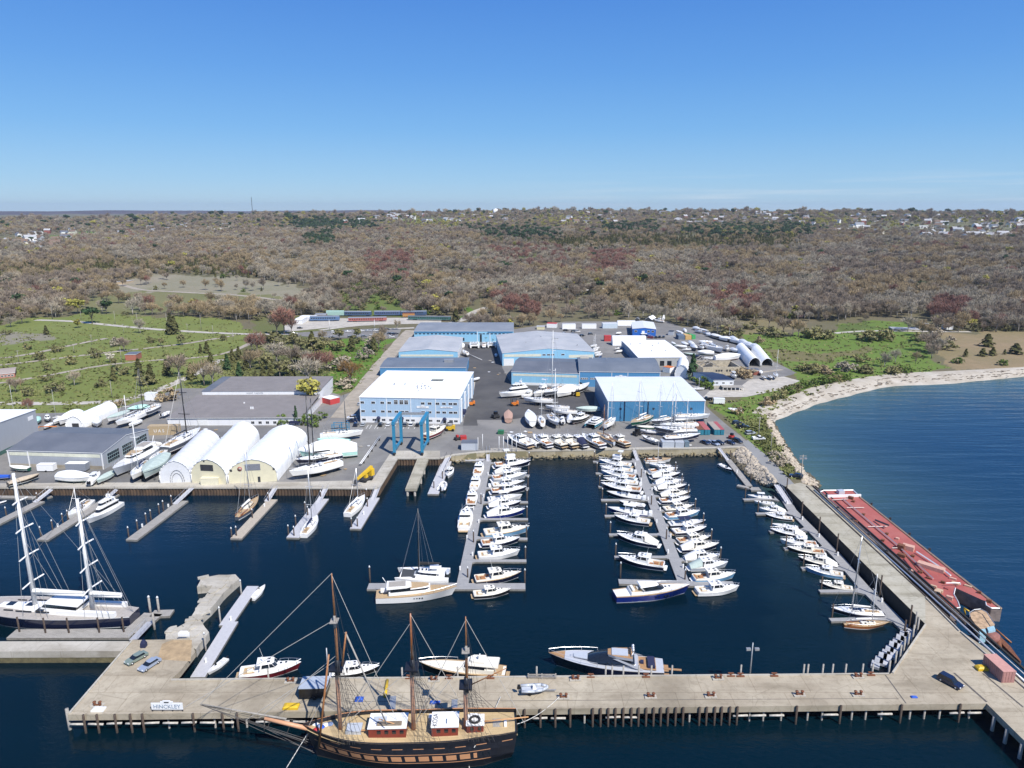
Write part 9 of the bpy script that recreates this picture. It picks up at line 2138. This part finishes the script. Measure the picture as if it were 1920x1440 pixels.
# --- the woods
NOTREE=[ZONES[0][0],ZONES[3][0],ZONES[4][0],ZONES[6][0],yard_px,[(540,592),(870,592),(900,560),(930,565),(880,615),(780,640),(540,640)]]
SPARSE=[(ZONES[9][0],.05),(ZONES[10][0],.18),(ZONES[12][0],.35),(ZONES[14][0],.55),(ZONES[15][0],.1),(ZONES[16][0],.15),(ZONES[17][0],.35),([(0,600),(560,600),(620,640),(640,720),(0,800)],.0),([(1340,605),(1740,592),(1760,625),(1400,640)],.12),([(880,592),(1240,572),(1300,600),(900,615)],.35),([(-50,440),(150,432),(150,470),(-50,470)],.3)]
KIND=[([(-60,505),(0,500),(250,492),(475,483),(478,521),(300,512),(0,533)],dict(cedar=.55,tan=.25,olive=.2)),([(850,452),(1000,446),(1100,444),(1300,440),(1500,445),(1500,468),(1300,472),(1060,470),(950,456)],dict(cedar=.72,olive=.14,tan=.14)),([(870,428),(1050,432),(1048,452),(920,452)],dict(pine=.55,green=.15,mauve=.3)),([(528,417),(696,413),(700,432),(560,434)],dict(pine=.9,bud=.1)),([(1130,424),(1230,422),(1230,438),(1130,438)],dict(pine=.6,mauve=.4)),([(1280,428),(1530,424),(1530,444),(1280,446)],dict(pine=.55,tan=.3,bud=.15)),([(572,446),(622,440),(625,462),(575,464)],dict(pine=.9,tan=.1)),([(920,572),(1010,572),(1010,602),(920,602)],dict(red=.75,grey=.25)),([(1330,548),(1426,546),(1426,582),(1330,584)],dict(red=.5,grey=.4,bud=.1)),([(1745,578),(1815,578),(1815,605),(1745,605)],dict(red=.75,mauve=.25)),([(690,485),(760,480),(780,525),(700,530)],dict(red=.5,mauve=.5)),([(1110,480),(1180,480),(1180,520),(1110,520)],dict(red=.6,mauve=.4)),([(920,470),(1060,468),(1060,500),(920,505)],dict(red=.28,mauve=.5,grey=.22)),([(480,482),(640,480),(660,525),(480,530)],dict(tan=.45,grey=.55)),([(640,535),(800,535),(800,600),(640,600)],dict(olive=.45,mauve=.35,green=.2)),([(760,415),(920,412),(930,425),(780,432)],dict(bud=.4,olive=.3,mauve=.3)),([(1000,412),(1130,410),(1130,428),(1000,428)],dict(bud=.6,mauve=.4)),([(1530,412),(1600,410),(1640,428),(1530,430)],dict(bud=.55,mauve=.45)),([(1770,412),(1920,412),(1920,428),(1770,428)],dict(bud=.55,mauve=.45))]
DEF=dict(mauve=.34,grey=.27,tan=.19,red=.03,cedar=.03,olive=.09,bud=.04,pine=.015,green=.03)
FARD=dict(mauve=.42,grey=.16,tan=.13,pine=.07,bud=.13,olive=.09)
def woods():
 rng=np.random.default_rng(11);pts=[]
 d=560.
 while d<3800:
  sp=6.6+(d-560)/3240.*9.5;n=int(1.55*d/sp);a=(np.arange(n)+rng.uniform(-.45,.45,n))/n*1.55-.775;dd=d+rng.uniform(-.5,.5,n)*sp
  pts.append(np.stack([dd*np.sin(a),dd*np.cos(a)],1));d+=sp*(1 if d<2200 else 1.15)
 p=np.concatenate(pts);X,Y=p[:,0],p[:,1];Z=terrain_h(X,Y)-.15;px,py=proj(X,Y,Z)
 patch=np.sin(X/61.+1.3*np.sin(Y/83.))*np.sin(Y/71.+np.sin(X/97.))+.5*np.sin(X/23.)*np.sin(Y/29.)
 keep=(np.abs(px-960)<1180)&(rng.random(len(X))<np.where(patch<-.72,.14,.93))
 jx,jy=rng.normal(size=len(X))*8,rng.normal(size=len(X))*3
 for z in NOTREE:keep&=~pt_in(z,px,py)
 for z,f in SPARSE:m=pt_in(z,px+jx*.5,py+jy*.5);keep&=~m|(rng.random(len(X))<f)
 town=(py<428)&(px>620)&(px<2100);keep&=~town|(rng.random(len(X))<.62)
 tw2=pt_in([(1540,418),(2000,418),(2000,456),(1700,452),(1560,440)],px,py);keep&=~tw2|(rng.random(len(X))<.5)
 for poly in([(1030,556),(1060,546),(1113,536),(1200,536),(1290,546),(1290,552),(1200,546),(1113,546),(1060,558)],[(860,606),(893,574),(930,566),(930,578),(890,592),(880,606)]):keep&=~pt_in(poly,px,py)
 X,Y,Z,px,py,jx,jy=[q[keep]for q in(X,Y,Z,px,py,jx,jy)];n=len(X);patch=patch[keep]
 names=list(SP);kind=np.zeros(n,int)
 def draw(mask,dist):
  ks=list(dist);pr=np.array([dist[k]for k in ks]);kind[mask]=np.array([names.index(k)for k in ks])[rng.choice(len(ks),mask.sum(),p=pr/pr.sum())]
 draw(np.ones(n,bool),DEF);draw(py<432,FARD)
 for s,k in((1,'grey'),(2,'tan'),(3,'mauve')):
  f=np.sin(X/58.*(1+.13*s)+s*2+np.sin(Y/90.))*np.sin(Y/66.+s+np.sin(X/120.));m=(f>.25)&(rng.random(n)<.72)&(py>432);kind[m]=names.index(k)
 for poly,dist in KIND:draw(pt_in(poly,px+jx,py+jy),dist)
 base=np.array([dict(cedar=7.5,olive=5.5,pine=13,bud=11,red=11.5,green=4.5).get(k,11)for k in names]);h=base[kind]*rng.uniform(.6,1.4,n)*(1+.18*np.clip((np.hypot(X,Y)-1200)/2000,0,1))
 h=np.where((np.hypot(X,Y)>2600)&(rng.random(n)<.04),h*1.7,h)
 h=np.where((py<470)&(kind==names.index('cedar')),h*1.25,h)
 return X,Y,Z,px,py,kind,h,names
WX,WY,WZ,Wpx,Wpy,WK,WH_,WN=woods()
vis=(Wpx>-5)&(Wpx<1925);order=np.argsort(np.where(vis,WY/WH_*10,1e9));near=order[:max(0,296-ntree)]
for i in near:plant(WN[WK[i]],(WX[i],WY[i],WZ[i]),WH_[i],'at the near edge of the woods',RNG.uniform(.9,1.25))
rest=np.ones(len(WX),bool);rest[near]=False
def forest(name,label,kinds,cat):
 sel=rest&np.isin(WK,[WN.index(k)for k in kinds])
 if not sel.any():return
 protos=[];pk={}
 for k in kinds:
  for v in range(3):
   t_,c_=tree_meshes(k,v);bm=bmesh.new();bm.from_mesh(t_);nt=len(bm.faces);bm.from_mesh(c_);bm.faces.ensure_lookup_table()
   for f in bm.faces[nt:]:f.material_index=1
   me=bpy.data.meshes.new('tree_form');bm.to_mesh(me);bm.free();me.materials.append(t_.materials[0]);me.materials.append(c_.materials[0]);pk[(k,v)]=len(protos);protos.append(bpy.data.objects.new('tree_form',me))
 idx=np.where(sel)[0];rng=np.random.default_rng(3)
 me=bpy.data.meshes.new(name);me.vertices.add(len(idx));me.vertices.foreach_set('co',np.stack([WX[idx],WY[idx],WZ[idx]],1).astype(np.float32).ravel())
 which=np.array([pk[(WN[WK[i]],int(v))]for i,v in zip(idx,rng.integers(0,3,len(idx)))],np.int32)
 a=me.attributes.new('form','INT','POINT');a.data.foreach_set('value',which)
 hs=WH_[idx]/np.array([6.2 if SP[WN[k]][0]=='shrub' else 10. for k in WK[idx]]);w=rng.uniform(.9,1.3,len(idx))
 a=me.attributes.new('size','FLOAT_VECTOR','POINT');a.data.foreach_set('vector',np.stack([hs*w,hs*w,hs],1).astype(np.float32).ravel())
 a=me.attributes.new('turn','FLOAT_VECTOR','POINT');a.data.foreach_set('vector',np.stack([rng.normal(size=len(idx))*.06,rng.normal(size=len(idx))*.06,rng.uniform(0,6.28,len(idx))],1).astype(np.float32).ravel())
 o=bpy.data.objects.new(name,me);C.objects.link(o);tag(o,label,cat,None,'stuff')
 ng=bpy.data.node_groups.new(name,'GeometryNodeTree');ng.interface.new_socket('Geometry',in_out='INPUT',socket_type='NodeSocketGeometry');ng.interface.new_socket('Geometry',in_out='OUTPUT',socket_type='NodeSocketGeometry')
 N=ng.nodes;gi,go=N.new('NodeGroupInput'),N.new('NodeGroupOutput');iop=N.new('GeometryNodeInstanceOnPoints');g2=N.new('GeometryNodeGeometryToInstance')
 for pr in reversed(protos):
  oi=N.new('GeometryNodeObjectInfo');oi.inputs['Object'].default_value=pr;ng.links.new(oi.outputs['Geometry'],g2 .inputs[0])
 def attr(nm,ty):q=N.new('GeometryNodeInputNamedAttribute');q.data_type=ty;q.inputs['Name'].default_value=nm;return q.outputs['Attribute']
 e2r=N.new('FunctionNodeEulerToRotation');ng.links.new(attr('turn','FLOAT_VECTOR'),e2r.inputs[0])
 m2p=N.new('GeometryNodeMeshToPoints');ng.links.new(gi.outputs[0],m2p.inputs[0]);ng.links.new(m2p.outputs[0],iop.inputs['Points']);ng.links.new(g2 .outputs[0],iop.inputs['Instance']);iop.inputs['Pick Instance'].default_value=True
 ng.links.new(attr('form','INT'),iop.inputs['Instance Index']);ng.links.new(e2r.outputs[0],iop.inputs['Rotation']);ng.links.new(attr('size','FLOAT_VECTOR'),iop.inputs['Scale']);ng.links.new(iop.outputs[0],go.inputs[0])
 md=o.modifiers.new('scatter','NODES');md.node_group=ng
forest('bare_woodland','far-off bare grey, mauve and reddish woodland covering the slopes to the horizon',['mauve','grey','tan','red'],'woodland')
forest('evergreen_woodland','far-off dark cedar and pine stands between the bare woods',['cedar','pine'],'woodland')
forest('spring_green_woodland','far-off yellow-green budding trees and olive scrub scattered through the woods',['bud','olive','green'],'woodland')
def tufts():
 rng=np.random.default_rng(5);V=[]
 polys=[(ZONES[0][0],2600),(ZONES[3][0],300),(ZONES[4][0],1000),(ZONES[1][0],900),([(1372,790),(1430,785),(1470,860),(1500,900),(1480,895),(1410,820)],500)]
 for poly,n in polys:
  a=np.array(poly,float);x=rng.uniform(max(a[:,0].min(),-20),min(a[:,0].max(),1940),n*3);y=rng.uniform(a[:,1].min(),a[:,1].max(),n*3);m=pt_in(poly,x,y)
  for px,py in list(zip(x[m],y[m]))[:n]:
   if pt_in(yard_px,np.array([px]),np.array([py]))[0]:continue
   p=P(px,py,2.9)if py>600 else TP(px,py);c=np.array(p)+rng.normal(size=(4,3))*[.8,.8,0]+[0,0,.25];V.append(quads(c,rng.normal(size=(4,3))+[0,-.3,.8],.55,.55,rng))
 vs=np.concatenate(V);k=len(vs)//4;me=bpy.data.meshes.new('rough_grass');me.vertices.add(len(vs));me.vertices.foreach_set('co',vs.astype(np.float32).ravel());me.loops.add(k*4);me.loops.foreach_set('vertex_index',np.arange(k*4,dtype=np.int32));me.polygons.add(k);me.polygons.foreach_set('loop_start',(np.arange(k)*4).astype(np.int32));me.update(calc_edges=True)
 me.materials.append(mat('rough_grass_blades',(.15,.16,.06),.95,var=.5,scale=.06,spec=.1));o=bpy.data.objects.new('rough_grass',me);C.objects.link(o);tag(o,'coarse olive grass tussocks over the meadows and verges','grass',None,'stuff')
tufts()
# --- the far town
def houses():
 rng=np.random.default_rng(21);out=[];roofs=[RF_GREY,RF_SLATE,mat('brown_shingle',(.17,.12,.09),.9,var=.15),RF_MID];walls=[WHITE,mat('cream_clapboard',(.58,.55,.46),.7),mat('grey_clapboard',(.36,.37,.38),.7),WHITE,mat('red_clapboard',(.26,.09,.07),.7)]
 ms=[]
 for v in range(7):
  mb=MB();L,W,h,r=rng.uniform(9,15),rng.uniform(7,9),rng.uniform(4.5,6.5),rng.uniform(2.4,3.6)
  mb.add([(-L/2,-W/2,-2),(L/2,-W/2,-2),(L/2,W/2,-2),(-L/2,W/2,-2),(-L/2,-W/2,h),(L/2,-W/2,h),(L/2,W/2,h),(-L/2,W/2,h),(-L/2,0,h+r),(L/2,0,h+r)],[(0,1,5,4),(2,3,7,6),(1,2,6,9,5),(3,0,4,8,7)])
  o=.4;mb.add([(-L/2-o,-W/2-o,h-.25),(L/2+o,-W/2-o,h-.25),(L/2+o,0,h+r+.1),(-L/2-o,0,h+r+.1),(L/2+o,W/2+o,h-.25),(-L/2-o,W/2+o,h-.25)],[(0,1,2,3),(3,2,4,5)],1)
  mb.bx(L*.2,L*.2+.9,-.4,.4,h+r-.8,h+r+1.,2)
  for k in range(4):mb.bx(-L/2+1+k*L/4.3,-L/2+2+k*L/4.3,-W/2-.04,-W/2+.1,1.2 if k!=2 else 0,2.6,3)
  ms.append(mb.mesh('house',[walls[v%5],roofs[v%4],RUST,WIN]))
 Z_=[([(640,402),(1290,400),(1290,422),(640,420)],90,'in the town below the central skyline'),([(1290,400),(1920,400),(1920,418),(1290,424)],92,'in the town below the right skyline'),([(1680,420),(1920,420),(1920,452),(1700,448)],44,'in the white estate at the far right'),([(1490,422),(1660,426),(1650,440),(1500,436)],12,'beside the road at the right of the woods'),([(-5,446),(110,440),(110,466),(-5,466)],16,'in the cluster at the far left'),([(190,428),(430,424),(430,442),(190,442)],16,'along the left-hand woods'),([(60,436),(160,432),(160,450),(60,452)],8,'above the far left cluster')]
 for poly,n,where in Z_:
  a=np.array(poly,float);k=0
  while k<n:
   x,y=rng.uniform(a[:,0].min(),a[:,0].max()),rng.uniform(a[:,1].min(),a[:,1].max())
   if not pt_in(poly,np.array([x]),np.array([y]))[0]:continue
   p=TP(x,y);v=int(rng.integers(0,7));o=bpy.data.objects.new('house',ms[v]);C.objects.link(o);o.location=p;o.rotation_euler=(0,0,rng.uniform(-.9,.9));s=rng.uniform(1.1,1.7);o.scale=(s,s,s)
   tag(o,f'small {"white,cream,grey,white,red,white,cream".split(",")[v]} gabled house {where}','house',f'houses {where}');k+=1
 for x,y,w,lb in((770,404,60,'long white low building below the central skyline'),(650,405,26,'white hall at the left end of the town'),(1295,424,34,'white building with red roof at the edge of the dark pines'),(1375,421,20,'white building right of the red-roofed one in the distance'),(250,417,14,'white block in the left distance'),(1865,401,50,'long pale greenhouse roof on the right skyline'),(1738,428,30,'long white commercial roof in the far right estate'),(1350,404,18,'white roofed hall below the right skyline')):
  p=TP(x,y);s=p.length/FPX;mb=MB();mb.bx(-w*s/2,w*s/2,0,14,-3,6);mb.bx(-w*s/2-.5,w*s/2+.5,-.5,14.5,6,6.8,1)
  for k in range(int(w*s/8)):mb.bx(-w*s/2+2+k*8,-w*s/2+6+k*8,-.06,.1,2,4,2)
  tag(mb.build('town_hall' if 'hall' in lb else 'town_building',[WHITE,REDT if 'red roof' in lb else RF_WHITE,WIN],None,tuple(p)),lb,'building')
houses()
# --- the air
def haze():
 mb=MB();mb.bx(-9500,9500,-400,14000,-7,190);m=bpy.data.materials.new('haze');m.use_nodes=True;nt=m.node_tree;nt.nodes.clear();o_=nt.nodes.new('ShaderNodeOutputMaterial');v=nt.nodes.new('ShaderNodeVolumePrincipled')
 v.inputs['Color'].default_value=(.70,.80,.95,1);v.inputs['Density'].default_value=4.5e-5;v.inputs['Anisotropy'].default_value=.2;nt.links.new(v.outputs[0],o_.inputs['Volume']);m.cycles.homogeneous_volume=True if hasattr(m.cycles,'homogeneous_volume')else None
 o=mb.build('haze',m);o['kind']='stuff'
haze()
